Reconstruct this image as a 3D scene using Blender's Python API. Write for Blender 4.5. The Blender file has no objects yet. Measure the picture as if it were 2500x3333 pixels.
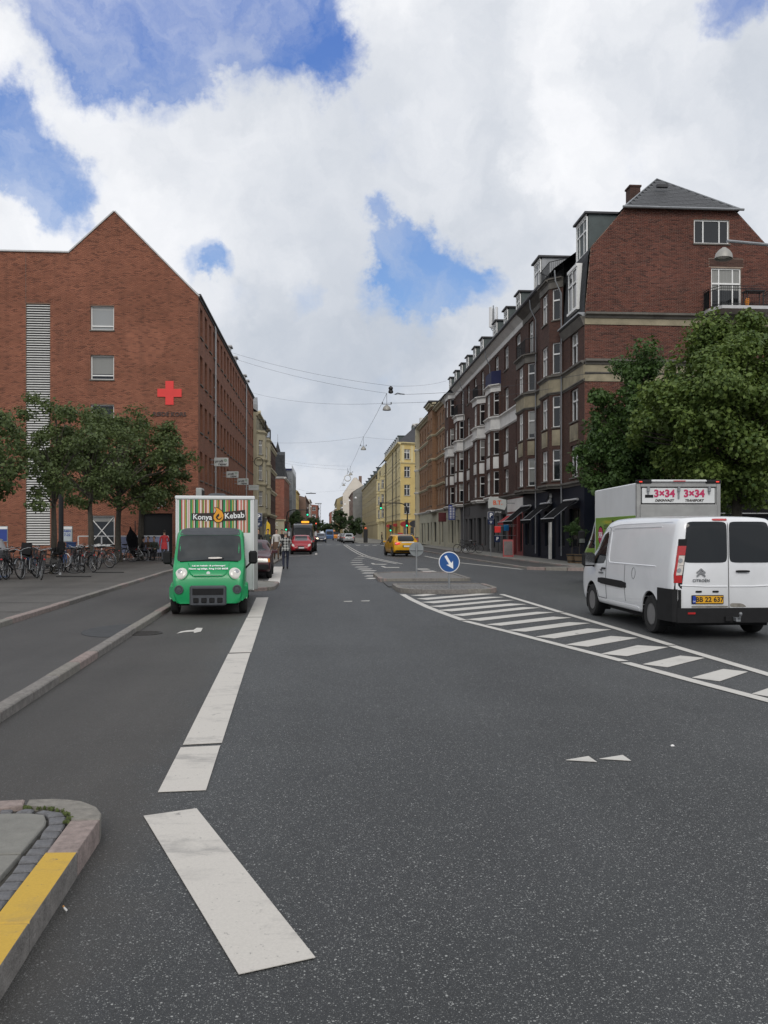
import bpy, bmesh, math, random
import numpy as np
from mathutils import Vector, Matrix
from mathutils.bvhtree import BVHTree
random.seed(7)
R = math.radians
scene = bpy.context.scene
COL = scene.collection

# ------------------------------------------------------------------ camera
EYE = 1.7                      # eye height, the street runs along +Y
YAW = R(3.9)                   # camera turned to the right of the street axis
FPX, CU, HOR = 2790.0, 1250.0, 1734.0
cam_d = bpy.data.cameras.new('camera'); cam = bpy.data.objects.new('camera', cam_d); COL.objects.link(cam)
cam.location = (0, 0, EYE); cam.rotation_euler = (R(90), 0, -YAW)
cam_d.sensor_width = 36; cam_d.lens = 36 * FPX / 3333
cam_d.shift_y = (HOR - 1666.5) / 3333
cam_d.clip_start = 0.1; cam_d.clip_end = 6000
scene.camera = cam
SY, CY = math.sin(YAW), math.cos(YAW)

def W(u, v, D):                # photo pixel at a known distance -> place in the street
    xc = (u - CU) * D / FPX
    return Vector((xc * CY + D * SY, D * CY - xc * SY, EYE + (HOR - v) * D / FPX))
def G(u, v, z=0.0):            # photo pixel on a level surface
    return W(u, v, (EYE - z) * FPX / (v - HOR))
def YX(u, X):                  # distance along the street of a column seen on the plane x = X
    return X / math.tan(math.atan((u - CU) / FPX) + YAW)
def XY(u, Y):
    return Y * math.tan(math.atan((u - CU) / FPX) + YAW)
def ZZ(v, X, Y):
    return EYE + (HOR - v) * (X * SY + Y * CY) / FPX

# ------------------------------------------------------------------ world and sun
scene.render.engine = 'CYCLES'
scene.cycles.use_denoising = True
scene.cycles.max_bounces = 6
scene.cycles.sample_clamp_indirect = 4
scene.view_settings.view_transform = 'Standard'; scene.view_settings.look = 'None'
scene.view_settings.exposure = 0.12; scene.view_settings.gamma = 1.0

def lin(c):
    c = c / 255.0
    return c / 12.92 if c <= 0.04045 else ((c + 0.055) / 1.055) ** 2.4
def S(r, g, b): return (lin(r), lin(g), lin(b), 1)

class N:                       # terse node helper
    def __init__(s, tree): s.t = tree; s.n = tree.nodes; s.l = tree.links
    def new(s, typ, **kw):
        nd = s.n.new(typ)
        for k, v in kw.items():
            if k.startswith('i_'): nd.inputs[int(k[2:])].default_value = v
            elif k.startswith('_'): nd.inputs[k[1:].replace('_', ' ')].default_value = v
            else: setattr(nd, k, v)
        return nd
    def link(s, a, b): s.l.new(a, b)
    def setin(s, sock, v):
        if isinstance(v, bpy.types.NodeSocket): s.link(v, sock)
        else: sock.default_value = v
    def math(s, op, a, b=None, c=None, clamp=False):
        m = s.new('ShaderNodeMath', operation=op); m.use_clamp = clamp
        s.setin(m.inputs[0], a)
        if b is not None: s.setin(m.inputs[1], b)
        if c is not None: s.setin(m.inputs[2], c)
        return m.outputs[0]
    def vmath(s, op, a, b=None):
        m = s.new('ShaderNodeVectorMath', operation=op)
        s.setin(m.inputs[0], a)
        if b is not None: s.setin(m.inputs[1], b)
        return m.outputs['Value'] if op in ('DOT_PRODUCT', 'LENGTH') else m.outputs[0]
    def noise(s, vec, scale, detail=4, rough=0.55, dist=0.0):
        nd = s.new('ShaderNodeTexNoise'); s.link(vec, nd.inputs['Vector'])
        nd.inputs['Scale'].default_value = scale; nd.inputs['Detail'].default_value = detail
        nd.inputs['Roughness'].default_value = rough; nd.inputs['Distortion'].default_value = dist
        return nd.outputs[0]
    def ramp(s, fac, lo, hi, a=0.0, b=1.0, smooth=False):
        m = s.new('ShaderNodeMapRange'); m.interpolation_type = 'SMOOTHSTEP' if smooth else 'LINEAR'
        s.setin(m.inputs[0], fac); m.inputs[1].default_value = lo; m.inputs[2].default_value = hi
        m.inputs[3].default_value = a; m.inputs[4].default_value = b
        return m.outputs[0]
    def mix(s, fac, a, b, blend='MIX'):
        m = s.new('ShaderNodeMix', data_type='RGBA', blend_type=blend)
        s.setin(m.inputs[0], fac); s.setin(m.inputs[6], a); s.setin(m.inputs[7], b)
        return m.outputs[2]

SUN_EL, SUN_AZ = R(38), R(184)      # azimuth measured clockwise from +Y: behind the camera
world = bpy.data.worlds.new('World'); scene.world = world; world.use_nodes = True
wn = N(world.node_tree); world.node_tree.nodes.clear()
out = wn.new('ShaderNodeOutputWorld'); bg = wn.new('ShaderNodeBackground'); wn.link(bg.outputs[0], out.inputs[0])
bg.inputs[1].default_value = 0.1
sky = wn.new('ShaderNodeTexSky', sky_type='NISHITA'); sky.sun_disc = False
sky.sun_elevation = SUN_EL; sky.sun_rotation = SUN_AZ; sky.altitude = 0; sky.air_density = 1.0; sky.dust_density = 0.6; sky.ozone_density = 2.5
tc = wn.new('ShaderNodeTexCoord'); dirv = wn.vmath('NORMALIZE', tc.outputs['Generated'])
sep = wn.new('ShaderNodeSeparateXYZ'); wn.link(dirv, sep.inputs[0])
zz = wn.math('ADD', wn.math('MAXIMUM', sep.outputs[2], 0.0), 0.22)
cx_ = wn.math('DIVIDE', sep.outputs[0], zz); cy_ = wn.math('DIVIDE', sep.outputs[1], zz)
cv = wn.new('ShaderNodeCombineXYZ'); wn.link(cx_, cv.inputs[0]); wn.link(cy_, cv.inputs[1])
warp = wn.new('ShaderNodeTexNoise'); wn.link(dirv, warp.inputs['Vector']); warp.inputs['Scale'].default_value = 10.0; warp.inputs['Detail'].default_value = 6; warp.inputs['Roughness'].default_value = 0.64
wv = wn.vmath('SCALE', wn.vmath('SUBTRACT', warp.outputs['Color'], (0.5, 0.5, 0.5)))
wv.node.inputs['Scale'].default_value = 0.13
dwarp = wn.vmath('NORMALIZE', wn.vmath('ADD', dirv, wv))
# same flattened deck seen in perspective, plus finer billows
dens = wn.noise(cv.outputs[0], 1.7, 8, 0.55, 0.3)
fine = wn.noise(dirv, 8.0, 10, 0.66, 0.25)
cover = wn.math('ADD', wn.math('ADD', wn.math('MULTIPLY', dens, 0.35), wn.math('MULTIPLY', fine, 1.15)), 0.15)
def wdir(u, v):
    p = W(u, v, 100.0) - Vector((0, 0, EYE)); p.normalize(); return p
# gaps where the blue shows through the cloud deck: place, radius in px, depth
for u, v, r, k in ((190, 10, 120, .42), (330, 80, 140, .52), (480, 135, 140, .52), (590, 160, 80, .36), (760, 0, 110, .34), (880, 60, 140, .48), (1010, 140, 120, .46), (1080, 200, 75, .32), (430, 10, 120, .35), (620, 10, 110, .35),
                   (10, 390, 95, .42), (90, 470, 105, .46), (175, 600, 95, .46), (220, 710, 70, .4), (390, 590, 60, .22),
                   (1225, 745, 60, .4), (1290, 810, 90, .55), (1370, 870, 115, .6), (1480, 915, 80, .45), (1250, 930, 75, .4), (690, 850, 50, .4), (745, 880, 40, .35), (965, 950, 55, .36), (1570, 965, 60, .35), (2370, 15, 80, .6)):
    a = math.atan(r / FPX)
    d = wn.vmath('DOT_PRODUCT', dwarp, wdir(u, v))
    cover = wn.math('SUBTRACT', cover, wn.math('MULTIPLY', wn.ramp(d, math.cos(a * 1.75), math.cos(a * 0.1), 0, 1, True), k * 0.92))
alpha = wn.ramp(cover, 0.06, 0.84, 0, 1, True)
veil = wn.ramp(wn.noise(dwarp, 6.0, 7, 0.6, 0.4), 0.38, 0.68, 0.06, 0.5, True)
alpha = wn.math('MAXIMUM', alpha, veil)
shade = wn.noise(dwarp, 2.6, 6, 0.5, 0.3)
shade = wn.ramp(shade, 0.38, 0.62, 0, 1, True)
puff = wn.ramp(wn.noise(dwarp, 11.0, 6, 0.6, 0.2), 0.3, 0.7, -0.10, 0.10)
# brighter high up, greyer undersides low over the street
el = wn.ramp(sep.outputs[2], 0.0, 0.42, 0.30, 1, True)
bright = wn.math('ADD', wn.math('ADD', wn.math('MULTIPLY', shade, 0.50), wn.math('MULTIPLY', el, 0.46)), puff, clamp=True)
ccol = wn.mix(bright, S(163, 174, 189), S(243, 244, 247))
mul = wn.new('ShaderNodeVectorMath', operation='SCALE'); wn.link(ccol, mul.inputs[0]); mul.inputs['Scale'].default_value = 10.0
blue = wn.mix(wn.ramp(sep.outputs[2], 0.05, 0.5), S(150, 192, 235), S(58, 112, 200))
blues = wn.new('ShaderNodeVectorMath', operation='SCALE'); wn.link(blue, blues.inputs[0]); blues.inputs['Scale'].default_value = 10.0
skyb = wn.mix(0.75, sky.outputs[0], blues.outputs[0])
fin = wn.mix(alpha, skyb, mul.outputs[0])
wn.link(fin, bg.inputs[0])

sun_d = bpy.data.lights.new('sun', 'SUN'); sun = bpy.data.objects.new('sun', sun_d); COL.objects.link(sun)
sun_d.energy = 1.2; sun_d.angle = R(30); sun_d.color = (1, 0.95, 0.88)
sun.rotation_euler = (R(90) - SUN_EL, 0, math.pi - SUN_AZ)

# ------------------------------------------------------------------ materials
MATS = {}
def M(name, col, rough=0.7, var=0.12, scale=4.0, bump=0.0, bscale=30.0, metal=0.0, spec=0.5, coat=0.0, emit=0.0, coord='Object', dirt=0.0, trans=0.0):
    if name in MATS: return MATS[name]
    m = bpy.data.materials.new(name); m.use_nodes = True; MATS[name] = m
    n = N(m.node_tree); b = n.n['Principled BSDF']
    if len(col) == 3: col = (*col, 1)
    t = n.new('ShaderNodeTexCoord'); co = t.outputs[coord]
    c = col
    if var > 0:
        nz = n.noise(co, scale, 5, 0.6)
        f = n.ramp(nz, 0.3, 0.7, 1 - var, 1 + var)
        sc = n.new('ShaderNodeVectorMath', operation='SCALE'); sc.inputs[0].default_value = col[:3]; n.link(f, sc.inputs['Scale'])
        c = sc.outputs[0]
    if dirt > 0:
        dz = n.ramp(n.noise(co, scale * 0.35, 6, 0.65, 0.5), 0.48, 0.72, 0, dirt, True)
        c = n.mix(dz, c, (0.03, 0.028, 0.024, 1))
    n.setin(b.inputs['Base Color'], c)
    b.inputs['Roughness'].default_value = rough; b.inputs['Metallic'].default_value = metal
    b.inputs['Specular IOR Level'].default_value = spec
    if coat: b.inputs['Coat Weight'].default_value = coat; b.inputs['Coat Roughness'].default_value = 0.06
    if trans: b.inputs['Transmission Weight'].default_value = trans
    if emit:
        b.inputs['Emission Color'].default_value = col; b.inputs['Emission Strength'].default_value = emit
    if bump:
        bn = n.new('ShaderNodeBump'); bn.inputs['Strength'].default_value = bump; bn.inputs['Distance'].default_value = 0.02
        n.link(n.noise(co, bscale, 4), bn.inputs['Height']); n.link(bn.outputs[0], b.inputs['Normal'])
    return m

def brick_mat(name, c1, c2, mortar, bw=0.24, rh=0.067, ms=0.011, stain=0.25, blotch=(1, 1, 1), bump=0.5):
    m = bpy.data.materials.new(name); m.use_nodes = True; MATS[name] = m
    n = N(m.node_tree); b = n.n['Principled BSDF']
    uv = n.new('ShaderNodeUVMap').outputs[0]
    bt = n.new('ShaderNodeTexBrick'); n.link(uv, bt.inputs['Vector'])
    bt.inputs['Scale'].default_value = 1; bt.inputs['Brick Width'].default_value = bw; bt.inputs['Row Height'].default_value = rh
    bt.inputs['Mortar Size'].default_value = ms; bt.inputs['Mortar Smooth'].default_value = 0.15; bt.inputs['Bias'].default_value = 0
    bt.inputs['Color1'].default_value = (*c1, 1); bt.inputs['Color2'].default_value = (*c2, 1); bt.inputs['Mortar'].default_value = (*mortar, 1)
    c = bt.outputs[0]
    big = n.ramp(n.noise(uv, 0.35, 5, 0.6, 0.3), 0.35, 0.7, 0, 1, True)
    mp = n.new('ShaderNodeMapping'); n.link(uv, mp.inputs[0]); mp.inputs['Scale'].default_value = (1.3, 0.12, 1)
    streak = n.ramp(n.noise(mp.outputs[0], 1.0, 5, 0.6), 0.5, 0.8, 0, stain, True)
    vb = n.new('ShaderNodeMapping'); n.link(uv, vb.inputs[0]); vb.inputs['Scale'].default_value = (1 / bw, 1 / rh, 1)
    wnz = n.new('ShaderNodeTexWhiteNoise', noise_dimensions='2D'); fl = n.vmath('FLOOR', vb.outputs[0]); n.link(fl, wnz.inputs['Vector'])
    c = n.mix(n.math('MULTIPLY', n.math('GREATER_THAN', wnz.outputs['Value'], 0.86), 0.32), c, (c2[0] * .45, c2[1] * .5, c2[2] * .55, 1))
    mid = n.ramp(n.noise(uv, 1.6, 5, 0.65), 0.35, 0.7, 0.90, 1.09); ms_ = n.new('ShaderNodeVectorMath', operation='SCALE'); n.link(c, ms_.inputs[0]); n.link(mid, ms_.inputs['Scale']); c = ms_.outputs[0]
    c = n.mix(n.math('MULTIPLY', big, 0.35), c, (*[x * y for x, y in zip(c1, blotch)], 1))
    c = n.mix(streak, c, (0.035, 0.025, 0.022, 1))
    n.link(c, b.inputs['Base Color']); b.inputs['Roughness'].default_value = 0.85; b.inputs['Specular IOR Level'].default_value = 0.25
    bn = n.new('ShaderNodeBump'); bn.inputs['Strength'].default_value = bump; bn.inputs['Distance'].default_value = 0.01; bn.invert = True
    n.link(bt.outputs['Fac'], bn.inputs['Height']); n.link(bn.outputs[0], b.inputs['Normal'])
    return m

def asphalt_mat(name, base, speck, density, scale, tint_var=0.2, dust=None):
    m = bpy.data.materials.new(name); m.use_nodes = True; MATS[name] = m
    n = N(m.node_tree); b = n.n['Principled BSDF']
    co = n.new('ShaderNodeTexCoord').outputs['Object']
    patch = n.noise(co, 0.7, 5, 0.6)
    def stones(sc, dens, lo, hi):
        v = n.new('ShaderNodeTexVoronoi'); n.link(co, v.inputs['Vector']); v.inputs['Scale'].default_value = sc
        sp = n.new('ShaderNodeSeparateColor'); n.link(v.outputs['Color'], sp.inputs[0])
        th = n.math('SUBTRACT', 1.0, n.math('MULTIPLY', n.ramp(patch, 0.3, 0.7, 0.7, 1.3), dens))
        on = n.math('MULTIPLY', n.math('GREATER_THAN', sp.outputs[0], th), n.ramp(v.outputs['Distance'], 0.30, 0.45, 1, 0))
        return n.math('MULTIPLY', on, n.ramp(sp.outputs[1], 0, 1, lo, hi)), v
    l1, v1 = stones(scale, density, 0.15, 1.0); l2, _ = stones(scale * 0.55, density * 0.35, 0.3, 1.0); l3, _ = stones(scale * 1.7, density * 1.2, 0.1, 0.6)
    lum = n.math('MAXIMUM', n.math('MAXIMUM', l1, l2), l3)
    grain = n.ramp(n.noise(co, scale * 0.9, 3, 0.7), 0.3, 0.7, 1 - tint_var, 1 + tint_var)
    wear = n.ramp(n.noise(co, 0.33, 6, 0.62, 0.6), 0.3, 0.7, 0.82, 1.18)
    mp = n.new('ShaderNodeMapping'); n.link(co, mp.inputs[0]); mp.inputs['Scale'].default_value = (1.1, 0.05, 1); mp.inputs['Rotation'].default_value = (0, 0, R(-2))
    tracks = n.ramp(n.noise(mp.outputs[0], 1.0, 4, 0.55), 0.32, 0.68, 0.82, 1.16)
    f = n.math('MULTIPLY', n.math('MULTIPLY', grain, wear), tracks)
    sc = n.new('ShaderNodeVectorMath', operation='SCALE'); sc.inputs[0].default_value = base; n.link(f, sc.inputs['Scale'])
    c = sc.outputs[0]
    if dust:            # finer, browner, worn-in surface and gutter dust left of the traffic lane
        sx = n.new('ShaderNodeSeparateXYZ'); n.link(co, sx.inputs[0])
        line = n.math('ADD', n.math('ADD', sx.outputs[0], n.math('MULTIPLY', sx.outputs[1], 0.045)), n.ramp(n.noise(co, 0.9, 5, 0.6), 0.2, 0.8, -0.35, 0.35))
        far_ = n.ramp(sx.outputs[1], 60, 110, 1, 0)
        df = n.math('MULTIPLY', n.ramp(line, -1.15, -0.5, 1, 0, True), far_)
        sd = n.new('ShaderNodeVectorMath', operation='SCALE'); sd.inputs[0].default_value = dust; n.link(f, sd.inputs['Scale'])
        c = n.mix(df, c, sd.outputs[0]); lum = n.math('MULTIPLY', lum, n.ramp(df, 0, 1, 1, 0.35))
    oil = n.ramp(n.noise(co, 1.9, 4, 0.6, 1.0), 0.64, 0.76, 0, 0.45, True)
    c = n.mix(oil, c, (base[0] * .5, base[1] * .5, base[2] * .5, 1))
    # thin cracks and sealed joints
    cr = n.new('ShaderNodeTexVoronoi', feature='DISTANCE_TO_EDGE'); cr.inputs['Scale'].default_value = 0.16
    wob = n.vmath('ADD', co, n.vmath('SCALE', n.new('ShaderNodeTexNoise').outputs['Color'])); n.link(wob, cr.inputs['Vector'])
    nz = wob.node.inputs[1].links[0].from_node; nz.inputs['Scale'].default_value = 0.9; tn = nz.inputs[0].links[0].from_node; n.link(co, tn.inputs['Vector']); tn.inputs['Scale'].default_value = 1.4; tn.inputs['Detail'].default_value = 6
    crack = n.math('MULTIPLY', n.ramp(cr.outputs['Distance'], 0.0, 0.0035, 1, 0), n.ramp(n.noise(co, 0.25, 3), 0.52, 0.62, 0, 0.75))
    c = n.mix(crack, c, (0.015, 0.015, 0.016, 1))
    c = n.mix(lum, c, (*speck, 1))
    n.link(c, b.inputs['Base Color']); b.inputs['Roughness'].default_value = 0.62; b.inputs['Specular IOR Level'].default_value = 0.42
    bn = n.new('ShaderNodeBump'); bn.inputs['Strength'].default_value = 0.6; bn.inputs['Distance'].default_value = 0.006
    n.link(v1.outputs['Distance'], bn.inputs['Height']); n.link(bn.outputs[0], b.inputs['Normal'])
    return m

def paint_mat(name, col, wear=0.35):
    m = bpy.data.materials.new(name); m.use_nodes = True; MATS[name] = m
    n = N(m.node_tree); b = n.n['Principled BSDF']
    co = n.new('ShaderNodeTexCoord').outputs['Object']
    fine = n.ramp(n.noise(co, 90, 3, 0.6), 0.3, 0.7, 0.93, 1.05)
    sc = n.new('ShaderNodeVectorMath', operation='SCALE'); sc.inputs[0].default_value = col[:3]; n.link(fine, sc.inputs['Scale'])
    mp = n.new('ShaderNodeMapping'); n.link(co, mp.inputs[0]); mp.inputs['Scale'].default_value = (1, 2.2, 1)
    scuff = n.ramp(n.noise(mp.outputs[0], 1.3, 8, 0.72, 0.3), 0.50, 0.72, 0, wear, True)
    blot = n.ramp(n.noise(co, 6.5, 5, 0.6, 0.8), 0.66, 0.74, 0, 0.65, True)
    c = n.mix(scuff, sc.outputs[0], (0.12, 0.12, 0.125, 1))
    c = n.mix(blot, c, (0.16, 0.155, 0.15, 1))
    pits = n.ramp(n.noise(co, 45, 3, 0.6), 0.66, 0.74, 0, 0.7)
    c = n.mix(pits, c, (0.09, 0.09, 0.09, 1))
    n.link(c, b.inputs['Base Color']); b.inputs['Roughness'].default_value = 0.65; b.inputs['Specular IOR Level'].default_value = 0.3
    return m

asphalt_mat('asphalt_dark', (0.038, 0.0400, 0.0412), (0.36, 0.365, 0.35), 0.22, 135, 0.3, dust=(0.050, 0.047, 0.043))
asphalt_mat('asphalt_old', (0.060, 0.056, 0.051), (0.2, 0.19, 0.175), 0.08, 150, 0.18)
asphalt_mat('asphalt_track', (0.056, 0.054, 0.051), (0.16, 0.16, 0.15), 0.06, 140, 0.16)
asphalt_mat('plaza_gravel', (0.085, 0.080, 0.073), (0.2, 0.19, 0.175), 0.08, 80, 0.22)
paint_mat('road_paint', (0.55, 0.52, 0.475), 0.55)
paint_mat('road_paint_clean', (0.56, 0.54, 0.50), 0.3)
paint_mat('kerb_yellow', (0.54, 0.345, 0.055), 0.45)
M('granite', (0.20, 0.185, 0.17), 0.8, 0.25, 18, 0.5, 60, dirt=0.25)
M('granite_pink', (0.27, 0.215, 0.195), 0.8, 0.25, 22, 0.5, 60, dirt=0.25)
M('granite_grey', (0.215, 0.20, 0.175), 0.8, 0.2, 22, 0.5, 60, dirt=0.2)
M('sett', (0.15, 0.15, 0.157), 0.8, 0.4, 14, 0.9, 40, dirt=0.25)
M('slab', (0.20, 0.195, 0.175), 0.85, 0.15, 8, 0.4, 70, dirt=0.15)
M('joint_dirt', (0.045, 0.042, 0.035), 0.95, 0.4, 15)
M('moss', (0.07, 0.09, 0.025), 0.95, 0.4, 30, 0.8, 60)

# ------------------------------------------------------------------ mesh helpers
class MB:
    def __init__(s): s.v = []; s.f = []; s.m = []; s.cur = 0
    def mat(s, i): s.cur = i; return s
    def face(s, pts):
        k = len(s.v); s.v.extend(tuple(p) for p in pts); s.f.append(tuple(range(k, k + len(pts)))); s.m.append(s.cur); return s
    def idx(s, verts, faces):
        k = len(s.v); s.v.extend(tuple(p) for p in verts)
        for f in faces: s.f.append(tuple(i + k for i in f)); s.m.append(s.cur)
        return s
    def box(s, x0, x1, y0, y1, z0, z1):
        v = [(x, y, z) for z in (z0, z1) for y in (y0, y1) for x in (x0, x1)]
        return s.idx(v, [(0, 2, 3, 1), (4, 5, 7, 6), (0, 1, 5, 4), (2, 6, 7, 3), (0, 4, 6, 2), (1, 3, 7, 5)])
    def bevbox(s, x0, x1, y0, y1, z0, z1, b=0.02):
        # box with chamfered vertical edges and top rim
        p0 = [(x0 + b, y0), (x1 - b, y0), (x1, y0 + b), (x1, y1 - b), (x1 - b, y1), (x0 + b, y1), (x0, y1 - b), (x0, y0 + b)]
        cx, cy = (x0 + x1) / 2, (y0 + y1) / 2
        ins = lambda p: (p[0] + (b if p[0] < cx else -b), p[1] + (b if p[1] < cy else -b))
        r0 = [(*ins(p), z0) for p in p0]; r1 = [(*p, z0 + b) for p in p0]; r2 = [(*p, z1 - b) for p in p0]; r3 = [(*ins(p), z1) for p in p0]
        k = 8; F = [tuple(range(7, -1, -1)), tuple(range(24, 32))]
        for a in range(3):
            for i in range(8):
                j = (i + 1) % 8; F.append((a * 8 + i, a * 8 + j, a * 8 + 8 + j, a * 8 + 8 + i))
        return s.idx(r0 + r1 + r2 + r3, F)
    def prism(s, poly, z0, z1):
        n = len(poly)
        a = sum(poly[i][0] * poly[(i + 1) % n][1] - poly[(i + 1) % n][0] * poly[i][1] for i in range(n))
        if a < 0: poly = poly[::-1]
        v = [(p[0], p[1], z0) for p in poly] + [(p[0], p[1], z1) for p in poly]
        return s.idx(v, [tuple(range(n - 1, -1, -1)), tuple(range(n, 2 * n))] + [(i, (i + 1) % n, n + (i + 1) % n, n + i) for i in range(n)])
    def prism_y(s, poly, y0, y1):      # poly in x,z extruded along y
        k = len(s.v); s.prism([(p[0], p[1]) for p in poly], y0, y1)
        for i in range(k, len(s.v)):
            x, z, y = s.v[i]; s.v[i] = (x, y, z)
        for j in range(len(s.f)):
            if s.f[j][0] >= k: s.f[j] = s.f[j][::-1]
        return s
    def prism_x(s, poly, x0, x1):      # poly in y,z extruded along x
        k = len(s.v); s.prism([(p[0], p[1]) for p in poly], x0, x1)
        for i in range(k, len(s.v)):
            y, z, x = s.v[i]; s.v[i] = (x, y, z)
        return s
    def tube(s, pts, r, n=6, closed=False, caps=True):
        pts = [Vector(p) for p in pts]; m = len(pts)
        rr = r if isinstance(r, (list, tuple)) else [r] * m
        rings = []; up = None
        for i in range(m):
            if closed: t = pts[(i + 1) % m] - pts[i - 1]
            else: t = pts[min(i + 1, m - 1)] - pts[max(i - 1, 0)]
            if t.length < 1e-9: t = Vector((0, 0, 1))
            t.normalize()
            if up is None: up = Vector((0, 0, 1)) if abs(t.z) < 0.9 else Vector((1, 0, 0))
            a = t.cross(up); 
            if a.length < 1e-6: a = t.orthogonal()
            a.normalize(); b = a.cross(t); up = b
            rings.append([pts[i] + (a * math.cos(q) + b * math.sin(q)) * rr[i] for q in (2 * math.pi * j / n for j in range(n))])
        v = [p for rg in rings for p in rg]; F = []
        for i in range(m if closed else m - 1):
            i2 = (i + 1) % m
            for j in range(n):
                F.append((i * n + j, i * n + (j + 1) % n, i2 * n + (j + 1) % n, i2 * n + j))
        if caps and not closed: F += [tuple(range(n - 1, -1, -1)), tuple((m - 1) * n + j for j in range(n))]
        return s.idx(v, F)
    def lathe(s, prof, n=16, c=(0, 0, 0), axis='z', caps=True):
        v = []; F = []
        for r_, h in prof:
            for j in range(n):
                q = 2 * math.pi * j / n; a, b = r_ * math.cos(q), r_ * math.sin(q)
                p = {'z': (a, b, h), 'x': (h, a, b), 'y': (b, h, a)}[axis]
                v.append((p[0] + c[0], p[1] + c[1], p[2] + c[2]))
        for i in range(len(prof) - 1):
            for j in range(n):
                F.append((i * n + j, i * n + (j + 1) % n, (i + 1) * n + (j + 1) % n, (i + 1) * n + j))
        if caps and prof[0][0] > 1e-5: F.append(tuple(range(n - 1, -1, -1)))
        if caps and prof[-1][0] > 1e-5: F.append(tuple((len(prof) - 1) * n + j for j in range(n)))
        return s.idx(v, F)
    def torus(s, c, R_, r, n=24, k=6, axis='x'):
        pts = []
        for j in range(n):
            q = 2 * math.pi * j / n; a, b = R_ * math.cos(q), R_ * math.sin(q)
            p = {'x': (0, a, b), 'y': (a, 0, b), 'z': (a, b, 0)}[axis]
            pts.append((p[0] + c[0], p[1] + c[1], p[2] + c[2]))
        return s.tube(pts, r, k, closed=True)
    def xf(s, mtx, k=0):
        for i in range(k, len(s.v)): s.v[i] = tuple(mtx @ Vector(s.v[i]))
        return s
    def mesh(s, name, mats, smooth=None):
        me = bpy.data.meshes.new(name); me.from_pydata(s.v, [], s.f)
        if not isinstance(mats, (list, tuple)): mats = [mats]
        for m_ in mats: me.materials.append(MATS[m_] if isinstance(m_, str) else m_)
        nf = len(me.polygons)
        if nf: me.polygons.foreach_set('material_index', s.m)
        auto_uv(me)
        if smooth is not None and nf:
            me.polygons.foreach_set('use_smooth', [True] * nf)
            me.set_sharp_from_angle(angle=R(smooth))
        me.update(); return me
    def build(s, name, mats, parent=None, loc=(0, 0, 0), rz=0.0, smooth=None):
        return ob(name, s.mesh(name, mats, smooth), parent, loc, rz)

def auto_uv(me):
    uvl = me.uv_layers.new(name='UVMap'); nl = len(me.loops)
    if not nl: return
    co = np.empty(len(me.vertices) * 3, np.float32); me.vertices.foreach_get('co', co); co = co.reshape(-1, 3)
    vi = np.empty(nl, np.int32); me.loops.foreach_get('vertex_index', vi)
    ln = np.empty(len(me.polygons), np.int32); me.polygons.foreach_get('loop_total', ln)
    nr = np.empty(len(me.polygons) * 3, np.float32); me.polygons.foreach_get('normal', nr); nr = nr.reshape(-1, 3)
    nl_ = np.repeat(nr, ln, axis=0); p = co[vi]
    h = np.hypot(nl_[:, 0], nl_[:, 1]); flat = h < 0.5
    hs = np.maximum(h, 1e-6)
    tx, ty = -nl_[:, 1] / hs, nl_[:, 0] / hs
    u = np.where(flat, p[:, 0], p[:, 0] * tx + p[:, 1] * ty); v = np.where(flat, p[:, 1], p[:, 2])
    uvl.data.foreach_set('uv', np.stack([u, v], 1).astype(np.float32).ravel())

def ob(name, me, parent=None, loc=(0, 0, 0), rz=0.0):
    o = bpy.data.objects.new(name, me); COL.objects.link(o); o.location = loc
    if rz: o.rotation_euler = (0, 0, rz)
    if parent is not None: o.parent = parent
    return o
def thing(name, label, cat, loc=(0, 0, 0), rz=0.0, group=None):
    o = bpy.data.objects.new(name, None); COL.objects.link(o); o.location = loc; o.rotation_euler = (0, 0, rz)
    o.empty_display_size = 0.2
    return tag(o, label, cat, group)
def tag(o, label, cat, group=None):
    o['label'] = label; o['category'] = cat
    if group: o['group'] = group
    return o
def struct(o): o['kind'] = 'structure'; return o
def dup(root, loc=None, rz=None, label=None, group=None, scale=None):
    def cp(o, par):
        c = o.copy(); COL.objects.link(c)
        if par is not None: c.parent = par
        for ch in KIDS.get(o, ()): cp(ch, c)
        return c
    KIDS = {}
    stack = [root]
    while stack:
        o = stack.pop()
        KIDS[o] = list(o.children); stack += KIDS[o]
    r = cp(root, None)
    if loc is not None: r.location = loc
    if rz is not None: r.rotation_euler = (0, 0, rz)
    if scale is not None: r.scale = (scale,) * 3 if not isinstance(scale, tuple) else scale
    if label: r['label'] = label
    if group: r['group'] = group
    return r

def text_me(txt, size, mat, ext=0.004, bold=0.0, shear=0.0, space=1.0, align='CENTER', name='lettering', spacing_line=1.0):
    """flat lettering: x along, z up, facing -y"""
    cu = bpy.data.curves.new('txt', 'FONT'); cu.body = txt; cu.size = size; cu.extrude = ext; cu.offset = bold
    cu.shear = shear; cu.space_character = space; cu.align_x = align; cu.align_y = 'CENTER'; cu.resolution_u = 3; cu.space_line = spacing_line
    o = bpy.data.objects.new('txt', cu); COL.objects.link(o)
    dg = bpy.context.evaluated_depsgraph_get(); dg.update()
    me = bpy.data.meshes.new_from_object(o.evaluated_get(dg))
    bpy.data.objects.remove(o); bpy.data.curves.remove(cu)
    me.name = name; me.transform(Matrix.Rotation(R(90), 4, 'X'))
    me.materials.clear(); me.materials.append(MATS[mat] if isinstance(mat, str) else mat)
    return me

def flatpoly(pts, z, name, mat, parent, th=0.003):
    mb = MB(); mb.prism([(p[0], p[1]) for p in pts], z - th, z)
    return mb.build(name, mat, parent)

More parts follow.
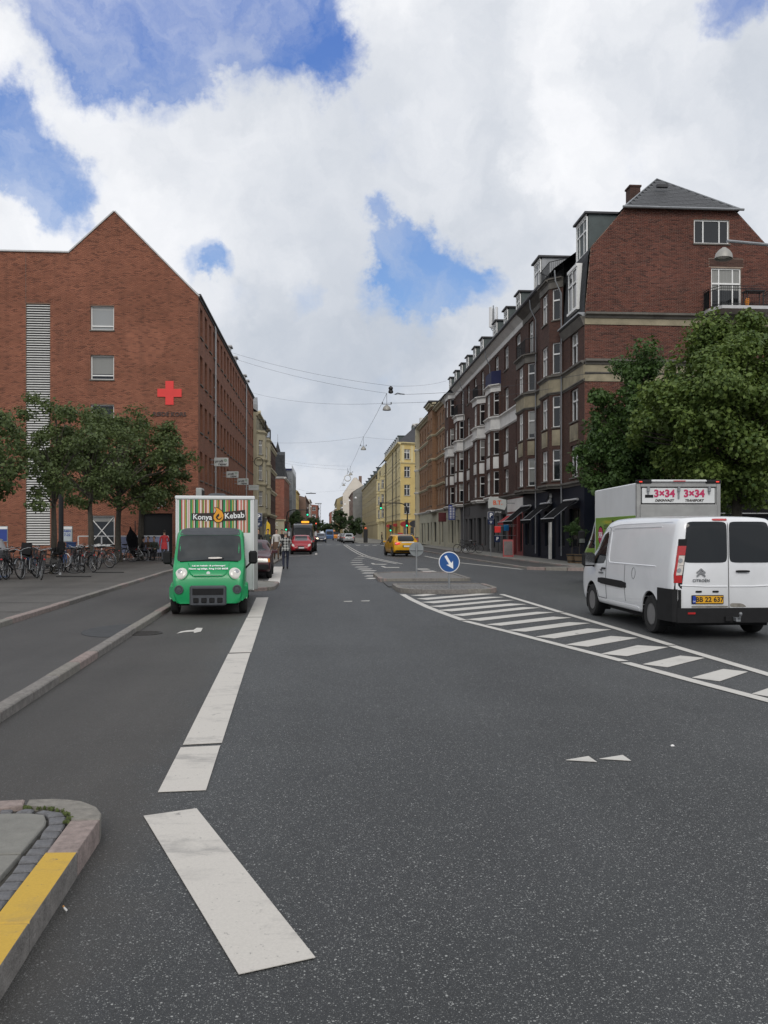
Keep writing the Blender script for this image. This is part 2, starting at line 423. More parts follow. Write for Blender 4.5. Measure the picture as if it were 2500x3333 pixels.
def strip(pts, w, z, name, mat, parent):
    pts = [Vector((p[0], p[1])) for p in pts]; L = []; Rr = []
    for i, p in enumerate(pts):
        t = (pts[min(i + 1, len(pts) - 1)] - pts[max(i - 1, 0)]).normalized(); nrm = Vector((-t.y, t.x)) * (w / 2)
        L.append(p + nrm); Rr.append(p - nrm)
    mb = MB()
    for i in range(len(pts) - 1):
        mb.face([(*L[i], z), (*Rr[i], z), (*Rr[i + 1], z), (*L[i + 1], z)])
    return mb.build(name, mat, parent)
# ------------------------------------------------------------------ ground, road, pavements
road = struct(MB().face([(-60, -30, 0), (70, -30, 0), (70, 900, 0), (-60, 900, 0)]).build('road', 'asphalt_dark'))
struct(MB().face([(-3000, -200, -0.03), (3000, -200, -0.03), (3000, 5000, -0.03), (-3000, 5000, -0.03)]).build('ground', 'asphalt_track'))

def lerp_y(pl, y):
    for a, b in zip(pl, pl[1:]):
        if a[1] <= y <= b[1]:
            t = (y - a[1]) / (b[1] - a[1]); return a[0] + (b[0] - a[0]) * t
    return pl[0][0] if y < pl[0][1] else pl[-1][0]
KERB_IN = [(-2.62, 1.0), (-2.90, 7.87), (-3.36, 18.3), (-3.55, 24), (-3.98, 30), (-4.1, 45), (-3.5, 62), (-3.6, 130)]     # parking lane / cycle track
KERB_OUT = [(-4.95, 1.0), (-5.57, 15.1), (-6.31, 34.6), (-6.2, 48), (-5.9, 70), (-5.6, 130)]   # cycle track / pavement
KERB_R = [(9.35, 39.0), (8.95, 56), (8.8, 77), (8.8, 108)]
KERB_R2 = [(11.5, 39.0), (11.0, 56), (10.9, 77), (10.9, 108)]

def band(pl_a, pl_b, z0, z1, name, mat):
    ys = sorted({p[1] for p in pl_a} | {p[1] for p in pl_b}); lo = max(pl_a[0][1], pl_b[0][1]); hi = min(pl_a[-1][1], pl_b[-1][1])
    ys = [y for y in ys if lo <= y <= hi]
    poly = [(lerp_y(pl_a, y), y) for y in ys] + [(lerp_y(pl_b, y), y) for y in reversed(ys)]
    return struct(MB().prism(poly, z0, z1).build(name, mat))
off = lambda pl, d: [(x + d, y) for x, y in pl]

parking = road
cyc = band(off(KERB_IN, -0.1), off(KERB_OUT, 0.02), -0.05, 0.075, 'cycle_track', 'asphalt_track')
plaza = band(off(KERB_OUT, -0.1), [(-70, 1), (-70, 130)], -0.05, 0.15, 'pavement_left', 'plaza_gravel')
cyc_r = band(off(KERB_R, 0.1), off(KERB_R2, -0.02), -0.05, 0.075, 'cycle_track_right', 'asphalt_track')
pav_r = band(off(KERB_R2, 0.1), [(60, 39), (60, 108)], -0.05, 0.14, 'pavement_right', 'slab')
# far pavements beyond the crossing
struct(MB().prism([(-60, 142), (-4.9, 142), (-4.6, 700), (-60, 700)], -0.05, 0.12).build('pavement_far_left', 'slab'))
pav_fr = struct(MB().prism([(60, 136), (5.2, 136), (4.7, 150), (4.7, 700), (60, 700)], -0.05, 0.12).build('pavement_far_right', 'slab'))

_km = {}
def kerb_run(pl, z0, z1, parent, w=0.16, L=0.98, mats=('granite', 'granite_grey', 'granite_pink'), ymax=1e9, side=-1):
    """granite kerb stones laid one by one along a line; the kerb face is on the line"""
    pts = [Vector(p) for p in pl]; d = 0.0; seg = 0
    total = sum((b - a).length for a, b in zip(pts, pts[1:]))
    def at(s):
        for a, b in zip(pts, pts[1:]):
            l = (b - a).length
            if s <= l: return a + (b - a) * (s / l), (b - a).normalized()
            s -= l
        return pts[-1], (pts[-1] - pts[-2]).normalized()
    s = 0.0
    while s < total - 0.3:
        p, t = at(s); q, _ = at(min(s + L, total))
        if p.y > ymax: break
        mid = (p + q) / 2; t = (q - p).normalized(); nrm = Vector((-t.y, t.x)) * side * -1
        mt = random.choice(mats); key = (mt, round(z1 - z0, 3), w, L)
        if key not in _km:
            mb = MB(); mb.bevbox(-w / 2, w / 2, -L / 2 + 0.004, L / 2 - 0.004, -0.12, z1 - z0, 0.012); _km[key] = mb.mesh('kerb_stone', mt, 30)
        o = ob('kerb_stone', _km[key], parent, (mid.x + nrm.x * w / 2, mid.y + nrm.y * w / 2, z0 + random.uniform(-.004, .004)), math.atan2(t.y, t.x) - math.pi / 2 + random.uniform(-.003, .003))
        s += L + 0.008
kerb_run(KERB_IN, 0, 0.10, cyc, side=-1, ymax=60)
kerb_run(KERB_OUT, 0.07, 0.165, plaza, side=-1, ymax=60)
kerb_run(KERB_R, 0, 0.09, cyc_r, side=1, ymax=100)
kerb_run(KERB_R2, 0.07, 0.155, pav_r, side=1, ymax=80)
# kerb round the corner into the side street
kerb_run([(9.35, 39.0), (10.2, 38.0), (12.0, 37.4), (40, 37.2)], 0, 0.14, pav_r, side=1)
struct(MB().prism([(9.5, 39.2), (10.3, 38.2), (12.1, 37.6), (60, 37.4), (60, 39.0), (9.5, 39.0)], -0.05, 0.137).build('pavement_corner', 'slab'))
# paving joints on the right pavement are lost at this distance: slabs come from the material

# build-out of the kerb between the parking bays (behind the kebab truck and in front of the red car)
def buildout(y0, y1, xr):
    xl = lerp_y(KERB_IN, y0) - 0.1
    poly = [(xl, y0), (xr - .5, y0), (xr - .12, y0 + .25), (xr, y0 + 0.6), (xr, y1 - .5), (xr - .4, y1), (xl, y1)]
    o = struct(MB().prism(poly, -0.02, 0.085).build('kerb_build_out', 'slab'))
    for a, b in zip(poly, poly[1:]):
        kerb_run([a, b], 0, 0.105, o, w=0.14, L=max(0.2, (Vector(b) - Vector(a)).length / max(1, round((Vector(b) - Vector(a)).length / 0.9)) - 0.01), side=1)
    return o
buildout(25.2, 28.6, -1.65)
buildout(46, 63.5, -2.9)

# ---- painted markings, each one a thin piece lying on the road
def zq(ox, oy, sc): return lambda x, y: G(ox + x / sc, oy + y / sc)
PZ = 0.008
def mark(f, pts, name='road_marking', mat='road_paint_clean'): return flatpoly([f(*p) for p in pts], PZ, name, mat, road)
z2 = zq(480, 1880, 2.764)
for q in ([(980, 182), (1088, 180), (1033, 356), (898, 357)], [(893, 362), (1032, 360), (933, 675), (736, 680)],
          [(727, 690), (926, 682), (670, 1493), (318, 1511)], [(300, 1535), (655, 1518), (527, 1920), (95, 1938)]):
    mark(z2, q, 'lane_stripe', 'road_paint')
mark(z2, [(262, 507), (300, 488), (360, 478), (415, 474), (445, 455), (497, 457), (482, 488), (420, 501), (415, 488), (330, 494)], 'bay_arrow')
z6 = zq(0, 2500, 1.508)
mark(z6, [(705, 240), (965, 203), (1548, 937), (1172, 1020)], 'stop_stripe', 'road_paint')
zt = zq(1700, 2380, 3.318)
mark(zt, [(470, 320), (715, 278), (805, 340)], 'triangle_mark'); mark(zt, [(830, 307), (1085, 266), (1175, 328)], 'triangle_mark')
zh = zq(1250, 1880, 1.3272)
for q in ([(115, 78), (180, 72), (228, 74), (170, 81)], [(140, 92), (410, 70), (475, 71), (185, 97)], [(160, 107), (450, 84), (520, 85), (215, 112)],
          [(195, 125), (490, 98), (565, 98), (245, 129)], [(230, 142), (545, 113), (617, 116), (290, 147)], [(290, 162), (600, 129), (675, 131), (340, 167)],
          [(355, 182), (660, 149), (735, 151), (415, 188)], [(440, 204), (730, 170), (810, 174), (505, 209)], [(535, 229), (800, 194), (890, 198), (610, 235)],
          [(655, 257), (880, 221), (980, 226), (735, 264)], [(785, 291), (980, 254), (1095, 262), (880, 300)], [(938, 331), (1095, 294), (1227, 302), (1050, 341)],
          [(1117, 376), (1280, 339), (1385, 349), (1225, 389)], [(1330, 434), (1465, 397), (1572, 409), (1450, 450)], [(1590, 504), (1690, 470), (1790, 484), (1715, 525)]):
    mark(zh, q, 'hatch_stripe')
def line(f, pts, w, name='border_line'): return strip([f(*p) for p in pts], w, PZ, name, 'road_paint_clean', road)
line(zh, [(80, 73), (120, 96), (190, 129), (260, 156), (344, 186)], 0.16)
line(zh, [(350, 189), (540, 236), (790, 300), (1036, 363)], 0.15)
line(zh, [(1044, 369), (1350, 452), (1659, 533), (2300, 700)], 0.15)
line(zh, [(508, 73), (640, 113), (765, 151)], 0.15); line(zh, [(772, 153), (1010, 223), (1240, 293)], 0.15); line(zh, [(1243, 296), (1659, 420), (2100, 555)], 0.15)
za = zq(1100, 1500, 2.765)
for x0, x1, y in ((55, 130, 1266), (212, 287, 1262)):
    mark(za, [(x0, y - 1), (x1, y - 3), (x1 - 6, y + 3), (x0 - 4, y + 3)], 'small_dash')
zb = zq(800, 1580, 3.318)
for x, y in ((1255, 769), (1228, 788), (1202, 809), (1197, 833), (1212, 857), (1254, 882), (1287, 904), (1327, 923), (1345, 947), (1380, 979), (1402, 1005)):
    c = zb(x, y); L = 0.62
    flatpoly([(c.x - L / 2 - .08, c.y - .32), (c.x + L / 2 - .08, c.y - .32), (c.x + L / 2 + .08, c.y + .32), (c.x - L / 2 + .08, c.y + .32)], PZ, 'dash_block', 'road_paint_clean', road)
for p in ((770, 975), (822, 994), (880, 1016), (945, 1040)):
    c = za(*p); flatpoly([(c.x - .28, c.y - .42), (c.x + .28, c.y - .42), (c.x + .22, c.y + .42), (c.x - .34, c.y + .42)], PZ, 'dash_block', 'road_paint_clean', road)
CL = [(1070, 640), (1110, 668), (1170, 705), (1230, 737), (1300, 768), (1400, 793), (1520, 820), (1659, 848)]
c3 = [zb(*p) for p in CL]
for d in (-0.16, 0.16):
    strip([(p.x + d, p.y) for p in c3], 0.13, PZ, 'centre_line', 'road_paint_clean', road)
for q in ([(1350, 840), (1375, 840), (1400, 850), (1535, 850), (1500, 857), (1370, 853)], [(1455, 873), (1480, 872), (1520, 884), (1659, 884), (1659, 890), (1500, 889)]):
    mark(zb, q, 'turn_arrow')
# right edge line of the lane by the kerb, and the dashes of the far crossing
line(za, [(780, 858), (920, 886)], 0.2, 'edge_line'); line(za, [(1090, 918), (1350, 945), (1659, 978)], 0.22, 'edge_line')
for k in range(12):
    x = -2.6 + k * 1.35
    flatpoly([(x, 120.4), (x + .75, 120.4), (x + .75, 121.4), (x, 121.4)], PZ, 'crossing_dash', 'road_paint_clean', road)
for k in range(9):
    flatpoly([(4.0 + k * 1.1, 112), (4.55 + k * 1.1, 112), (4.55 + k * 1.1, 114.5), (4.0 + k * 1.1, 114.5)], PZ, 'crossing_dash', 'road_paint_clean', road)
# line along the parked cars
strip([(-1.75, 29.0), (-2.0, 35), (-2.35, 43)], 0.42, PZ, 'bay_line', 'road_paint', road)
strip([(-2.9, 60.5), (-0.7, 66.0)], 0.12, PZ, 'bay_line', 'road_paint', road); strip([(-0.72, 66.0), (-0.78, 72.0)], 0.18, PZ, 'bay_line', 'road_paint', road)
# asphalt seam where the two surfaces meet is their common edge; manhole covers
M('iron', (0.055, 0.052, 0.05), 0.7, 0.3, 30, 0.6, 60, metal=0.4)
M('patch', (0.045, 0.047, 0.05), 0.85, 0.2, 6)
def manhole(p, r, z, name='manhole_cover', parent=road):
    mb = MB(); mb.lathe([(r, z - .01), (r, z + .006), (r * .93, z + .006), (r * .92, z + .001), (r * .86, z + .001), (r * .85, z + .005), (0.0001, z + .006)], 28, (p[0], p[1], 0))
    for k in range(-4, 5):
        w = math.sqrt(max(0, (r * .8) ** 2 - (k * r * .18) ** 2)); mb.box(p[0] - w, p[0] + w, p[1] + k * r * .18 - .008, p[1] + k * r * .18 + .008, z + .004, z + .009)
    return mb.build(name, 'iron', parent)
c = G(470, 2062); manhole((c.x, c.y), 0.30, 0.006, parent=parking)
c = G(398, 2052, .075)
fp = [(c.x + 0.62 * math.cos(a), c.y + 0.95 * math.sin(a)) for a in (2 * math.pi * k / 20 for k in range(20))]
flatpoly([(min(x, lerp_y(KERB_IN, y) - .17), y) for x, y in fp], .081, 'asphalt_patch', 'patch', cyc)
c = G(1960, 1888); manhole((c.x, c.y), 0.38, 0.003)

# ---- the corner with the yellow kerb at the lower left
KZ = 0.125
zc = lambda x, y: G(x / 4.0975, 2560 + y / 4.0975, KZ)
corner = struct(MB().prism([zc(*p)[:2] for p in [(-300, 190), (0, 190), (380, 178), (700, 172), (1000, 190), (1190, 245), (1320, 360), (1315, 440), (1015, 870), (385, 1815), (-400, 2990), (-1500, 2990), (-1500, 190)]], -0.05, KZ - 0.03).build('pavement_corner_left', 'joint_dirt'))
def stone(pts, name, mat, z1=KZ, z0=-0.04, f=zc, bev=0.006, bump_=0.0):
    pp = [f(*p) for p in pts]; cx = sum(p.x for p in pp) / len(pp); cy = sum(p.y for p in pp) / len(pp)
    n = len(pp); mb = MB()
    a = sum(pp[i].x * pp[(i + 1) % n].y - pp[(i + 1) % n].x * pp[i].y for i in range(n))
    if a < 0: pp = pp[::-1]
    def inset(d): 
        o = []
        for p in pp:
            v = Vector((cx - p.x, cy - p.y)); l = v.length; v = v / l * min(d, l * .4) if l else v; o.append((p.x + v.x - cx, p.y + v.y - cy))
        return o
    r0 = [(p.x - cx, p.y - cy, z0) for p in pp]; r1 = [(p.x - cx, p.y - cy, z1 - bev) for p in pp]
    r2 = [(*q, z1 + random.uniform(-bump_, bump_)) for q in inset(bev * 1.4)]
    mid = [(*q, z1 + bump_ * 2) for q in inset(bev * 5)] if bump_ else None
    rings = [r0, r1, r2] + ([mid] if mid else [])
    F = [tuple(range(n - 1, -1, -1)), tuple((len(rings) - 1) * n + i for i in range(n))]
    for k in range(len(rings) - 1):
        F += [(k * n + i, k * n + (i + 1) % n, (k + 1) * n + (i + 1) % n, (k + 1) * n + i) for i in range(n)]
    mb.idx([p for r_ in rings for p in r_], F)
    return mb.build(name, mat, corner, (cx, cy, 0), smooth=35)
stone([(955, 440), (1332, 432), (1352, 350), (1290, 270), (1200, 228), (1090, 190), (950, 172), (700, 160), (388, 172), (345, 250), (500, 262), (640, 268), (790, 292), (900, 330), (950, 375)], 'kerb_stone', 'granite_grey')
stone([(330, 172), (0, 185), (-300, 190), (-300, 290), (0, 285), (180, 262), (300, 256)], 'kerb_stone', 'granite_pink')
stone([(-310, 190), (-900, 200), (-900, 300), (-310, 290)], 'kerb_stone', 'granite')
stone([(945, 449), (1328, 440), (1034, 862), (628, 866)], 'kerb_stone', 'granite_pink')
# painted kerb stones: yellow top, bare granite face
def yellow(pts):
    o = stone(pts, 'kerb_stone', 'granite')
    me = o.data; me.materials.append(MATS['kerb_yellow'])
    for p in me.polygons:
        if p.normal.z > 0.5: p.material_index = 1
    return o
yellow([(615, 874), (1030, 870), (392, 1808), (-120, 1822)])
yellow([(-125, 1830), (388, 1820), (-160, 2640), (-760, 2640)])
yellow([(-770, 2650), (-165, 2650), (-900, 3700), (-1600, 3700)])
# row of granite setts behind the kerb
setts = [[(645, 395), (885, 375), (880, 455), (640, 480)], [(632, 492), (878, 470), (835, 560), (560, 570)], [(552, 582), (822, 572), (760, 650), (525, 665)], [(480, 680), (752, 662), (690, 770), (410, 782)],
         [(385, 800), (672, 785), (600, 872), (330, 880)], [(285, 905), (590, 890), (520, 985), (230, 1000)], [(225, 1012), (505, 1000), (430, 1100), (150, 1115)], [(140, 1130), (415, 1115), (330, 1215), (50, 1230)],
         [(40, 1245), (318, 1232), (235, 1340), (-60, 1355)], [(-70, 1370), (222, 1358), (130, 1470), (-170, 1480)], [(-180, 1500), (115, 1485), (10, 1610), (-300, 1620)],
         [(450, 330), (560, 292), (860, 335), (870, 362), (640, 385), (590, 345)], [(200, 328), (330, 280), (470, 290), (420, 332)], [(0, 335), (0, 292), (180, 282), (150, 325)], [(-200, 340), (-200, 298), (-20, 294), (-20, 337)]]
def shrink(q, f=.92):
    cx, cy = sum(p[0] for p in q) / len(q), sum(p[1] for p in q) / len(q); return [(cx + (x - cx) * f, cy + (y - cy) * f) for x, y in q]
for q in setts: stone(shrink(q), 'sett', 'sett', KZ - 0.006 + random.uniform(-.004, .003), bev=0.007, bump_=0.0012)
stone([(-250, 352), (190, 345), (420, 345), (590, 365), (618, 440), (600, 500), (275, 875), (-250, 890)], 'paving_slab', 'slab', KZ - 0.004)
stone([(-260, 905), (270, 895), (-30, 1225), (-420, 1230)], 'paving_slab', 'slab', KZ - 0.004)
stone([(-440, 1245), (-45, 1242), (-320, 1620), (-800, 1640)], 'paving_slab', 'slab', KZ - 0.004)
# moss in the joint of the corner stone
mb = MB()
for t in range(70):
    k = random.random(); px, py = [(380, 262), (560, 270), (700, 278), (820, 305), (905, 345), (940, 400), (890, 455)][min(6, int(k * 7))]
    p = zc(px + random.uniform(-60, 40), py + random.uniform(-6, 14)); s = random.uniform(.004, .011)
    mb.lathe([(s, KZ - .012), (s * .8, KZ - .006 + s * .6), (0.0001, KZ - .002 + s)], 5, (p.x, p.y, 0))
mo = mb.build('moss', 'moss', corner); mo['kind'] = 'stuff'
# cigarette end
M('paper_white', (0.75, 0.74, 0.72), 0.8, 0.05); M('cork', (0.55, 0.27, 0.08), 0.8, 0.15, 80)
c = G(209, 2966); cg = thing('cigarette_end', 'tiny white and orange cigarette end lying near the yellow kerb', 'cigarette', (c.x, c.y, 0.012), R(25))
MB().tube([(0, 0, .004), (.002, -.018, .004), (.006, -.03, .003)], [.004, .0045, .005], 8).build('paper', 'paper_white', cg)
MB().tube([(0, 0.0005, .004), (-.001, .018, .004)], .0042, 8).build('filter', 'cork', cg)
c = G(2184, 2430); tag(MB().idx([(0, 0, 0), (.03, 0, 0), (.034, .02, .006), (.006, .024, .004), (.014, .01, .014)], [(0, 1, 4), (1, 2, 4), (2, 3, 4), (3, 0, 4), (3, 2, 1, 0)]).build('paper_scrap', 'paper_white', loc=(c.x, c.y, .002)), 'small white scrap of paper on the open road near the van', 'litter')

# ---- traffic island
def rr(x0, x1, y0, y1, r, n=5, rs=None):
    rs = rs or (r,) * 4; o = []
    for (cx, cy, a0, rad) in ((x1 - rs[0], y1 - rs[0], 0, rs[0]), (x0 + rs[1], y1 - rs[1], 90, rs[1]), (x0 + rs[2], y0 + rs[2], 180, rs[2]), (x1 - rs[3], y0 + rs[3], 270, rs[3])):
        for k in range(n + 1):
            a = R(a0 + 90 * k / n); o.append((cx + rad * math.cos(a), cy + rad * math.sin(a)))
    return o
M('cobble', (0.17, 0.165, 0.16), 0.85, 0.35, 25, 0.9, 35)
island = thing('traffic_island', 'low granite kerbed traffic island with cobbled ends in mid road', 'traffic island', (3.4, 28, 0))
def isl(poly, nm):
    cxp, cyp = sum(p[0] for p in poly) / len(poly), sum(p[1] for p in poly) / len(poly)
    mb = MB(); mb.prism([(cxp + (x - cxp) * .955 - 3.4, cyp + (y - cyp) * .955 - 28) for x, y in poly], -0.03, 0.10); mb.build(nm, 'cobble', island)
    n = len(poly)
    for i in range(n):
        a, b = Vector(poly[i]), Vector(poly[(i + 1) % n]); L = (b - a).length
        if L < 0.05: continue
        k = max(1, round(L / 1.0))
        t = (b - a) / L; nr = Vector((-t.y, t.x))
        for j in range(k):
            p = a + t * (L * j / k); q = a + t * (L * (j + 1) / k - .008)
            mb = MB(); mb.prism([(v.x - 3.4, v.y - 28) for v in (p, q, q + nr * .14, p + nr * .14)], -0.04, 0.125 + random.uniform(-.003, .003))
            mb.build('kerb_stone', random.choice(['granite', 'granite_pink', 'granite_grey']), island)
isl(rr(2.05, 4.95, 23.6, 26.6, 0.9, 4, (.25, .25, 1.0, 1.0)), 'cobble_bed')
isl(rr(1.85, 5.05, 29.4, 34.6, 0.9, 4, (1.2, 1.2, .25, .25)), 'cobble_bed')
MB().box(-1.45, 1.55, -1.395, 1.395, -0.03, 0.03).build('crossing_bed', 'asphalt_track', island)
# loose cobbles proud of the bed at the near end
cm = [MB().lathe([(.05 + .01 * k, -.02), (.052 + .008 * k, .008), (.03, .018), (.0001, .02)], 6).mesh('cobble_stone', 'cobble', 40) for k in range(3)]
for i in range(17):
    for j in range(13):
        x = 2.35 + i * .142 + random.uniform(-.02, .02); y = 23.85 + j * .14 + random.uniform(-.02, .02)
        if math.hypot(max(0, 3.05 - x, x - 3.95), max(0, 24.5 - y)) < .78: ob('cobble', cm[(i * 7 + j * 3) % 3], island, (x - 3.4, y - 28, .1), random.uniform(0, 3))
M('galv', (0.30, 0.31, 0.32), 0.5, 0.12, 6, metal=0.6); M('sign_grey', (0.22, 0.24, 0.245), 0.5, 0.08, 5); M('sign_blue', (0.010, 0.075, 0.26), 0.35, 0.06, 5); M('sign_white', (0.78, 0.78, 0.78), 0.4, 0.05, 5)
p = W(1462, 1916, 24.5); sg = thing('road_sign', 'round blue keep right sign with white arrow on traffic island', 'road sign', (p.x, p.y, 0.1), -0.09)
MB().lathe([(.03, 0), (.03, .93)], 12).build('post', 'galv', sg, smooth=40)
d = MB(); d.mat(0).lathe([(.3, .012), (.3, -.004), (.294, -.008)], 40, (0, -.05, .76), 'y'); d.build('rim', 'sign_white', sg, smooth=30)
MB().lathe([(.277, -.009), (.277, -.012), (.0001, -.012)], 40, (0, -.05, .76), 'y').build('disc', 'sign_blue', sg)
ar = MB(); ar.prism_y([(-.035, .21), (.035, .21), (.035, -.05), (.11, -.02), (.0, -.22), (-.11, -.02), (-.035, -.05)], -.068, -.0625)
ar.xf(Matrix.Translation((0, 0, .76)) @ Matrix.Rotation(R(-31), 4, 'Y')); ar.build('arrow', 'sign_white', sg)
MB().box(-.05, .05, -.045, .03, .60, .63).box(-.05, .05, -.045, .03, .88, .91).build('bracket', 'galv', sg)
p = W(1356, 1876, 31); sg = thing('road_sign', 'round sign seen from behind, bare grey back, on far island end', 'road sign', (p.x, p.y, 0.1), 0)
MB().lathe([(.028, 0), (.028, 1.18)], 12).build('post', 'galv', sg, smooth=40)
MB().lathe([(.0001, .04), (.255, .04), (.26, .05), (.255, .055), (.0001, .055)], 36, (0, 0.0, 1.0), 'y').build('disc', 'sign_grey', sg, smooth=30)
MB().box(-.235, .235, -.004, .039, .965, .985).build('bracket', 'galv', sg)

# joints between the strips of the plaza surface
for k, (y0, y1) in enumerate(((17.2, 17.6), (19.4, 19.9), (21.8, 22.2), (24.6, 25.0), (27.6, 28.0))):
    strip([(lerp_y(KERB_OUT, y0) - .3, y0), (-22, y1 + .6)], 0.045, 0.1545, 'paving_joint', 'joint_dirt', plaza)
# ------------------------------------------------------------------ building kit
brick_mat('brick_red', (0.315, 0.118, 0.070), (0.225, 0.083, 0.052), (0.30, 0.19, 0.135), ms=0.010, stain=0.30, blotch=(.8, .95, .9))
brick_mat('brick_gable', (0.160, 0.044, 0.028), (0.080, 0.026, 0.020), (0.27, 0.20, 0.15), ms=0.007, stain=0.4, blotch=(.8, 1.15, .9))
brick_mat('brick_dark', (0.092, 0.044, 0.034), (0.055, 0.029, 0.024), (0.11, 0.08, 0.065), ms=0.009, stain=0.35)  # dark brown brick, darkened further: the row's street-side shade is in the colour
brick_mat('brick_ochre', (0.27, 0.150, 0.082), (0.23, 0.122, 0.066), (0.30, 0.20, 0.13), ms=0.008, stain=0.2)
brick_mat('brick_far', (0.27, 0.085, 0.055), (0.22, 0.07, 0.045), (0.3, 0.2, 0.16), ms=0.009)
brick_mat('slate', (0.055, 0.058, 0.062), (0.038, 0.040, 0.043), (0.02, 0.02, 0.02), bw=0.28, rh=0.2, ms=0.006, stain=0.3)
M('slate_tile', (0.072, 0.074, 0.078), 0.6, 0.35, 3, 0.3, 25)
M('white_paint', (0.80, 0.80, 0.78), 0.45, 0.06, 6, dirt=0.06)
M('stucco_white', (0.70, 0.69, 0.66), 0.8, 0.1, 1.2, dirt=0.28)
M('stucco_dirty', (0.31, 0.27, 0.185), 0.85, 0.28, 1.1, 0.3, 20, dirt=0.55)
M('cornice_grey', (0.13, 0.12, 0.105), 0.85, 0.25, 1.5, 0.2, 20, dirt=0.5)
M('cream', (0.47, 0.42, 0.29), 0.8, 0.1, 0.8, dirt=0.2)
M('yellow_wall', (0.62, 0.47, 0.19), 0.8, 0.08, 0.7, dirt=0.12)
M('yellow_light', (0.66, 0.56, 0.31), 0.8, 0.08, 0.7, dirt=0.12)
M('ochre_dark', (0.52, 0.34, 0.09), 0.8, 0.1, 0.8, dirt=0.15)
M('beige_wall', (0.33, 0.27, 0.145), 0.8, 0.12, 0.6, dirt=0.25)
M('grey_render', (0.21, 0.21, 0.20), 0.85, 0.15, 0.5, dirt=0.3)
M('white_render', (0.68, 0.62, 0.54), 0.85, 0.06, 0.5)
M('brown_wall', (0.20, 0.13, 0.10), 0.85, 0.15, 0.6, dirt=0.2)
M('navy', (0.009, 0.012, 0.022), 0.6, 0.2, 1.0, spec=0.2)
M('black_cloth', (0.008, 0.008, 0.009), 0.95, 0.2, 6, spec=0.08)
M('shop_grey', (0.085, 0.085, 0.088), 0.6, 0.12, 1.5)
M('shop_cream', (0.46, 0.44, 0.34), 0.7, 0.1, 1)
M('shop_red', (0.20, 0.035, 0.035), 0.5, 0.1, 1)
M('zinc', (0.26, 0.27, 0.28), 0.45, 0.15, 4, metal=0.5); M('zinc_light', (0.42, 0.42, 0.42), 0.5, 0.1, 4, metal=0.3)
M('copper_green', (0.062, 0.080, 0.080), 0.6, 0.2, 2)
M('roof_dark', (0.045, 0.045, 0.05), 0.6, 0.25, 2, 0.2, 10)
M('iron_black', (0.012, 0.012, 0.013), 0.5, 0.1, 5)
M('void', (0.006, 0.006, 0.007), 0.6, 0)
M('louvre_white', (0.62, 0.62, 0.60), 0.5, 0.05, 4)
M('blue_cloth', (0.012, 0.016, 0.065), 0.8, 0.1, 3)
def glass_mat(name, dark, light, thr, rough=0.04):
    m = bpy.data.materials.new(name); m.use_nodes = True; MATS[name] = m
    n = N(m.node_tree); b = n.n['Principled BSDF']
    rnd = n.new('ShaderNodeObjectInfo').outputs['Random']; co = n.new('ShaderNodeTexCoord').outputs['Generated']
    sp = n.new('ShaderNodeSeparateXYZ'); n.link(co, sp.inputs[0])
    cur = n.math('GREATER_THAN', rnd, thr)
    r2 = n.math('FRACT', n.math('MULTIPLY', rnd, 37.7))
    blind = n.math('GREATER_THAN', sp.outputs[2], n.math('ADD', n.math('MULTIPLY', r2, 0.8), 0.1))
    folds = n.new('ShaderNodeTexWave'); n.link(co, folds.inputs[0]); folds.inputs['Scale'].default_value = 6; folds.inputs['Distortion'].default_value = 2
    f = n.math('MULTIPLY', n.math('MULTIPLY', cur, blind), n.ramp(folds.outputs['Fac'], 0, 1, .6, 1))
    n.link(n.mix(f, (*dark, 1), (*light, 1)), b.inputs['Base Color'])
    b.inputs['Roughness'].default_value = rough; b.inputs['Specular IOR Level'].default_value = 0.55
    bn = n.new('ShaderNodeBump'); bn.inputs['Strength'].default_value = 0.02; bn.inputs['Distance'].default_value = 0.05
    n.link(n.noise(n.new('ShaderNodeTexCoord').outputs['Object'], 1.5, 2), bn.inputs['Height']); n.link(bn.outputs[0], b.inputs['Normal'])
    return m
glass_mat('glass', (0.012, 0.014, 0.016), (0.30, 0.30, 0.28), 0.6)
glass_mat('glass_pale', (0.30, 0.31, 0.31), (0.45, 0.45, 0.43), 0.3, 0.15)  # pale base colour stands in for white blinds and reflected sky
glass_mat('glass_shop', (0.02, 0.022, 0.022), (0.14, 0.13, 0.11), 0.7, 0.06)

def clip_cell(x0, x1, z0, z1, poly):
    pts = [(x0, z0), (x1, z0), (x1, z1), (x0, z1)]
    n = len(poly)
    for i in range(n):
        a, b = poly[i], poly[(i + 1) % n]; o = []
        side = lambda p: (b[0] - a[0]) * (p[1] - a[1]) - (b[1] - a[1]) * (p[0] - a[0])
        for k in range(len(pts)):
            p, q = pts[k], pts[(k + 1) % len(pts)]; sp, sq = side(p), side(q)
            if sp >= -1e-9: o.append(p)
            if (sp > 1e-9 and sq < -1e-9) or (sp < -1e-9 and sq > 1e-9):
                t = sp / (sp - sq); o.append((p[0] + (q[0] - p[0]) * t, p[1] + (q[1] - p[1]) * t))
        pts = o
        if len(pts) < 3: return None
    return pts

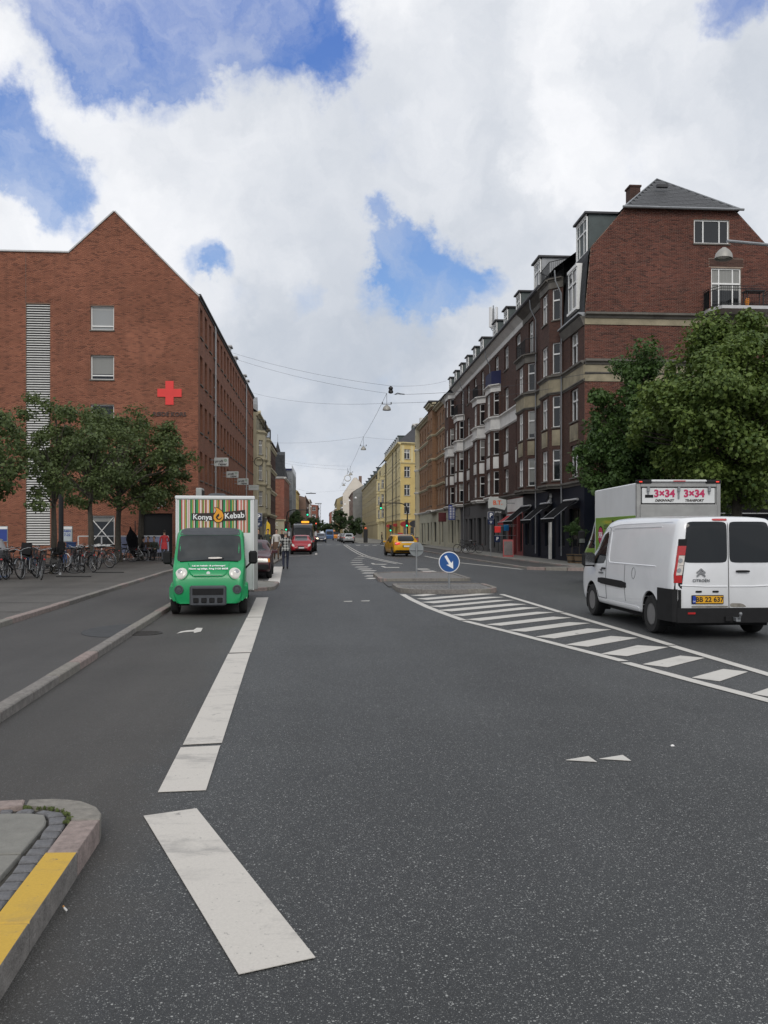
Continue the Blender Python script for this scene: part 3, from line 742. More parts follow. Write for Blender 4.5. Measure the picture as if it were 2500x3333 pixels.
def wall_mesh(w, z0, z1, holes, reveal=0.22, poly=None):
    """wall in x,z facing -y, openings with real reveals and a dark back"""
    mb = MB()
    xs = sorted({0, w} | {h[0] for h in holes} | {h[1] for h in holes}); zs = sorted({z0, z1} | {h[2] for h in holes} | {h[3] for h in holes})
    for i in range(len(xs) - 1):
        # merge cells vertically when a column has no hole
        for j in range(len(zs) - 1):
            cx, cz = (xs[i] + xs[i + 1]) / 2, (zs[j] + zs[j + 1]) / 2
            if any(h[0] < cx < h[1] and h[2] < cz < h[3] for h in holes): continue
            if poly is None: mb.face([(xs[i], 0, zs[j]), (xs[i + 1], 0, zs[j]), (xs[i + 1], 0, zs[j + 1]), (xs[i], 0, zs[j + 1])])
            else:
                p = clip_cell(xs[i], xs[i + 1], zs[j], zs[j + 1], poly)
                if p: mb.face([(a, 0, b) for a, b in p])
    for h in holes:
        a, b, c, d = h[:4]; r_ = reveal
        mb.face([(a, 0, c), (a, 0, d), (a, r_, d), (a, r_, c)]); mb.face([(b, 0, d), (b, 0, c), (b, r_, c), (b, r_, d)])
        mb.face([(a, 0, d), (b, 0, d), (b, r_, d), (a, r_, d)]); mb.face([(b, 0, c), (a, 0, c), (a, r_, c), (b, r_, c)])
    return mb

_wc = {}
def window_meshes(w, h, style, mat, d):
    key = (round(w, 2), round(h, 2), style, mat, d)
    if key in _wc: return _wc[key]
    w, h = key[0], key[1]; t = 0.07 if min(w, h) > 0.6 else 0.05; mb = MB(); y0, y1 = d, d + 0.07
    def bar(x0, x1, z0, z1, yy=None): mb.box(x0, x1, yy or y0, y1, z0, z1)
    bar(0, t, 0, h); bar(w - t, w, 0, h); bar(t, w - t, 0, t); bar(t, w - t, h - t, h)
    if 'T' in style: bar(t, w - t, h * .64 - .04, h * .64 + .04, y0 - .012)
    if '2' in style: bar(w / 2 - .045, w / 2 + .045, t, h - t, y0 - .006)
    if '3' in style: bar(w * .27 - .03, w * .27 + .03, t, h - t, y0 - .006); bar(w * .73 - .03, w * .73 + .03, t, h - t, y0 - .006)
    if 'H' in style: bar(t, w - t, h * .16, h * .16 + .07, y0 - .01)
    if 'X' in style:
        mb.tube([(t, y0, t), (w - t, y0, h - t)], .03, 4); mb.tube([(t, y0 - .01, h - t), (w - t, y0 - .01, t)], .03, 4)
    fr = mb.mesh('window', mat)
    pn = MB().face([(t, y1 - .02, t), (w - t, y1 - .02, t), (w - t, y1 - .02, h - t), (t, y1 - .02, h - t)]).mesh('pane', 'glass_shop' if 'S' in style else 'glass_pale' if 'P' in style else 'glass')
    sl = MB().box(-.05, w + .05, -.07, d, -.07, 0.0).mesh('sill', 'cornice_grey' if mat == 'white_paint' else mat)
    _wc[key] = (fr, pn, sl); return _wc[key]

class Facet:
    """one straight stretch of wall from A to B (outside on the right of A->B)"""
    def __init__(s, parent, A, B):
        s.par = parent; s.A = Vector(A); s.B = Vector(B); s.d = s.B - s.A; s.w = s.d.length; s.rz = math.atan2(s.d.y, s.d.x)
        s.o = Vector((s.A.x, s.A.y, 0)) - parent.location; s.t = s.d / s.w; s.n = Vector((s.t.y, -s.t.x))
    def loc(s, x, y, z): return (s.o.x + s.t.x * x - s.n.x * y, s.o.y + s.t.y * x - s.n.y * y, s.o.z + z)
    def part(s, mb, name, mat, smooth=None, parent=None): return mb.build(name, mat, s.par, tuple(s.o), s.rz, smooth)
    def wall(s, z0, z1, holes, mat, reveal=0.22, poly=None, name='wall', wmat='white_paint', sill=True, d=None):
        hs = [h for h in holes]
        o = s.part(wall_mesh(s.w, z0, z1, hs, reveal, poly), name, mat)
        for h in hs:
            if len(h) > 4 and h[4] is not None: s.win(h[0], h[1], h[2], h[3], h[4], h[5] if len(h) > 5 else wmat, sill, (reveal - .09) if d is None else d)
        return o
    def win(s, x0, x1, z0, z1, style, mat='white_paint', sill=True, d=0.12):
        fr, pn, sl = window_meshes(x1 - x0, z1 - z0, style, mat, round(d, 3))
        w = ob('window', fr, s.par, s.loc(x0, 0, z0), s.rz); ob('pane', pn, w)
        if sill and 'S' not in style: ob('sill', sl, w)
        return w
    def band(s, z0, z1, out_, name, mat, x0=0, x1=None, prof=None):
        """moulding along the wall; prof = list of (out, z fraction)"""
        x1 = s.w if x1 is None else x1; mb = MB()
        prof = prof or [(out_ * .35, 0), (out_ * .5, .35), (out_, .6), (out_, 1)]
        pp = [(0.03, z0)] + [(-o_, z0 + (z1 - z0) * f) for o_, f in prof] + [(0.03, z1)]
        mb.prism_x(pp, x0, x1); return s.part(mb, name, mat)

def grid_holes(w, n, ww, rows, x0=None, x1=None, style='T2', mat=None):
    x0 = 0 if x0 is None else x0; x1 = w if x1 is None else x1; p = (x1 - x0) / n
    o = []
    for i in range(n):
        c = x0 + (i + .5) * p
        for z0, z1 in rows: o.append((c - ww / 2, c + ww / 2, z0, z1, style) + ((mat,) if mat else ()))
    return o
def solid_back(b, poly, z0, z1, mat='void'):
    """dark core behind the walls so that no light leaks through a building"""
    mb = MB(); mb.prism([(x - b.location.x, y - b.location.y) for x, y in poly], z0, z1); return mb.build('core', mat, b)

# ---- bricks as pieces: the clearest 300 of a wall one by one, the rest joined
def brick_piece_mat(name, c1, c2, stain=.35):
    m = bpy.data.materials.new(name); m.use_nodes = True; MATS[name] = m
    n = N(m.node_tree); b = n.n['Principled BSDF']; uv = n.new('ShaderNodeUVMap').outputs[0]
    g = n.new('ShaderNodeNewGeometry'); oi = n.new('ShaderNodeObjectInfo').outputs['Random']
    r = n.math('FRACT', n.math('ADD', g.outputs['Random Per Island'], oi)); c = n.mix(r, (*c1, 1), (*c2, 1))
    c = n.mix(n.math('MULTIPLY', n.math('GREATER_THAN', r, .88), .45), c, (c2[0] * .45, c2[1] * .5, c2[2] * .55, 1))
    pos = n.new('ShaderNodeSeparateXYZ'); n.link(g.outputs['Position'], pos.inputs[0])
    pc = n.new('ShaderNodeCombineXYZ'); n.link(pos.outputs[0], pc.inputs[0]); n.link(pos.outputs[2], pc.inputs[1])
    big = n.ramp(n.noise(pc.outputs[0], .35, 5, .6, .3), .35, .7, .84, 1.10); mid = n.ramp(n.noise(pc.outputs[0], 1.6, 5, .65), .35, .7, .92, 1.07)
    mp = n.new('ShaderNodeMapping'); n.link(pc.outputs[0], mp.inputs[0]); mp.inputs['Scale'].default_value = (1.3, .12, 1)
    streak = n.ramp(n.noise(mp.outputs[0], 1.0, 5, .6), .5, .8, 0, stain, True)
    sc = n.new('ShaderNodeVectorMath', operation='SCALE'); n.link(c, sc.inputs[0]); n.link(n.math('MULTIPLY', big, mid), sc.inputs['Scale'])
    c = n.mix(streak, sc.outputs[0], (.035, .025, .022, 1)); n.link(c, b.inputs['Base Color']); b.inputs['Roughness'].default_value = .85; b.inputs['Specular IOR Level'].default_value = .25
brick_piece_mat('brick_piece_red', (0.365, 0.148, 0.090), (0.265, 0.104, 0.066), .28); brick_piece_mat('brick_piece_gable', (0.195, 0.072, 0.051), (0.112, 0.046, 0.037), .4)
M('mortar_red', (0.27, 0.17, 0.125), .9, .15, 2); M('mortar_gable', (0.31, 0.24, 0.19), .9, .2, 2)
def lay_bricks(f, x0, x1, z0, z1, top, keep_out, mat, focus, bw=.228, bh=.055, jx=.011, jz=.012, proud=.009):
    xs_ = []; row = 0; z = z0 + .006
    while z + bh < z1:
        x = x0 + .006 - (.12 if row % 2 else 0)
        while x + bw < x1 + .2:
            a, b = max(x, x0 + .003), min(x + bw, x1 - .003)
            ok = lambda p, q: z + bh < top(p) + .03 and z + bh < top(q) + .03 and not any(p < k[1] - .004 and q > k[0] + .004 and z < k[3] - .01 and z + bh > k[2] + .01 for k in keep_out)
            if b - a > .02:
                if ok(a, b): xs_.append((a, b, z))
                else:                       # cut brick at an edge
                    st = (b - a) / 8; run = None
                    for j in range(9):
                        if j < 8 and ok(a + st * j, a + st * (j + 1)): run = run if run is not None else a + st * j
                        elif run is not None: xs_.append((run, a + st * j, z)); run = None
            x += bw + jx
        z += bh + jz; row += 1
    A = np.array(xs_); full = np.where(A[:, 1] - A[:, 0] > bw - .002)[0]; d = np.hypot((A[full, 0] - focus[0]), (A[full, 2] - focus[1])); sel = full[np.argsort(d)[:300]]; rest = np.ones(len(A), bool); rest[sel] = False
    me = MB().box(0, bw, -proud, .004, 0, bh).mesh('brick', mat)
    for i in sel: ob('brick', me, f.par, f.loc(A[i, 0], random.uniform(-.0015, .0015), A[i, 2]), f.rz)
    B = A[rest]; n = len(B); rng = np.random.default_rng(4); yo = -proud + rng.uniform(-.002, .002, n); a, b, c, e = B[:, 0], B[:, 1], B[:, 2], B[:, 2] + bh; k = np.full(n, .004)
    V = np.stack([np.stack(q, 1) for q in ((a, yo, c), (b, yo, c), (b, yo, e), (a, yo, e), (a, k, c), (b, k, c), (b, k, e), (a, k, e))], 1).reshape(-1, 3).astype(np.float32)
    q = (np.arange(n) * 8)[:, None]; F = np.concatenate([q + np.array(t) for t in ([0, 1, 2, 3], [3, 2, 6, 7], [1, 0, 4, 5], [0, 3, 7, 4], [2, 1, 5, 6])], 1).reshape(-1, 4)
    mm = bpy.data.meshes.new('brickwork'); mm.vertices.add(len(V)); mm.vertices.foreach_set('co', V.ravel()); mm.loops.add(F.size); mm.loops.foreach_set('vertex_index', F.ravel().astype(np.int32)); mm.polygons.add(len(F)); mm.polygons.foreach_set('loop_start', np.arange(0, F.size, 4, dtype=np.int32)); mm.polygons.foreach_set('loop_total', np.full(len(F), 4, np.int32)); mm.materials.append(MATS[mat]); mm.update(calc_edges=True)
    o = ob('brickwork', mm, f.par, tuple(f.o), f.rz); o['kind'] = 'stuff'; return o

# ------------------------------------------------------------------ left: the red brick office block
LX, LY = -7.9, 54.0
K = 54.0 / 50.6
zc_ = lambda z: 1.7 + (z - 1.7) * K
bl = thing('brick_building', 'orange-red brick office block with steep gable and a red cross', 'building', (LX, LY, 0))
gx0 = -32.0
WH = []                                         # gable wall openings; x measured from gx0
def gx(x): return x * K - gx0
for zt in (14.84, 11.98, 9.12, 6.26):
    WH.append((gx(-13.56), gx(-12.23), zc_(zt - 1.42), zc_(zt), 'HP' if zt > 14 else 'H'))
lou = (gx(-17.2), gx(-15.84), 0.9, zc_(14.9))
WH += [(gx(-13.7), gx(-12.2), 0.9, 2.75, 'X'), (gx(-10.6), gx(-8.9), 0.2, 2.9, None), (gx(-22.5), gx(-21), zc_(13.4), zc_(14.84), 'H'), (gx(-22.5), gx(-21), zc_(10.5), zc_(11.98), 'H')]
fg = Facet(bl, (gx0, LY), (LX, LY))
vx = gx(-14.75); rx = gx(-12.2); zv, zr, ze = zc_(17.85), zc_(20.3), zc_(15.5)
f2 = [h for h in WH if h[0] >= vx]; f1 = [h for h in WH if h[1] <= vx] + [lou]
fgA = Facet(bl, (gx0, LY), (gx0 + vx, LY)); fgA.wall(0, zv, f1, 'mortar_red', 0.28)
fgB = Facet(bl, (gx0 + vx, LY), (LX, LY))
f2 = [(h[0] - vx, h[1] - vx) + h[2:] for h in f2]
fgB.wall(0, zr, f2, 'mortar_red', 0.25, poly=[(0, 0), (LX - gx0 - vx, 0), (LX - gx0 - vx, ze), (rx - vx, zr), (0, zv)])
def top_l(x): return zv if x <= vx else zv + (zr - zv) * (x - vx) / (rx - vx) if x <= rx else zr + (ze - zr) * (x - rx) / (LX - gx0 - rx)
lay_bricks(fg, 8.0, LX - gx0, 0.02, zr, top_l, WH + [lou], 'brick_piece_red', (gx(-10.6), zc_(12.6)))
# coping along the gable edge and the flat parapet
def rail(pts, w, h, name, mat, b): 
    mb = MB()
    for p, q in zip(pts, pts[1:]):
        p, q = Vector(p), Vector(q); t = (q - p).normalized(); up = Vector((0, -1, 0)).cross(t); up = up if up.z > 0 else -up
        y = Vector((0, w / 2, 0))
        c = [p - y, p + y, q + y, q - y]; mb.idx([v - b.location for v in c] + [v + up * h - b.location for v in c], [(3, 2, 1, 0), (4, 5, 6, 7), (0, 1, 5, 4), (1, 2, 6, 5), (2, 3, 7, 6), (3, 0, 4, 7)])
    return mb.build(name, mat, b)
rail([(gx0, LY + .1, zv), (gx0 + vx, LY + .1, zv)], .4, .09, 'coping', 'zinc_light', bl)
rail([(gx0 + vx - .02, LY + .1, zv + .02), (gx0 + rx, LY + .1, zr), (LX + .05, LY + .1, ze - .05)], .34, .08, 'coping', 'zinc_light', bl)
# louvre slats
sl_me = MB().prism_x([(-.035, 0), (.05, .075), (.055, .09), (-.035, .018)], lou[0] + .02, lou[1] - .02).mesh('slat', 'louvre_white')
zl = 0.95
while zl < lou[3] - .06:
    ob('slat', sl_me, bl, fg.loc(0, .06, zl), 0); zl += 0.15
fg.part(MB().box(lou[0], lou[1], .2, .25, .9, lou[3]), 'louvre_back', 'void')
fg.part(MB().box(gx(-10.6), gx(-8.9), .2, .25, .2, 2.9), 'doorway', 'void')
# expansion joint
fg.part(MB().box(lou[0] - .01, lou[0] + .01, -.014, .01, lou[3], zv), 'joint', 'cornice_grey')
# red cross and lettering
M('cross_red', (0.72, 0.035, 0.03), 0.5, 0.06, 1.5); M('letter_dark', (0.06, 0.035, 0.03), 0.6, 0)
cxm = gx(-9.05); czm = zc_(9.83); a, b_ = .25, .74
fg.part(MB().prism_y([(cxm + x, czm + z) for x, z in ((-a, b_), (a, b_), (a, a), (b_, a), (b_, -a), (a, -a), (a, -b_), (-a, -b_), (-a, -a), (-b_, -a), (-b_, a), (-a, a))], -.06, -.013), 'red_cross', 'cross_red')
ob('lettering', text_me('RØDE KORS', .36, 'letter_dark', .02, .010, space=1.05), bl, fg.loc(cxm, -.04, zc_(8.58)), 0)
# street side with its rows of deep windows
LEND = 94.6
fs = Facet(bl, (LX, LY), (LX, LEND)); hs = []
k = 0; y = 0.75
ys_ = []
while y < LEND - LY - 1.5:
    if not (5.9 < y + .5 < 7.4 or 31.3 < y + .5 < 32.6): ys_.append(y)
    y += 2.13
for y in ys_:
    for zb_ in (13.3, 10.5, 7.65, 4.8): hs.append((y, y + 1.12, zc_(zb_), zc_(zb_ + 1.72), 'H'))
fs.wall(0, ze, hs, 'brick_red', 0.3)
for y in ys_:
    pass
fs.band(ze - .1, ze + .14, .16, 'gutter', 'roof_dark')
MB_ = lambda: MB()
rf = MB(); o_ = bl.location
def rp(x, y, z): return (x - o_.x, y - o_.y, z)
xr_, xv_ = gx0 + rx, gx0 + vx
rf.face([rp(LX + .15, LY + .05, ze), rp(LX + .15, LEND, ze), rp(xr_, LEND, zr), rp(xr_, LY + .05, zr)])
rf.face([rp(xv_, LY + .05, zv), rp(xr_, LY + .05, zr), rp(xr_, LEND, zr), rp(xv_, LEND, zv)])
rf.face([rp(gx0, LY + .05, zv), rp(xv_, LY + .05, zv), rp(xv_, LEND, zv), rp(gx0, LEND, zv)])
rf.build('roof', 'roof_dark', bl)
solid_back(bl, [(gx0, LY + .35), (LX - .35, LY + .35), (LX - .35, LEND), (gx0, LEND)], 0, ze - .1)
Facet(bl, (LX, LEND), (-20, LEND)).wall(0, ze, [], 'brick_red')
for yp in (57.6 * K - 54 + .15, LEND - LY - 9.2):
    mb = MB(); mb.tube([(yp, -.1, .3), (yp, -.1, ze - .3), (yp, -.02, ze)], .06, 8)
    for zz_ in range(2, 16, 2): mb.box(yp - .075, yp + .075, -.17, 0, zz_, zz_ + .06)
    fs.part(mb, 'downpipe', 'zinc_light', 40)
for yp in (LEND - LY - 20.5, LEND - LY - 16, LEND - LY - 7, LEND - LY - 4):      # small zinc dormers above the gutter
    mb = MB(); mb.box(yp, yp + .9, .25, 1.5, ze, ze + 1.2); mb.box(yp - .12, yp + 1.02, .1, 1.5, ze + 1.2, ze + 1.32); fs.part(mb, 'dormer', 'zinc_light')
# roof vents, small dark things on the side wall
for yy in range(3): fs.part(MB().lathe([(.09, -.08), (.09, 0)], 10, (4.4 + yy * 4.3, 0, zc_(8.0) - yy * .1), 'y'), 'vent', 'iron_black')

# travel agency signs projecting from the side wall
def profil_sign(y, z, w, h, label, txt=True):
    s = thing('projecting_sign', label, 'sign', (LX, y, z), 0, 'projecting signs on the brick wall')
    MB().bevbox(.25, .25 + w, -.06, .06, 0, h, .02).build('panel', 'sign_white2', s)
    MB().box(0.0, .26, -.02, .02, h * .2, h * .28).box(0.0, .26, -.02, .02, h * .7, h * .78).build('bracket', 'galv', s)
    if txt:
        ob('lettering', text_me('profil', h * .42, 'letter_dark2', .003, h * .012), s, (.25 + w * .36, -.064, h * .58))
        ob('lettering', text_me('rejser', h * .42, 'letter_dark2', .003, h * .012), s, (.25 + w * .60, -.064, h * .25))
        mb = MB()
        for k in range(7):
            q = 2 * math.pi * k / 7; mb.torus((.25 + w * .80 + .05 * h * math.cos(q), -.064, h * .70 + .05 * h * math.sin(q)), h * .12, h * .012, 12, 4, 'y')
        mb.build('emblem', 'emblem_green', s)
    else: ob('lettering', text_me('profil rejser', h * .3, 'emblem_green', .003), s, (.25 + w * .5, -.064, h * .62))
    return s
M('sign_white2', (0.50, 0.52, 0.50), 0.5, 0.06, 3); M('letter_dark2', (0.03, 0.03, 0.03), 0.5, 0); M('emblem_green', (0.25, 0.36, 0.27), 0.6, 0)
for (u, v, w_, h_, X_, lab, tx) in ((733, 1518, 46, 28, -6.9, 'white travel agency sign nearest on the brick wall, largest of its row', True), (769, 1556, 39, 21, -6.9, 'second white travel agency sign along the brick wall', True),
                                (801, 1579, 36, 21, -6.9, 'third white travel agency sign along the brick wall', True), (834, 1597, 33, 17, -6.9, 'farthest pale sign of the row on the brick wall', False)):
    Y_ = YX(u, X_); D_ = X_ * SY + Y_ * CY; pxm = D_ / FPX
    profil_sign(Y_, ZZ(v + (h_ - 28) * .1, X_, Y_), w_ * pxm, h_ * pxm, lab, tx)

# small shop boxes over the ground floor at the corner behind the truck
p = W(655, 1605, 53.5); s = thing('light_box', 'white light box sign above the kebab truck at the brick corner', 'sign', (p.x, p.y - .3, p.z - .45))
MB().bevbox(-.25, .1, -.25, .9, 0, .75, .03).build('case', 'sign_white2', s); [MB().bevbox(.1, .14, -.15 + .2 * k, -.02 + .2 * k, .1, .62, .01).build('sign_letter', 'letter_dark2', s) for k in range(5)]

# ------------------------------------------------------------------ right: the dark brick row
RX, RY = 13.3, 43.3
br = thing('brick_apartment_row', 'dark brown brick apartment row with bay windows, mansard and red gable', 'building', (RX, RY, 0))
FL = [(4.67, 6.40), (7.67, 9.42), (10.69, 12.42), (13.72, 15.46)]
G0, EAV = 4.3, 16.5
def span(y_far, y_near, holes_y, z0, z1, mat='brick_dark', x=RX, **kw):
    f = Facet(br, (x, y_far), (x, y_near))
    f.wall(z0, z1, [(y_far - h[1], y_far - h[0]) + tuple(h[2:]) for h in holes_y], mat, **kw); return f
def cols(y0, y1, fl, style='T2'): return [(y0, y1, a, b, style) for a, b in fl]
units = []
# bays: near y, far y, number of storeys carried up, top finish, trim colour
BAYS = [(47.3, 50.6, 4, 'rail', 'stucco_dirty'), (53.2, 56.9, 3, 'rail2', 'stucco_dirty'), (64.4, 68.0, 3, 'blue', 'stucco_white'), (70.3, 73.9, 3, 'rail2', 'stucco_white'), (81.3, 84.7, 3, 'rail2', 'stucco_white'), (87.3, 90.9, 4, 'roof', 'stucco_white')]
DEP = 0.62
def spandrels(f, x0, x1, tm):
    f.part(MB().box(x0, x1, -.035, .02, 6.62, 7.50), 'spandrel', tm)
    f.part(MB().box(x0 + .1, x1 - .1, -.05, .0, 6.75, 7.35), 'spandrel', tm)
for yn, yf, nfl, top, tm in BAYS:
    zt = FL[nfl - 1][1] + 0.55
    A, B, C, D_ = (RX, yf), (RX - DEP, yf - DEP), (RX - DEP, yn + DEP), (RX, yn)
    for P, Q in ((A, B), (B, C), (C, D_)):
        f = Facet(br, P, Q); w = f.w; ww = 0.5 if w < 1.2 else 1.15
        f.wall(G0, zt, [(w / 2 - ww / 2, w / 2 + ww / 2, a, b, 'T' if ww < 1 else 'T2') for a, b in FL[:nfl]], 'brick_dark', 0.16)
        spandrels(f, w / 2 - ww / 2, w / 2 + ww / 2, tm)
        f.band(9.62, 10.5, .07, 'stucco_band', tm, prof=[(.05, 0), (.05, 1)])
        f.band(10.36, 10.58, .2, 'cornice', 'cornice_grey' if tm != 'stucco_white' else tm)
        f.band(9.5, 9.64, .1, 'cornice', 'cornice_grey' if tm != 'stucco_white' else tm)
        f.band(zt - .5, zt - .1, .08, 'stucco_band', 'cornice_grey' if tm != 'stucco_white' else tm, prof=[(.05, 0), (.05, 1)]); f.band(zt - .12, zt + .06, .22, 'cornice', 'cornice_grey' if tm != 'stucco_white' else tm)
        f.band(G0 - .12, G0 + .14, .2, 'cornice', 'cornice_grey' if tm != 'stucco_white' else tm)
        # pilaster stumps in the stucco zone
    mb = MB(); mb.prism([(p[0] - RX, p[1] - RY) for p in (A, B, C, D_)], zt - .05, zt + .04); mb.build('bay_roof', 'zinc', br)
    prt = [Vector((p[0] - RX, p[1] - RY, zt + .05)) for p in (A, B, C, D_)]
    if top in ('rail', 'rail2'):
        mb = MB(); hh = 1.0
        for P, Q in zip(prt, prt[1:]):
            n = max(3, int((Q - P).length / .11))
            for i in range(n + 1): q = P.lerp(Q, i / n); mb.tube([q, q + Vector((0, 0, hh))], .011, 4)
            mb.tube([P + Vector((0, 0, hh)), Q + Vector((0, 0, hh))], .025, 5); mb.tube([P + Vector((0, 0, .12)), Q + Vector((0, 0, .12))], .018, 5)
        mb.build('balcony_railing', 'iron_black', br)
    elif top == 'blue':
        mb = MB()
        for P, Q in zip(prt, prt[1:]): mb.face([P, Q, Q + Vector((0, 0, 1.05)), P + Vector((0, 0, 1.05))])
        mb.build('balcony_screen', 'blue_cloth', br)
    else:
        mb = MB(); e = .35
        b_ = [Vector((p[0] - RX + dx, p[1] - RY + dy, zt + .06)) for p, dx, dy in ((A, 0, e), (B, -e, e * .4), (C, -e, -e * .4), (D_, 0, -e))]
        apex = Vector((1.2, (yn + yf) / 2 - RY, zt + .9)); k = [tuple(v) for v in b_]
        for i in range(3): mb.face([k[i], k[i + 1], tuple(apex)])
        mb.face(k[::-1]); mb.build('bay_roof', 'slate', br)
# flat stretches between the bays
flats = [(43.3, 47.3, [(44.45, 45.9)], 3, 12.9, 'stucco_dirty'), (50.6, 53.2, [], 4, EAV, 'stucco_dirty'), (53.2, 56.9, [(54.25, 55.55)], 'top', EAV, 'stucco_dirty'),
         (56.9, 64.4, [(57.9, 59.3), (61.8, 63.2)], 4, EAV, 'stucco_white'), (64.4, 68.0, [(65.4, 66.8)], 'top', EAV, 'stucco_white'), (68.0, 70.3, [], 4, EAV, 'stucco_white'),
         (70.3, 73.9, [(71.5, 72.8)], 'top', EAV, 'stucco_white'), (73.9, 81.3, [(75.0, 76.3), (78.7, 80.0)], 4, EAV, 'stucco_white'), (81.3, 84.7, [(82.4, 83.7)], 'top', EAV, 'stucco_white'),
         (84.7, 87.3, [], 4, EAV, 'stucco_white'), (90.9, 95.0, [(92.2, 93.5)], 4, EAV, 'stucco_white')]
for y0, y1, cs, n, ztop, tm in flats:
    if n == 'top':
        z0 = FL[2][1] + .55; f = span(y1, y0, [(a, b, FL[3][0] - .45, FL[3][1], 'T2') for a, b in cs], z0, ztop)
    else:
        z0 = G0; f = span(y1, y0, [h for a, b in cs for h in cols(a, b, FL[:n])], z0, ztop)
        for a, b in cs: spandrels(f, y1 - b, y1 - a, tm)
        f.band(9.62, 10.5, .07, 'stucco_band', tm, prof=[(.05, 0), (.05, 1)])
        cm_ = 'cornice_grey' if tm != 'stucco_white' else tm
        f.band(10.36, 10.58, .2, 'cornice', cm_); f.band(9.5, 9.64, .1, 'cornice', cm_); f.band(G0 - .12, G0 + .14, .2, 'cornice', 'cornice_grey')
    if ztop == EAV:
        f.band(15.62, 16.35, .12, 'stucco_band', 'stucco_white' if y0 > 56 else 'cornice_grey', prof=[(.05, 0), (.07, .1), (.07, .5), (.5, 1)]); f.band(16.35, 16.55, .62, 'gutter', 'roof_dark', prof=[(.55, 0), (.62, .4), (.62, 1)])
    else:
        f.band(12.4, 12.85, .08, 'stucco_band', 'cornice_grey', prof=[(.05, 0), (.25, 1)]); f.band(12.85, 13.05, .34, 'gutter', 'zinc')
# roof of the row: slope, dormers, ridge
rm = MB()
def q(x, y, z): return (x - RX, y - RY, z)
rm.face([q(12.75, 95, 16.5), q(12.75, 47.2, 16.5), q(15.4, 47.2, 18.5), q(15.4, 95, 18.5)]); rm.face([q(15.4, 95, 18.5), q(15.4, 47.2, 18.5), q(18.4, 47.2, 21.3), q(18.4, 95, 21.3)]); rm.face([q(18.4, 95, 21.3), q(18.4, 47.2, 21.3), q(23.3, 47.2, 16.5), q(23.3, 95, 16.5)])
rm.build('roof', 'slate', br)
# corner mansard: steep slate face with a tall window, then the upper slope
mz = MB(); mz.mat(0)
mp = [(13.3, 13.0), (13.36, 14.2), (13.5, 16.0), (13.62, 16.4)]
for (xa, za), (xb, zb2) in zip(mp, mp[1:]): mz.face([q(xa, 47.3, za), q(xa, 43.35, za), q(xb, 43.35, zb2), q(xb, 47.3, zb2)])
mz.face([q(13.62, 47.3, 16.4), q(13.62, 43.35, 16.4), q(15.5, 43.35, 18.5), q(15.5, 47.3, 18.5)])
mz.face([q(13.3, 47.3, 13.0), q(13.36, 47.3, 14.2), q(13.5, 47.3, 16.0), q(13.62, 47.3, 16.4), q(15.5, 47.3, 18.5), q(15.5, 47.3, 13)])
mansard = mz.build('mansard', 'slate', br)
fm = Facet(br, (13.22, 45.95), (13.22, 44.4)); fm.win(0, 1.55, 13.6, 15.75, 'T2', d=-.02)
fm.part(MB().box(-.08, 1.63, -.06, .5, 15.75, 15.9).box(-.08, 0, .0, .4, 13.5, 15.75).box(1.55, 1.63, .0, .4, 13.5, 15.75).box(-.1, 1.65, -.08, .3, 13.48, 13.6), 'window_casing', 'white_paint')
def dormer(y0, y1, z0, z1, x0, depth, side='copper_green', name='dormer'):
    f = Facet(br, (x0, y1), (x0, y0)); w = y1 - y0
    f.part(MB().box(0, w, .02, depth, z0, z1), name, side)
    f.part(MB().box(-.14, w + .14, -.18, depth, z1, z1 + .1), 'dormer_roof', 'roof_dark')
    f.part(MB().box(0, .1, -.04, .05, z0, z1).box(w - .1, w, -.04, .05, z0, z1).box(0, w, -.05, .06, z1 - .12, z1).box(0, w, -.08, .06, z0, z0 + .1), 'dormer_casing', 'white_paint')
    f.win(.1, w - .1, z0 + .1, z1 - .12, 'T3' if w > 1.4 else 'T2', sill=False, d=-.02)
dormer(44.2, 46.1, 16.35, 18.45, 13.72, 2.2)
dormer(50.9, 52.5, 16.55, 18.3, 12.95, 2.4, 'zinc')
for y in (57.6, 61.7, 65.6, 71.4, 75.0, 78.8, 82.4, 86.2, 90.0): dormer(y, y + 1.25, 16.6, 18.1, 13.25, 2.2)
# the gable towards the side street
gw = 10.0; Gp = [(0, 0), (gw, 0), (gw, 16.4), (gw - 2.05, 18.5), (2.15, 18.5), (.32, 16.4), (.2, 16.0), (.06, 14.2), (0, 13)]
fG = Facet(br, (RX, RY), (RX + gw, RY))
gh = [(19.08 - RX, 20.96 - RX, 16.72, 17.97, '3Q'), (20.0 - RX, 21.6 - RX, 13.25, 15.47, 'T3')]
fG.wall(G0, 18.5, gh, 'mortar_gable', 0.16, poly=[(0, G0), (gw, G0), (gw, 16.4), (gw - 2.05, 18.5), (2.15, 18.5), (.32, 16.4), (0, 13)])
for z0, z1, o__, mt in ((12.75, 13.02, .3, 'cornice_grey'), (10.35, 10.62, .26, 'cornice_grey'), (9.85, 9.97, .12, 'cornice_grey')): fG.band(z0, z1, o__, 'cornice', mt)
fG.band(12.42, 12.75, .06, 'stucco_band', 'stucco_dirty', prof=[(.05, 0), (.05, 1)]); fG.band(9.5, 10.35, .06, 'stucco_band', 'stucco_dirty', prof=[(.05, 0), (.05, 1)])
fG.band(G0 - .12, G0 + .14, .2, 'cornice', 'cornice_grey')
def top_r(x): return 13.0 + (16.4 - 13.0) * x / .32 if x < .32 else 16.4 + 2.1 * (x - .32) / 1.83 if x < 2.15 else 18.5 if x < gw - 2.05 else 18.5 - 2.1 * (x - gw + 2.05) / 2.05
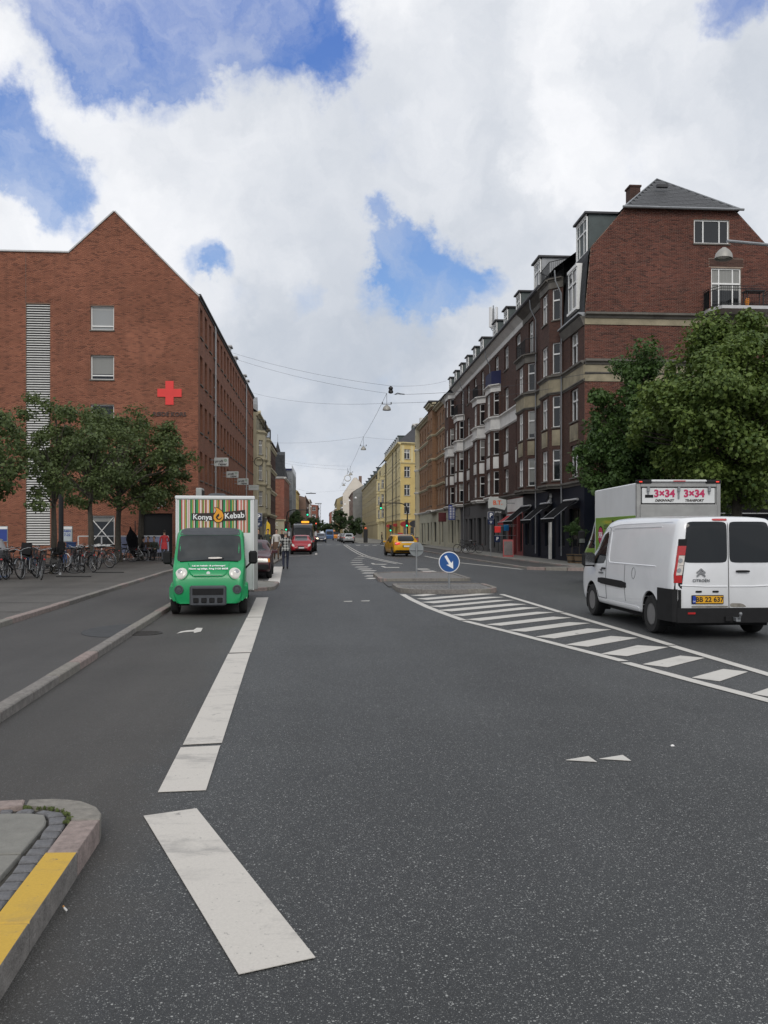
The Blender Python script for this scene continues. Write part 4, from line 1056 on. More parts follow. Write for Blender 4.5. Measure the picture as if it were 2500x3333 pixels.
lay_bricks(fG, 0, gw, G0 + .15, 18.5, top_r, gh + [(0, gw, 12.42, 13.02), (0, gw, 9.5, 10.62), (20.0 - RX - .1, 21.6 - RX + .1, 15.55, 15.95)], 'brick_piece_gable', (4.2, 15.6))
fG.band(15.55, 15.95, .025, 'brick_lintel', 'brick_dark', 20.0 - RX - .1, 21.6 - RX + .1, prof=[(.012, 0), (.012, 1)])
hip = MB(); ex = [(15.3, 43.05, 18.45), (21.5, 43.05, 18.45)]; ap = (18.4, 46.6, 21.4)
hip.face([q(*ex[0]), q(*ex[1]), q(*ap)]); hip.face([q(15.3, 47.3, 18.45), q(*ex[0]), q(*ap), q(18.4, 47.3, 21.4)]); hip.face([q(*ex[1]), q(21.5, 47.3, 18.45), q(18.4, 47.3, 21.4), q(*ap)])
hip.face([q(21.3, 43.3, 18.5), q(23.3, 43.3, 16.4), q(23.3, 47.3, 16.4), q(21.3, 47.3, 18.5)])
hipr = hip.build('hip_roof', 'slate', br)
# slates of the hip laid one by one
e1, e2, apx = Vector(ex[0]), Vector(ex[1]), Vector(ap); mid_ = (e1 + e2) / 2; upv = (apx - mid_); Lh = upv.length; upn = upv / Lh; xn = Vector((1, 0, 0)); nn = xn.cross(upn).normalized(); nn = nn if nn.y < 0 else -nn
ang = math.atan2(upn.z, upn.y)
sl = MB(); sl.idx([(-.14, 0, .018), (.14, 0, .018), (.14, .3, .004), (-.14, .3, .004), (-.14, 0, .004), (.14, 0, .004)], [(0, 1, 2, 3), (4, 5, 1, 0)])
sl_me = sl.mesh('slate', 'slate_tile'); row = 0; dd = 0.02
while dd < Lh - .25:
    half = (e2.x - e1.x) / 2 * (1 - (dd + .3) / Lh) - .12; x = -half + (.14 if row % 2 else 0)
    while x < half:
        p = mid_ + upn * dd + xn * x + nn * (.012 + random.uniform(0, .006)) - Vector((RX, RY, 0))
        o = ob('slate', sl_me, hipr, p); o.rotation_euler = (ang, 0, random.uniform(-.012, .012)); x += .285
    dd += .215; row += 1
mb = MB(); mb.tube([q(15.2, 42.98, 18.42), q(21.6, 42.98, 18.42)], .07, 8); mb.build('gutter', 'zinc', br)
mb = MB(); mb.tube([q(*ex[0]), q(*ap), q(*ex[1])], .05, 6); mb.build('ridge', 'zinc', br)
MB().box(17.25 - RX, 17.85 - RX, 47.6 - RY, 48.3 - RY, 18.5, 21.35).box(17.2 - RX, 17.9 - RX, 47.55 - RY, 48.35 - RY, 21.35, 21.45).build('chimney', 'brick_dark', br)
MB().box(4.35, 4.95, 1.3, 1.5, 20.15, 20.3).build('skylight', 'roof_dark', br)
# gable balcony
bx0, bx1 = 19.55, 22.75
M('balcony_white', (0.5, 0.5, 0.5), 0.6, 0.1)
MB().prism([(x - RX, y - RY) for x, y in ((bx0, 43.28), (bx0, 42.6), (bx0 + .35, 41.85), (bx1, 41.85), (bx1, 43.28))], 13.0, 13.16).build('balcony_slab', 'balcony_white', br)
mb = MB(); rp_ = [Vector((x - RX, y - RY, 13.16)) for x, y in ((bx0, 43.25), (bx0, 42.6), (bx0 + .35, 41.9), (bx1, 41.9), (bx1, 43.25))]
for P, Q in zip(rp_, rp_[1:]):
    n = int((Q - P).length / .1)
    for i in range(n + 1): c = P.lerp(Q, i / n); mb.tube([c, c + Vector((0, 0, 1.0))], .009, 4)
    for hz in (.08, .86, 1.0): mb.tube([P + Vector((0, 0, hz)), Q + Vector((0, 0, hz))], .018, 5)
mb.build('balcony_railing', 'iron_black', br)
MB().prism_x([(42.62 - RY, 13.2), (42.58 - RY, 14.1), (43.2 - RY, 14.1), (43.2 - RY, 13.2)], bx0 - RX + .01, bx0 - RX + .03).build('balcony_screen', 'black_cloth', br)
# balcony furniture
tb = thing('balcony_table', 'small dark table behind the railing of the gable balcony', 'table', (21.9, 42.6, 13.17)); MB().box(-.5, .5, -.28, .28, .86, .92).build('table_top', 'iron_black', tb)
for sx in (-.42, .42):
    for sy in (-.2, .2): MB().box(sx - .02, sx + .02, sy - .02, sy + .02, 0, .86).build('leg', 'iron_black', tb)
M('orange_pot', (0.7, 0.25, 0.02), 0.6, 0.1)
fp_ = thing('flower_pot', 'orange pot standing on the gable balcony', 'flower pot', (21.35, 42.15, 13.17)); MB().lathe([(.08, 0), (.12, .25), (.13, .25), (.13, .28), (.1, .28), (.09, .2), (.0001, .2)], 12).build('pot', 'orange_pot', fp_, smooth=40)
mb = MB()
for k in range(26): a_ = random.uniform(0, 6.28); r_ = random.uniform(.02, .1); z_ = random.uniform(.22, .4); mb.face([(r_ * math.cos(a_), r_ * math.sin(a_), z_), (r_ * math.cos(a_) + .05, r_ * math.sin(a_), z_ + .03), (r_ * math.cos(a_) + .02, r_ * math.sin(a_) + .03, z_ + .07)])
mb.build('flowers', 'orange_pot', fp_)
solid_back(br, [(RX + .3, RY + .3), (RX + gw - .1, RY + .3), (RX + gw - .1, 95), (RX + .3, 95)], 0, 16.3)
# downpipes
for yp in (47.15, 53.05, 68.1, 81.2):
    f = Facet(br, (RX, yp + .2), (RX, yp)); f.part(MB().tube([(.1, -.5, EAV - .1), (.1, -.45, EAV - .7), (.1, -.12, EAV - 1.4), (.1, -.12, .4)], .042, 8), 'downpipe', 'zinc', 40)
# roof antenna
p = W(1605, 1080, 67); an = thing('roof_antenna', 'white three panel phone mast standing on the row roof', 'antenna', (14.3, 72.4, 17.2))
MB().tube([(0, 0, 0), (0, 0, 3.9)], .06, 8).build('pole', 'galv', an)
for a_ in (0, 2.1, 4.2): MB().bevbox(.24, .38, -.15, .15, 2.0, 3.75, .03).xf(Matrix.Rotation(a_ - .6, 4, 'Z')).build('panel', 'sign_white', an)
mb = MB()
for a_ in (0, 2.1, 4.2): c_, s_ = math.cos(a_ - .6), math.sin(a_ - .6); mb.tube([(0, 0, 1.7), (.22 * c_, .22 * s_, 1.85), (.3 * c_, .3 * s_, 2.05)], .025, 5)
mb.build('bracket', 'galv', an)

# ---- shops at street level of the row
PZR = 0.14
def shopwall(yf, yn, holes, mat, z0=PZR, z1=G0 - .1, x=RX): 
    f = Facet(br, (x, yf), (x, yn)); f.wall(z0, z1, [(yf - h[1], yf - h[0]) + tuple(h[2:]) for h in holes], mat, 0.25, name='shopfront', sill=False, wmat='iron_black'); return f
f = shopwall(57.0, 43.3, [(44.0, 46.0, .9, 3.0, 'S2'), (46.9, 48.2, .9, 3.0, 'S'), (48.8, 49.6, .2, 2.9, 'S'), (50.2, 51.3, .9, 3.0, 'S'), (52.2, 53.0, .2, 2.9, 'S'), (53.6, 54.6, .9, 3.0, 'S'), (55.3, 56.4, .9, 3.0, 'S')], 'navy', x=RX - .02)
f.part(MB().box(57.0 - 49.95, 57.0 - 49.65, -.12, .0, .15, 2.55).box(57 - 50.05, 57 - 49.55, -.16, 0, 2.55, 2.75), 'white_pilaster', 'stucco_white')
f.part(MB().prism_y([(57 - 50.5, 3.4), (57 - 49.5, 3.75), (57 - 49.6, 4.0), (57 - 49.62, 3.55), (57 - 50.4, 3.3)], -.15, -.02), 'scroll_bracket', 'stucco_white')
f = shopwall(62.0, 57.0, [(57.4, 58.6, .4, 3.0, 'S'), (59.1, 60.0, .2, 2.9, 'S'), (60.3, 61.7, .5, 3.0, 'S2')], 'shop_red')
f.part(MB().box(0.0, 5.0, -.03, .0, 3.2, 4.1), 'fascia', 'stucco_white')
f = shopwall(72.0, 62.0, [(62.5, 64.5, .3, 3.1, 'S'), (65.2, 66.2, .2, 3.0, 'S'), (66.6, 68.0, .5, 3.1, 'S'), (68.9, 69.9, .2, 3.4, 'S'), (70.4, 71.6, .6, 3.0, 'S')], 'shop_grey')
f = shopwall(84.0, 72.0, [(72.6, 74.6, .6, 3.0, 'S2'), (75.4, 76.4, .2, 3.0, 'S'), (77, 79, .6, 3.0, 'S2'), (79.9, 81.0, .6, 3.0, 'S'), (81.6, 82.6, .2, 3.0, 'S')], 'shop_grey')
f.part(MB().box(2.0, 5.5, -.05, 0, 3.3, 4.0), 'fascia', 'roof_dark')
f = shopwall(95.0, 84.0, [(84.7, 86.2, .6, 3.0, 'S2'), (87, 88, .2, 3.0, 'S'), (88.8, 90.6, .6, 3.0, 'S2'), (91.4, 92.6, .6, 3.0, 'S')], 'shop_cream')
fG2 = Facet(br, (RX - .02, RY), (RX + gw, RY)); fG2.wall(PZR, G0 - .1, [(.9, 2.4, .9, 3.0, 'S'), (3.2, 4.2, .2, 2.9, 'S'), (5, 7, .9, 3.0, 'S2'), (7.8, 9.4, .9, 3, 'S2')], 'navy', .25, name='shopfront', sill=False, wmat='iron_black')
# street name plate on the corner
fG.part(MB().box(.12, 1.5, -.235, -.2, 4.16, 4.42), 'street_plate', 'roof_dark'); ob('lettering', text_me('Worsaae', .24, 'sign_white', .002), br, fG.loc(.85, -.238, 4.29), 0)
def awning(P, Q, z_top, drop, reach, label, mat='black_cloth'):
    a = thing('awning', label, 'awning', (P[0], P[1], z_top), 0, 'folding shop awnings')
    P, Q = Vector(P), Vector(Q); t = (Q - P).normalized(); n = Vector((t.y, -t.x)); L = (Q - P).length; rz = math.atan2(t.y, t.x); a.rotation_euler = (0, 0, rz)
    MB().tube([(0, -.09, 0), (L, -.09, 0)], .07, 8).build('roller_case', 'zinc_light', a, smooth=40)
    MB().prism_x([(-.08, .02), (-reach, -drop), (-reach, -drop - .012), (-.08, .0)], .04, L - .04).build('cloth', mat, a)
    MB().prism_x([(-reach - .005, -drop), (-reach - .01, -drop - .2), (-reach + .004, -drop - .2), (-reach + .004, -drop)], .04, L - .04).build('valance', mat, a)
    MB().tube([(0, -reach - .02, -drop + .01), (L, -reach - .02, -drop + .01)], .028, 6).build('front_bar', 'zinc_light', a)
    for x in (.15, L - .15): MB().tube([(x, -.05, -.12), (x, -reach * .5, -drop * .35 - .1), (x, -reach, -drop)], .018, 5).build('folding_arm', 'zinc', a)
    return a
awning((RX - .1, 46.5), (RX - .1, 43.9), 3.45, 1.0, 1.35, 'black shop awning nearest the street corner on the navy shopfront')
awning((RX - .1, 51.6), (RX - .1, 49.2), 3.45, 1.0, 1.3, 'black shop awning in the middle of the navy shopfront')
awning((RX - .1, 56.9), (RX - .1, 54.2), 3.45, 1.0, 1.3, 'black shop awning at the far end of the navy shopfront')
awning((RX + .8, RY - .1), (RX + 3.8, RY - .1), 3.6, .9, 1.4, 'black awning on the side street behind the box truck')
awning((RX + 5.2, RY - .1), (RX + 9.4, RY - .1), 3.45, .8, 1.9, 'wide black awning on the side street right of the box truck')

# ------------------------------------------------------------------ right: ochre house, yellow corner house, houses beyond
oc = thing('ochre_building', 'ochre brick house with cream trim after the dark row', 'building', (RX, 95.2, 0))
FO = [(5.0, 6.8), (8.1, 9.9), (11.2, 13.0), (14.1, 15.6)]
def trim(f, zs, mat, out_=.18, h=.25):
    for z in zs: f.band(z, z + h, out_, 'cornice', mat)
f = Facet(oc, (RX, 121), (RX, 107)); f.wall(4.4, 16.6, grid_holes(f.w, 5, 1.1, FO), 'brick_ochre'); trim(f, (7.2, 10.4, 13.3), 'cream'); trim(f, (16.2,), 'cream', .5, .4); trim(f, (4.2,), 'stucco_white', .25)
f = Facet(oc, (RX, 102.4), (RX, 95.2)); f.wall(4.4, 16.6, grid_holes(f.w, 3, 1.1, FO), 'brick_ochre'); trim(f, (7.2, 10.4, 13.3), 'cream'); trim(f, (16.2,), 'cream', .5, .4); trim(f, (4.2,), 'stucco_white', .25)
for P, Q in (((RX, 107), (RX - .5, 106.9)), ((RX - .5, 106.9), (RX - .5, 102.5)), ((RX - .5, 102.5), (RX, 102.4))):
    f = Facet(oc, P, Q); f.wall(4.4, 17.4, grid_holes(f.w, 2, 1.1, FO) if f.w > 2 else [], 'brick_ochre'); trim(f, (7.2, 10.4, 13.3), 'cream'); trim(f, (16.9,), 'cream', .4, .45); trim(f, (4.2,), 'stucco_white', .25)
for P, Q in (((RX + 1.2, 123.5), (RX - .45, 122.8)), ((RX - .45, 122.8), (RX - .45, 121.2)), ((RX - .45, 121.2), (RX, 121))):
    f = Facet(oc, P, Q); f.wall(.14, 17.2, grid_holes(f.w, 1, .9, FO) if f.w > 1 else [], 'cream'); trim(f, (4.2, 7.2, 10.4, 13.3), 'stucco_white', .15); trim(f, (16.8,), 'stucco_white', .5, .4)
f = Facet(oc, (RX, 121), (RX, 95.2)); f.wall(.14, 4.3, [(2, 4, .3, 3.0, 'S'), (5.5, 7.0, .3, 3, 'S'), (9, 11, .6, 3, 'S2'), (13, 14.2, .2, 3, 'S'), (16, 18.5, .6, 3, 'S2'), (20.5, 22, .3, 3, 'S'), (23, 24.6, .6, 3, 'S')], 'shop_cream', name='shopfront', sill=False, wmat='iron_black')
mb = MB()
def qo(x, y, z): return (x - RX, y - 95.2, z)
mb.face([qo(12.7, 123, 16.6), qo(12.7, 95.2, 16.6), qo(16, 95.2, 19), qo(16, 123, 19)]); mb.face([qo(16, 95.2, 19), qo(12.7, 95.2, 16.6), qo(23, 95.2, 16.6)]); mb.prism([(x - RX, y - 95.2) for x, y in ((12.3, 107.5), (12.3, 102), (15, 102), (15, 107.5))], 17.4, 17.55); mb.build('roof', 'roof_dark', oc)
solid_back(oc, [(RX + .3, 95.3), (RX + 10, 95.3), (RX + 10, 123.2), (RX + 1.3, 123.2), (RX + .3, 121.5)], 0, 16.5)

YX0, YY0 = 12.5, 143.0
yb = thing('yellow_building', 'tall yellow rendered corner house with dark dormered roof', 'building', (YX0, YY0, 0))
FY = [(5.1, 7.0), (8.2, 10.1), (11.3, 13.1), (14.3, 15.9)]; YE = 17.4
FY = [(4.9, 6.75), (7.95, 9.8), (11.05, 12.85), (14.1, 15.75)]; YE = 16.9
f = Facet(yb, (YX0, 143), (15.2, 144.4))
f.wall(4.0, YE, grid_holes(f.w, 1, 1.2, FY, 0, f.w - .3), 'yellow_wall'); trim(f, (3.8, 13.3), 'yellow_light', .15); trim(f, (YE - .35,), 'yellow_light', .4, .35)
f.part(MB().box(.2, .75, -.03, 0, 13.6, 16.4).box(f.w - 1.0, f.w - .5, -.03, 0, 13.6, 16.4), 'pilaster', 'yellow_light')
f.wall(.12, 3.8, [(.6, 1.3, .2, 2.7, 'S'), (2.0, 2.9, .2, 2.7, 'S')], 'ochre_dark', name='shopfront', sill=False)
f = Facet(yb, (15.2, 144.4), (32, 146)); f.wall(.12, YE, grid_holes(f.w, 6, 1.2, FY), 'yellow_wall')
f = Facet(yb, (YX0, 176), (YX0, 143)); f.wall(4.0, YE, grid_holes(f.w, 12, 1.15, FY), 'yellow_light'); trim(f, (3.8, 7.2, 10.3, 13.4), 'yellow_light', .12); trim(f, (YE - .4,), 'yellow_light', .5, .4)
f.wall(.12, 3.8, [(2 + 2.6 * i, 3.6 + 2.6 * i, .3, 2.8, 'S') for i in range(11)], 'ochre_dark', name='shopfront', sill=False)
for yy in (150, 158, 176.3): Facet(yb, (YX0, yy + .3), (YX0, yy)).part(MB().tube([(.1, -.15, .3), (.1, -.15, YE)], .07, 6), 'downpipe', 'roof_dark')
# bay section of the yellow house
for P, Q in (((YX0, 203), (YX0 - .2, 203)), ((YX0 - .2, 203), (YX0 - .2, 176.6)), ((YX0 - .2, 176.6), (YX0, 176.6))):
    f = Facet(yb, P, Q); f.wall(.12, 16.2, grid_holes(f.w, 9, 1.2, FY[:4]) if f.w > 2 else [], 'yellow_light'); trim(f, (3.8, 7.2, 10.3, 13.4), 'yellow_light', .15) if f.w > 2 else None
for y0 in (179, 191):
    for P, Q in (((YX0 - .2, y0 + 4), (YX0 - 1.0, y0 + 3.3)), ((YX0 - 1.0, y0 + 3.3), (YX0 - 1.0, y0 + .7)), ((YX0 - 1.0, y0 + .7), (YX0 - .2, y0))):
        f = Facet(yb, P, Q); f.wall(4.2, 13.6, grid_holes(f.w, 1, .7, FY[:3]), 'yellow_light'); trim(f, (4.0, 7.2, 10.3, 13.4), 'yellow_light', .15)
    mb = MB()
    for i in range(18): mb.tube([(-1.0, y0 + .7 + i * .16 - YY0, 13.7), (-1.0, y0 + .7 + i * .16 - YY0, 14.7)], .02, 4)
    mb.tube([(-1.0, y0 + .6 - YY0, 14.7), (-1.0, y0 + 3.6 - YY0, 14.7)], .03, 4); mb.build('balcony_railing', 'iron_black', yb)
def qy(x, y, z): return (x - YX0, y - YY0, z)
mb = MB(); mb.face([qy(12.1, 203, 16.9), qy(12.1, 143, 16.9), qy(16, 148, 20.6), qy(16, 203, 20.6)]); mb.face([qy(12.1, 143, 16.9), qy(15.4, 144.0, 16.9), qy(32, 146, 16.9), qy(30, 149, 20.6), qy(16, 148, 20.6)]); mb.build('roof', 'roof_dark', yb)
for k in range(11):
    y = 148.5 + k * 3.3; f = Facet(yb, (12.6, y + 1.2), (12.6, y)); f.part(MB().box(0, 1.2, .02, 2.2, 16.9, 18.5).box(-.1, 1.3, -.12, 2.6, 18.5, 18.62), 'dormer', 'copper_green'); f.win(.1, 1.1, 17.05, 18.4, '2', sill=False, d=-.03)
MB().box(*[2.3, 6.5, 3.6, 4.6, 17.5, 20.1]).build('dormer', 'copper_green', yb); MB().box(4.3, 5.3, 9, 10, 20, 22.2).build('chimney', 'stucco_white', yb)
solid_back(yb, [(YX0 + .4, 143.6), (15, 145), (32, 147), (32, 203), (YX0 + .4, 203)], 0, 16.7)
M('oval_red', (0.35, 0.03, 0.03), 0.5, 0.05)
for k, (u, v, sz) in enumerate(((1265, 1712, .45), (1287, 1709, .45), (1300, 1708, .5), (1318, 1706, .75), (1351, 1705, .9))):
    Dk = 139 if u > 1310 else 150; p = W(u, v, Dk)
    o = MB().lathe([(sz, .05), (sz, -.05)], 20, (0, 0, 0), 'y'); o = o.build('shop_sign', 'oval_red' if k != 4 else 'roof_dark', loc=p); o.scale = (1, 1, .62)
    tag(o, ['leftmost', 'second', 'third', 'fourth', 'rightmost'][k] + ' of the red oval shop signs on the yellow corner house', 'sign', 'oval signs of the yellow house')

def block(name, label, X0, Y0, Y1, depth, floors, eave, mat, n_win, ww=1.1, side=1, roof_h=3.0, roof='roof_dark', ground=None, face_cols=0, gable_mat=None, style='T2', dormers=0):
    """plain street house: side=1 on the right of the street, -1 on the left"""
    b = thing(name, label, 'building', (X0, Y0, 0))
    if side > 0: f = Facet(b, (X0, Y1), (X0, Y0)); g = Facet(b, (X0, Y0), (X0 + depth, Y0))
    else: f = Facet(b, (X0, Y0), (X0, Y1)); g = Facet(b, (X0 - depth, Y0), (X0, Y0))
    f.wall(0, eave, grid_holes(f.w, n_win, ww, floors, style=style), mat); f.band(eave - .3, eave, .35, 'cornice', mat); f.band(3.6, 3.9, .12, 'cornice', mat)
    g.wall(0, eave, grid_holes(g.w, face_cols, ww, floors, style=style) if face_cols else [], gable_mat or mat)
    s = side; mb = MB(); d = depth; L = Y1 - Y0
    mb.face([(-.3 * s, 0, eave), (-.3 * s, L, eave), (d * .5 * s, L, eave + roof_h), (d * .5 * s, 0, eave + roof_h)][::-s]); mb.face([(d * .5 * s, 0, eave + roof_h), (d * .5 * s, L, eave + roof_h), (d * s, L, eave), (d * s, 0, eave)][::-s])
    mb.build('roof', roof, b)
    MB().face([(0, .02, eave), (d * s, .02, eave), (d * .5 * s, .02, eave + roof_h)][::s]).build('gable', gable_mat or mat, b)
    mb = MB(); mb.box(*sorted((.4 * s, d * s)), .3, L, 0, eave - .1); mb.build('core', 'void', b)
    for k in range(dormers):
        y = L * (k + .5) / dormers; MB().box(*sorted((.3 * s, 3 * s)), y - .7, y + .7, eave + .1, eave + 1.9).build('dormer', 'copper_green', b); MB().box(*sorted((.1 * s, 3 * s)), y - .85, y + .85, eave + 1.9, eave + 2.05).build('dormer', 'roof_dark', b)
    return b
F4 = [(4.6, 6.4), (7.6, 9.4), (10.6, 12.4), (13.4, 14.9)]; F3 = [(4.4, 6.1), (7.4, 9.1), (10.4, 12.0)]
block('beige_building', 'long dirty beige rendered house beyond the yellow corner house', 12.3, 204, 288, 11, F4, 15.8, 'beige_wall', 24, 1.1, 1, 2.0, 'copper_green', dormers=6)
block('grey_gable_building', 'house with blank grey gable and brown front far down the right side', 9.2, 290, 335, 9, F4, 15.4, 'brown_wall', 11, 1.2, 1, 3, gable_mat='grey_render')
wg = thing('white_gable_house', 'tall house with blank pale cream gable rising behind the others', 'building', (10.2, 345, 0))
g = Facet(wg, (6.9, 345), (17.2, 345)); g.wall(0, 23.9, [], 'white_render', poly=[(0, 0), (10.3, 0), (10.3, 18.5), (5.5, 23.9), (4.5, 23.9), (0, 17.2)])
MB().box(3.2, 4.4, 1, 2.3, 21, 24.6).build('chimney', 'brown_wall', wg); MB().prism([(-3.2, .2), (6.9, .2), (6.9, 6), (-3.2, 6)], 0, 17).build('core', 'white_render', wg); MB().face([(-3.4, -.1, 17.15), (-3.4, 6, 17.15), (1.2, 6, 23.9), (1.2, -.1, 23.9)]).face([(2.2, -.1, 23.9), (2.2, 6, 23.9), (7.1, 6, 18.4), (7.1, -.1, 18.4)]).build('roof', 'roof_dark', wg)
block('brown_building', 'brownish house at the far right end before the street vanishes', 4.6, 352, 430, 12, F4, 15.5, 'beige_wall', 16, 1.2, 1, 3, gable_mat='beige_wall', face_cols=3)
for k, (X_, Y_, L_, h_, m_, lab) in enumerate(((5.0, 460, 60, 14, 'brick_far', 'distant reddish house low over the far trees on the right'), (4.4, 540, 80, 15, 'stucco_white', 'distant whitish house at the end of the right side'), (3.2, 660, 120, 17, 'brick_far', 'farthest reddish house where the right side vanishes'))):
    block('distant_house', lab, X_, Y_, Y_ + L_, 14, F4, h_, m_, 10, 1.3, 1, 4, group_ if False else 'roof_dark', face_cols=2)

# ------------------------------------------------------------------ left: houses beyond the brick block
cb = thing('cream_building', 'cream stucco apartment house with bay windows beyond the brick block', 'building', (-7.6, 95, 0))
FC = [(4.7, 6.35), (7.55, 9.2), (10.4, 12.0)]
Facet(cb, (-12, 95.02), (-7.6, 95.02)).wall(0, 15, [], 'cream')
for y0 in (95.6, 103.5):
    for P, Q in (((-7.6, y0), (-6.75, y0 + .9)), ((-6.75, y0 + .9), (-6.75, y0 + 3.0)), ((-6.75, y0 + 3.0), (-7.6, y0 + 3.9))):
        f = Facet(cb, P, Q); f.wall(3.9, 13.2, grid_holes(f.w, 1, .62, FC, style='T2'), 'cream'); trim(f, (3.7, 6.9, 9.7, 12.7), 'cream', .16)
    mb = MB(); pr = [Vector((x + 7.6, y - 95, 13.2)) for x, y in ((-7.6, y0), (-6.75, y0 + .9), (-6.75, y0 + 3), (-7.6, y0 + 3.9))]
    for P, Q in zip(pr, pr[1:]):
        for i in range(9): c = P.lerp(Q, i / 8); mb.tube([c, c + Vector((0, 0, 1.1))], .014, 4)
        mb.tube([P + Vector((0, 0, 1.1)), Q + Vector((0, 0, 1.1))], .03, 5)
    mb.build('balcony_railing', 'iron_black', cb); MB().prism([(v.x, v.y) for v in pr], 13.1, 13.22).build('bay_roof', 'zinc', cb)
f = Facet(cb, (-7.6, 95), (-7.6, 112)); f.wall(0, 15.0, grid_holes(f.w, 6, 1.0, FC + [(13.2, 14.6)], 8.8, 17), 'cream'); trim(f, (14.6,), 'cream', .4, .4)
f = Facet(cb, (-7.58, 95), (-7.58, 112)); f.part(wall_mesh(f.w, .1, 3.6, [(1, 2.6, .4, 2.8), (3.4, 4.4, .2, 2.8), (6, 8, .5, 2.8), (9, 10, .2, 2.8), (11, 13, .5, 2.8)], .2), 'shopfront', 'shop_grey')
f.part(MB().prism_y([(3.2, 15), (4.6, 15), (4.6, 16.3), (3.9, 17.2), (3.2, 16.3)], .2, 2), 'gablet', 'zinc'); f.part(MB().prism_y([(8.2, 15), (9.6, 15), (9.6, 15.8), (8.9, 16.4), (8.2, 15.8)], .2, 2), 'gablet', 'cream')
MB().face([(0.2, 0, 15), (.2, 17, 15), (-5, 17, 19), (-5, 0, 19)]).build('roof', 'slate', cb); solid_back(cb, [(-20, 95), (-7.95, 95), (-7.95, 112), (-20, 112)], 0, 14.9)
b2 = block('brown_trim_building', 'narrow brown brick house with cream bands past the cream house', -7.3, 112.4, 126, 12, F3, 13.6, 'brick_dark', 5, 1.1, -1, 2.2, 'slate')
for z in (3.7, 6.9, 9.8, 12.8): Facet(b2, (-7.3, 112.4), (-7.3, 126)).band(z, z + .45, .25, 'cornice', 'cream')
# red brick corner house with slate turret, beyond the crossing
tb_ = thing('turret_building', 'red brick corner house with dark mansard and pointed slate turret', 'building', (-6.8, 142, 0))
F2 = [(4.4, 6.2), (7.6, 9.4)]
g = Facet(tb_, (-20, 142), (-6.8, 142)); g.wall(0, 10.9, grid_holes(g.w, 5, 1.0, F2, 0, 11.4), 'brick_far'); f = Facet(tb_, (-6.8, 142), (-6.8, 162)); f.wall(0, 10.9, grid_holes(f.w, 6, 1.1, F2), 'brick_far')
for ff in (g, f):
    trim(ff, (10.6,), 'stucco_white', .3, .3); trim(ff, (3.6,), 'cream', .25, .3); ff.part(MB().prism_x([(.0, 10.9), (.9, 14.6), (3, 15.3), (3, 10.9)], 0, ff.w), 'mansard', 'slate')
for k in range(9): g.part(MB().box(11.6, 12.4 + (.15 if k % 2 else 0), -.06, 0, 4.4 + k * .65, 4.85 + k * .65), 'quoin', 'brick_red')
g.part(MB().box(g.w - 4, g.w + .02, -.06, .0, .1, 3.6), 'shopfront', 'cream'); ob('lettering', text_me('EC', .7, 'sign_white', .01), tb_, g.loc(g.w - 1.4, -.08, 3.1), g.rz)
MB().lathe([(.85, 9), (.85, 13.6), (1.05, 13.8), (1.05, 14.0), (.92, 14.2), (.45, 15.9), (.16, 17.0), (.0001, 17.7)], 8, (-1.5, 8, 0)).build('turret', 'slate', tb_); MB().tube([(-1.5, 8, 17.6), (-1.5, 8, 18.8)], .03, 5).build('finial', 'zinc', tb_)
solid_back(tb_, [(-20, 142.4), (-7.2, 142.4), (-7.2, 162), (-20, 162)], 0, 10.8)
# scaffolded house behind netting
M('netting', (0.20, 0.21, 0.22), 0.9, 0.25, 1.5); M('scaffold_metal', (0.4, 0.42, 0.43), 0.5, 0.1, metal=.6)
sc_ = thing('scaffolded_building', 'house wrapped in grey scaffold netting on the left far side', 'building', (-6.4, 165, 0))
Facet(sc_, (-16, 165.8), (-7, 165.8)).wall(0, 13.4, [], 'grey_render'); Facet(sc_, (-7, 165.8), (-7, 186)).wall(0, 13.4, grid_holes(20.2, 7, 1.1, F3), 'grey_render')
for P, Q in (((-9.6, 165), (-6.4, 165)), ((-6.4, 165), (-6.4, 186))):
    f = Facet(sc_, P, Q); mb = MB(); n = int(f.w / 1.1); 
    for i in range(n):
        for j in range(7):
            x0, x1 = f.w * i / n, f.w * (i + 1) / n; z0, z1 = .6 + j * 1.85, .6 + (j + 1) * 1.85 - .06
            mb.face([(x0, 0, z0), ((x0 + x1) / 2, .08, z0), ((x0 + x1) / 2, .08, z1), (x0, 0, z1)]); mb.face([((x0 + x1) / 2, .08, z0), (x1, 0, z0), (x1, 0, z1), ((x0 + x1) / 2, .08, z1)])
    f.part(mb, 'netting', 'netting')
    mb = MB()
    for i in range(0, n + 1, 2): mb.tube([(f.w * i / n, -.04, 0), (f.w * i / n, -.04, 14.6)], .035, 5)
    for j in range(8): mb.tube([(0, -.05, .6 + j * 1.85), (f.w, -.05, .6 + j * 1.85)], .025, 5)
    f.part(mb, 'scaffold', 'scaffold_metal')
MB().box(-3.2, 0, 0, 2.5, 13.6, 14.0).build('tarpaulin', 'blue_cloth', sc_)
block('yellow_house', 'yellow rendered house behind the netted scaffold on the left', -7.3, 214, 236, 12, F3, 12.2, 'yellow_wall', 7, 1.1, -1, 2.4)
block('brown_office', 'long brown house with glazed roof far down the left side', -5.5, 238, 285, 12, F3, 11.4, 'brown_wall', 14, 1.3, -1, 1.8, 'zinc')
block('modern_block', 'beige modern block with flat roof far down the left side', -5.4, 290, 325, 10, [(4, 6), (7.2, 9.2), (10.2, 11.8)], 13.0, 'white_render', 6, 2.4, -1, .2, gable_mat='white_render', face_cols=2)
block('red_office', 'reddish brown office block near the lattice tower', -3.2, 340, 400, 14, F3, 12.6, 'brick_far', 12, 1.4, -1, .6, face_cols=5)
block('distant_house', 'last pale house where the left side of the street vanishes', -4.4, 430, 600, 14, F3, 12, 'cream', 20, 1.3, -1, 3)
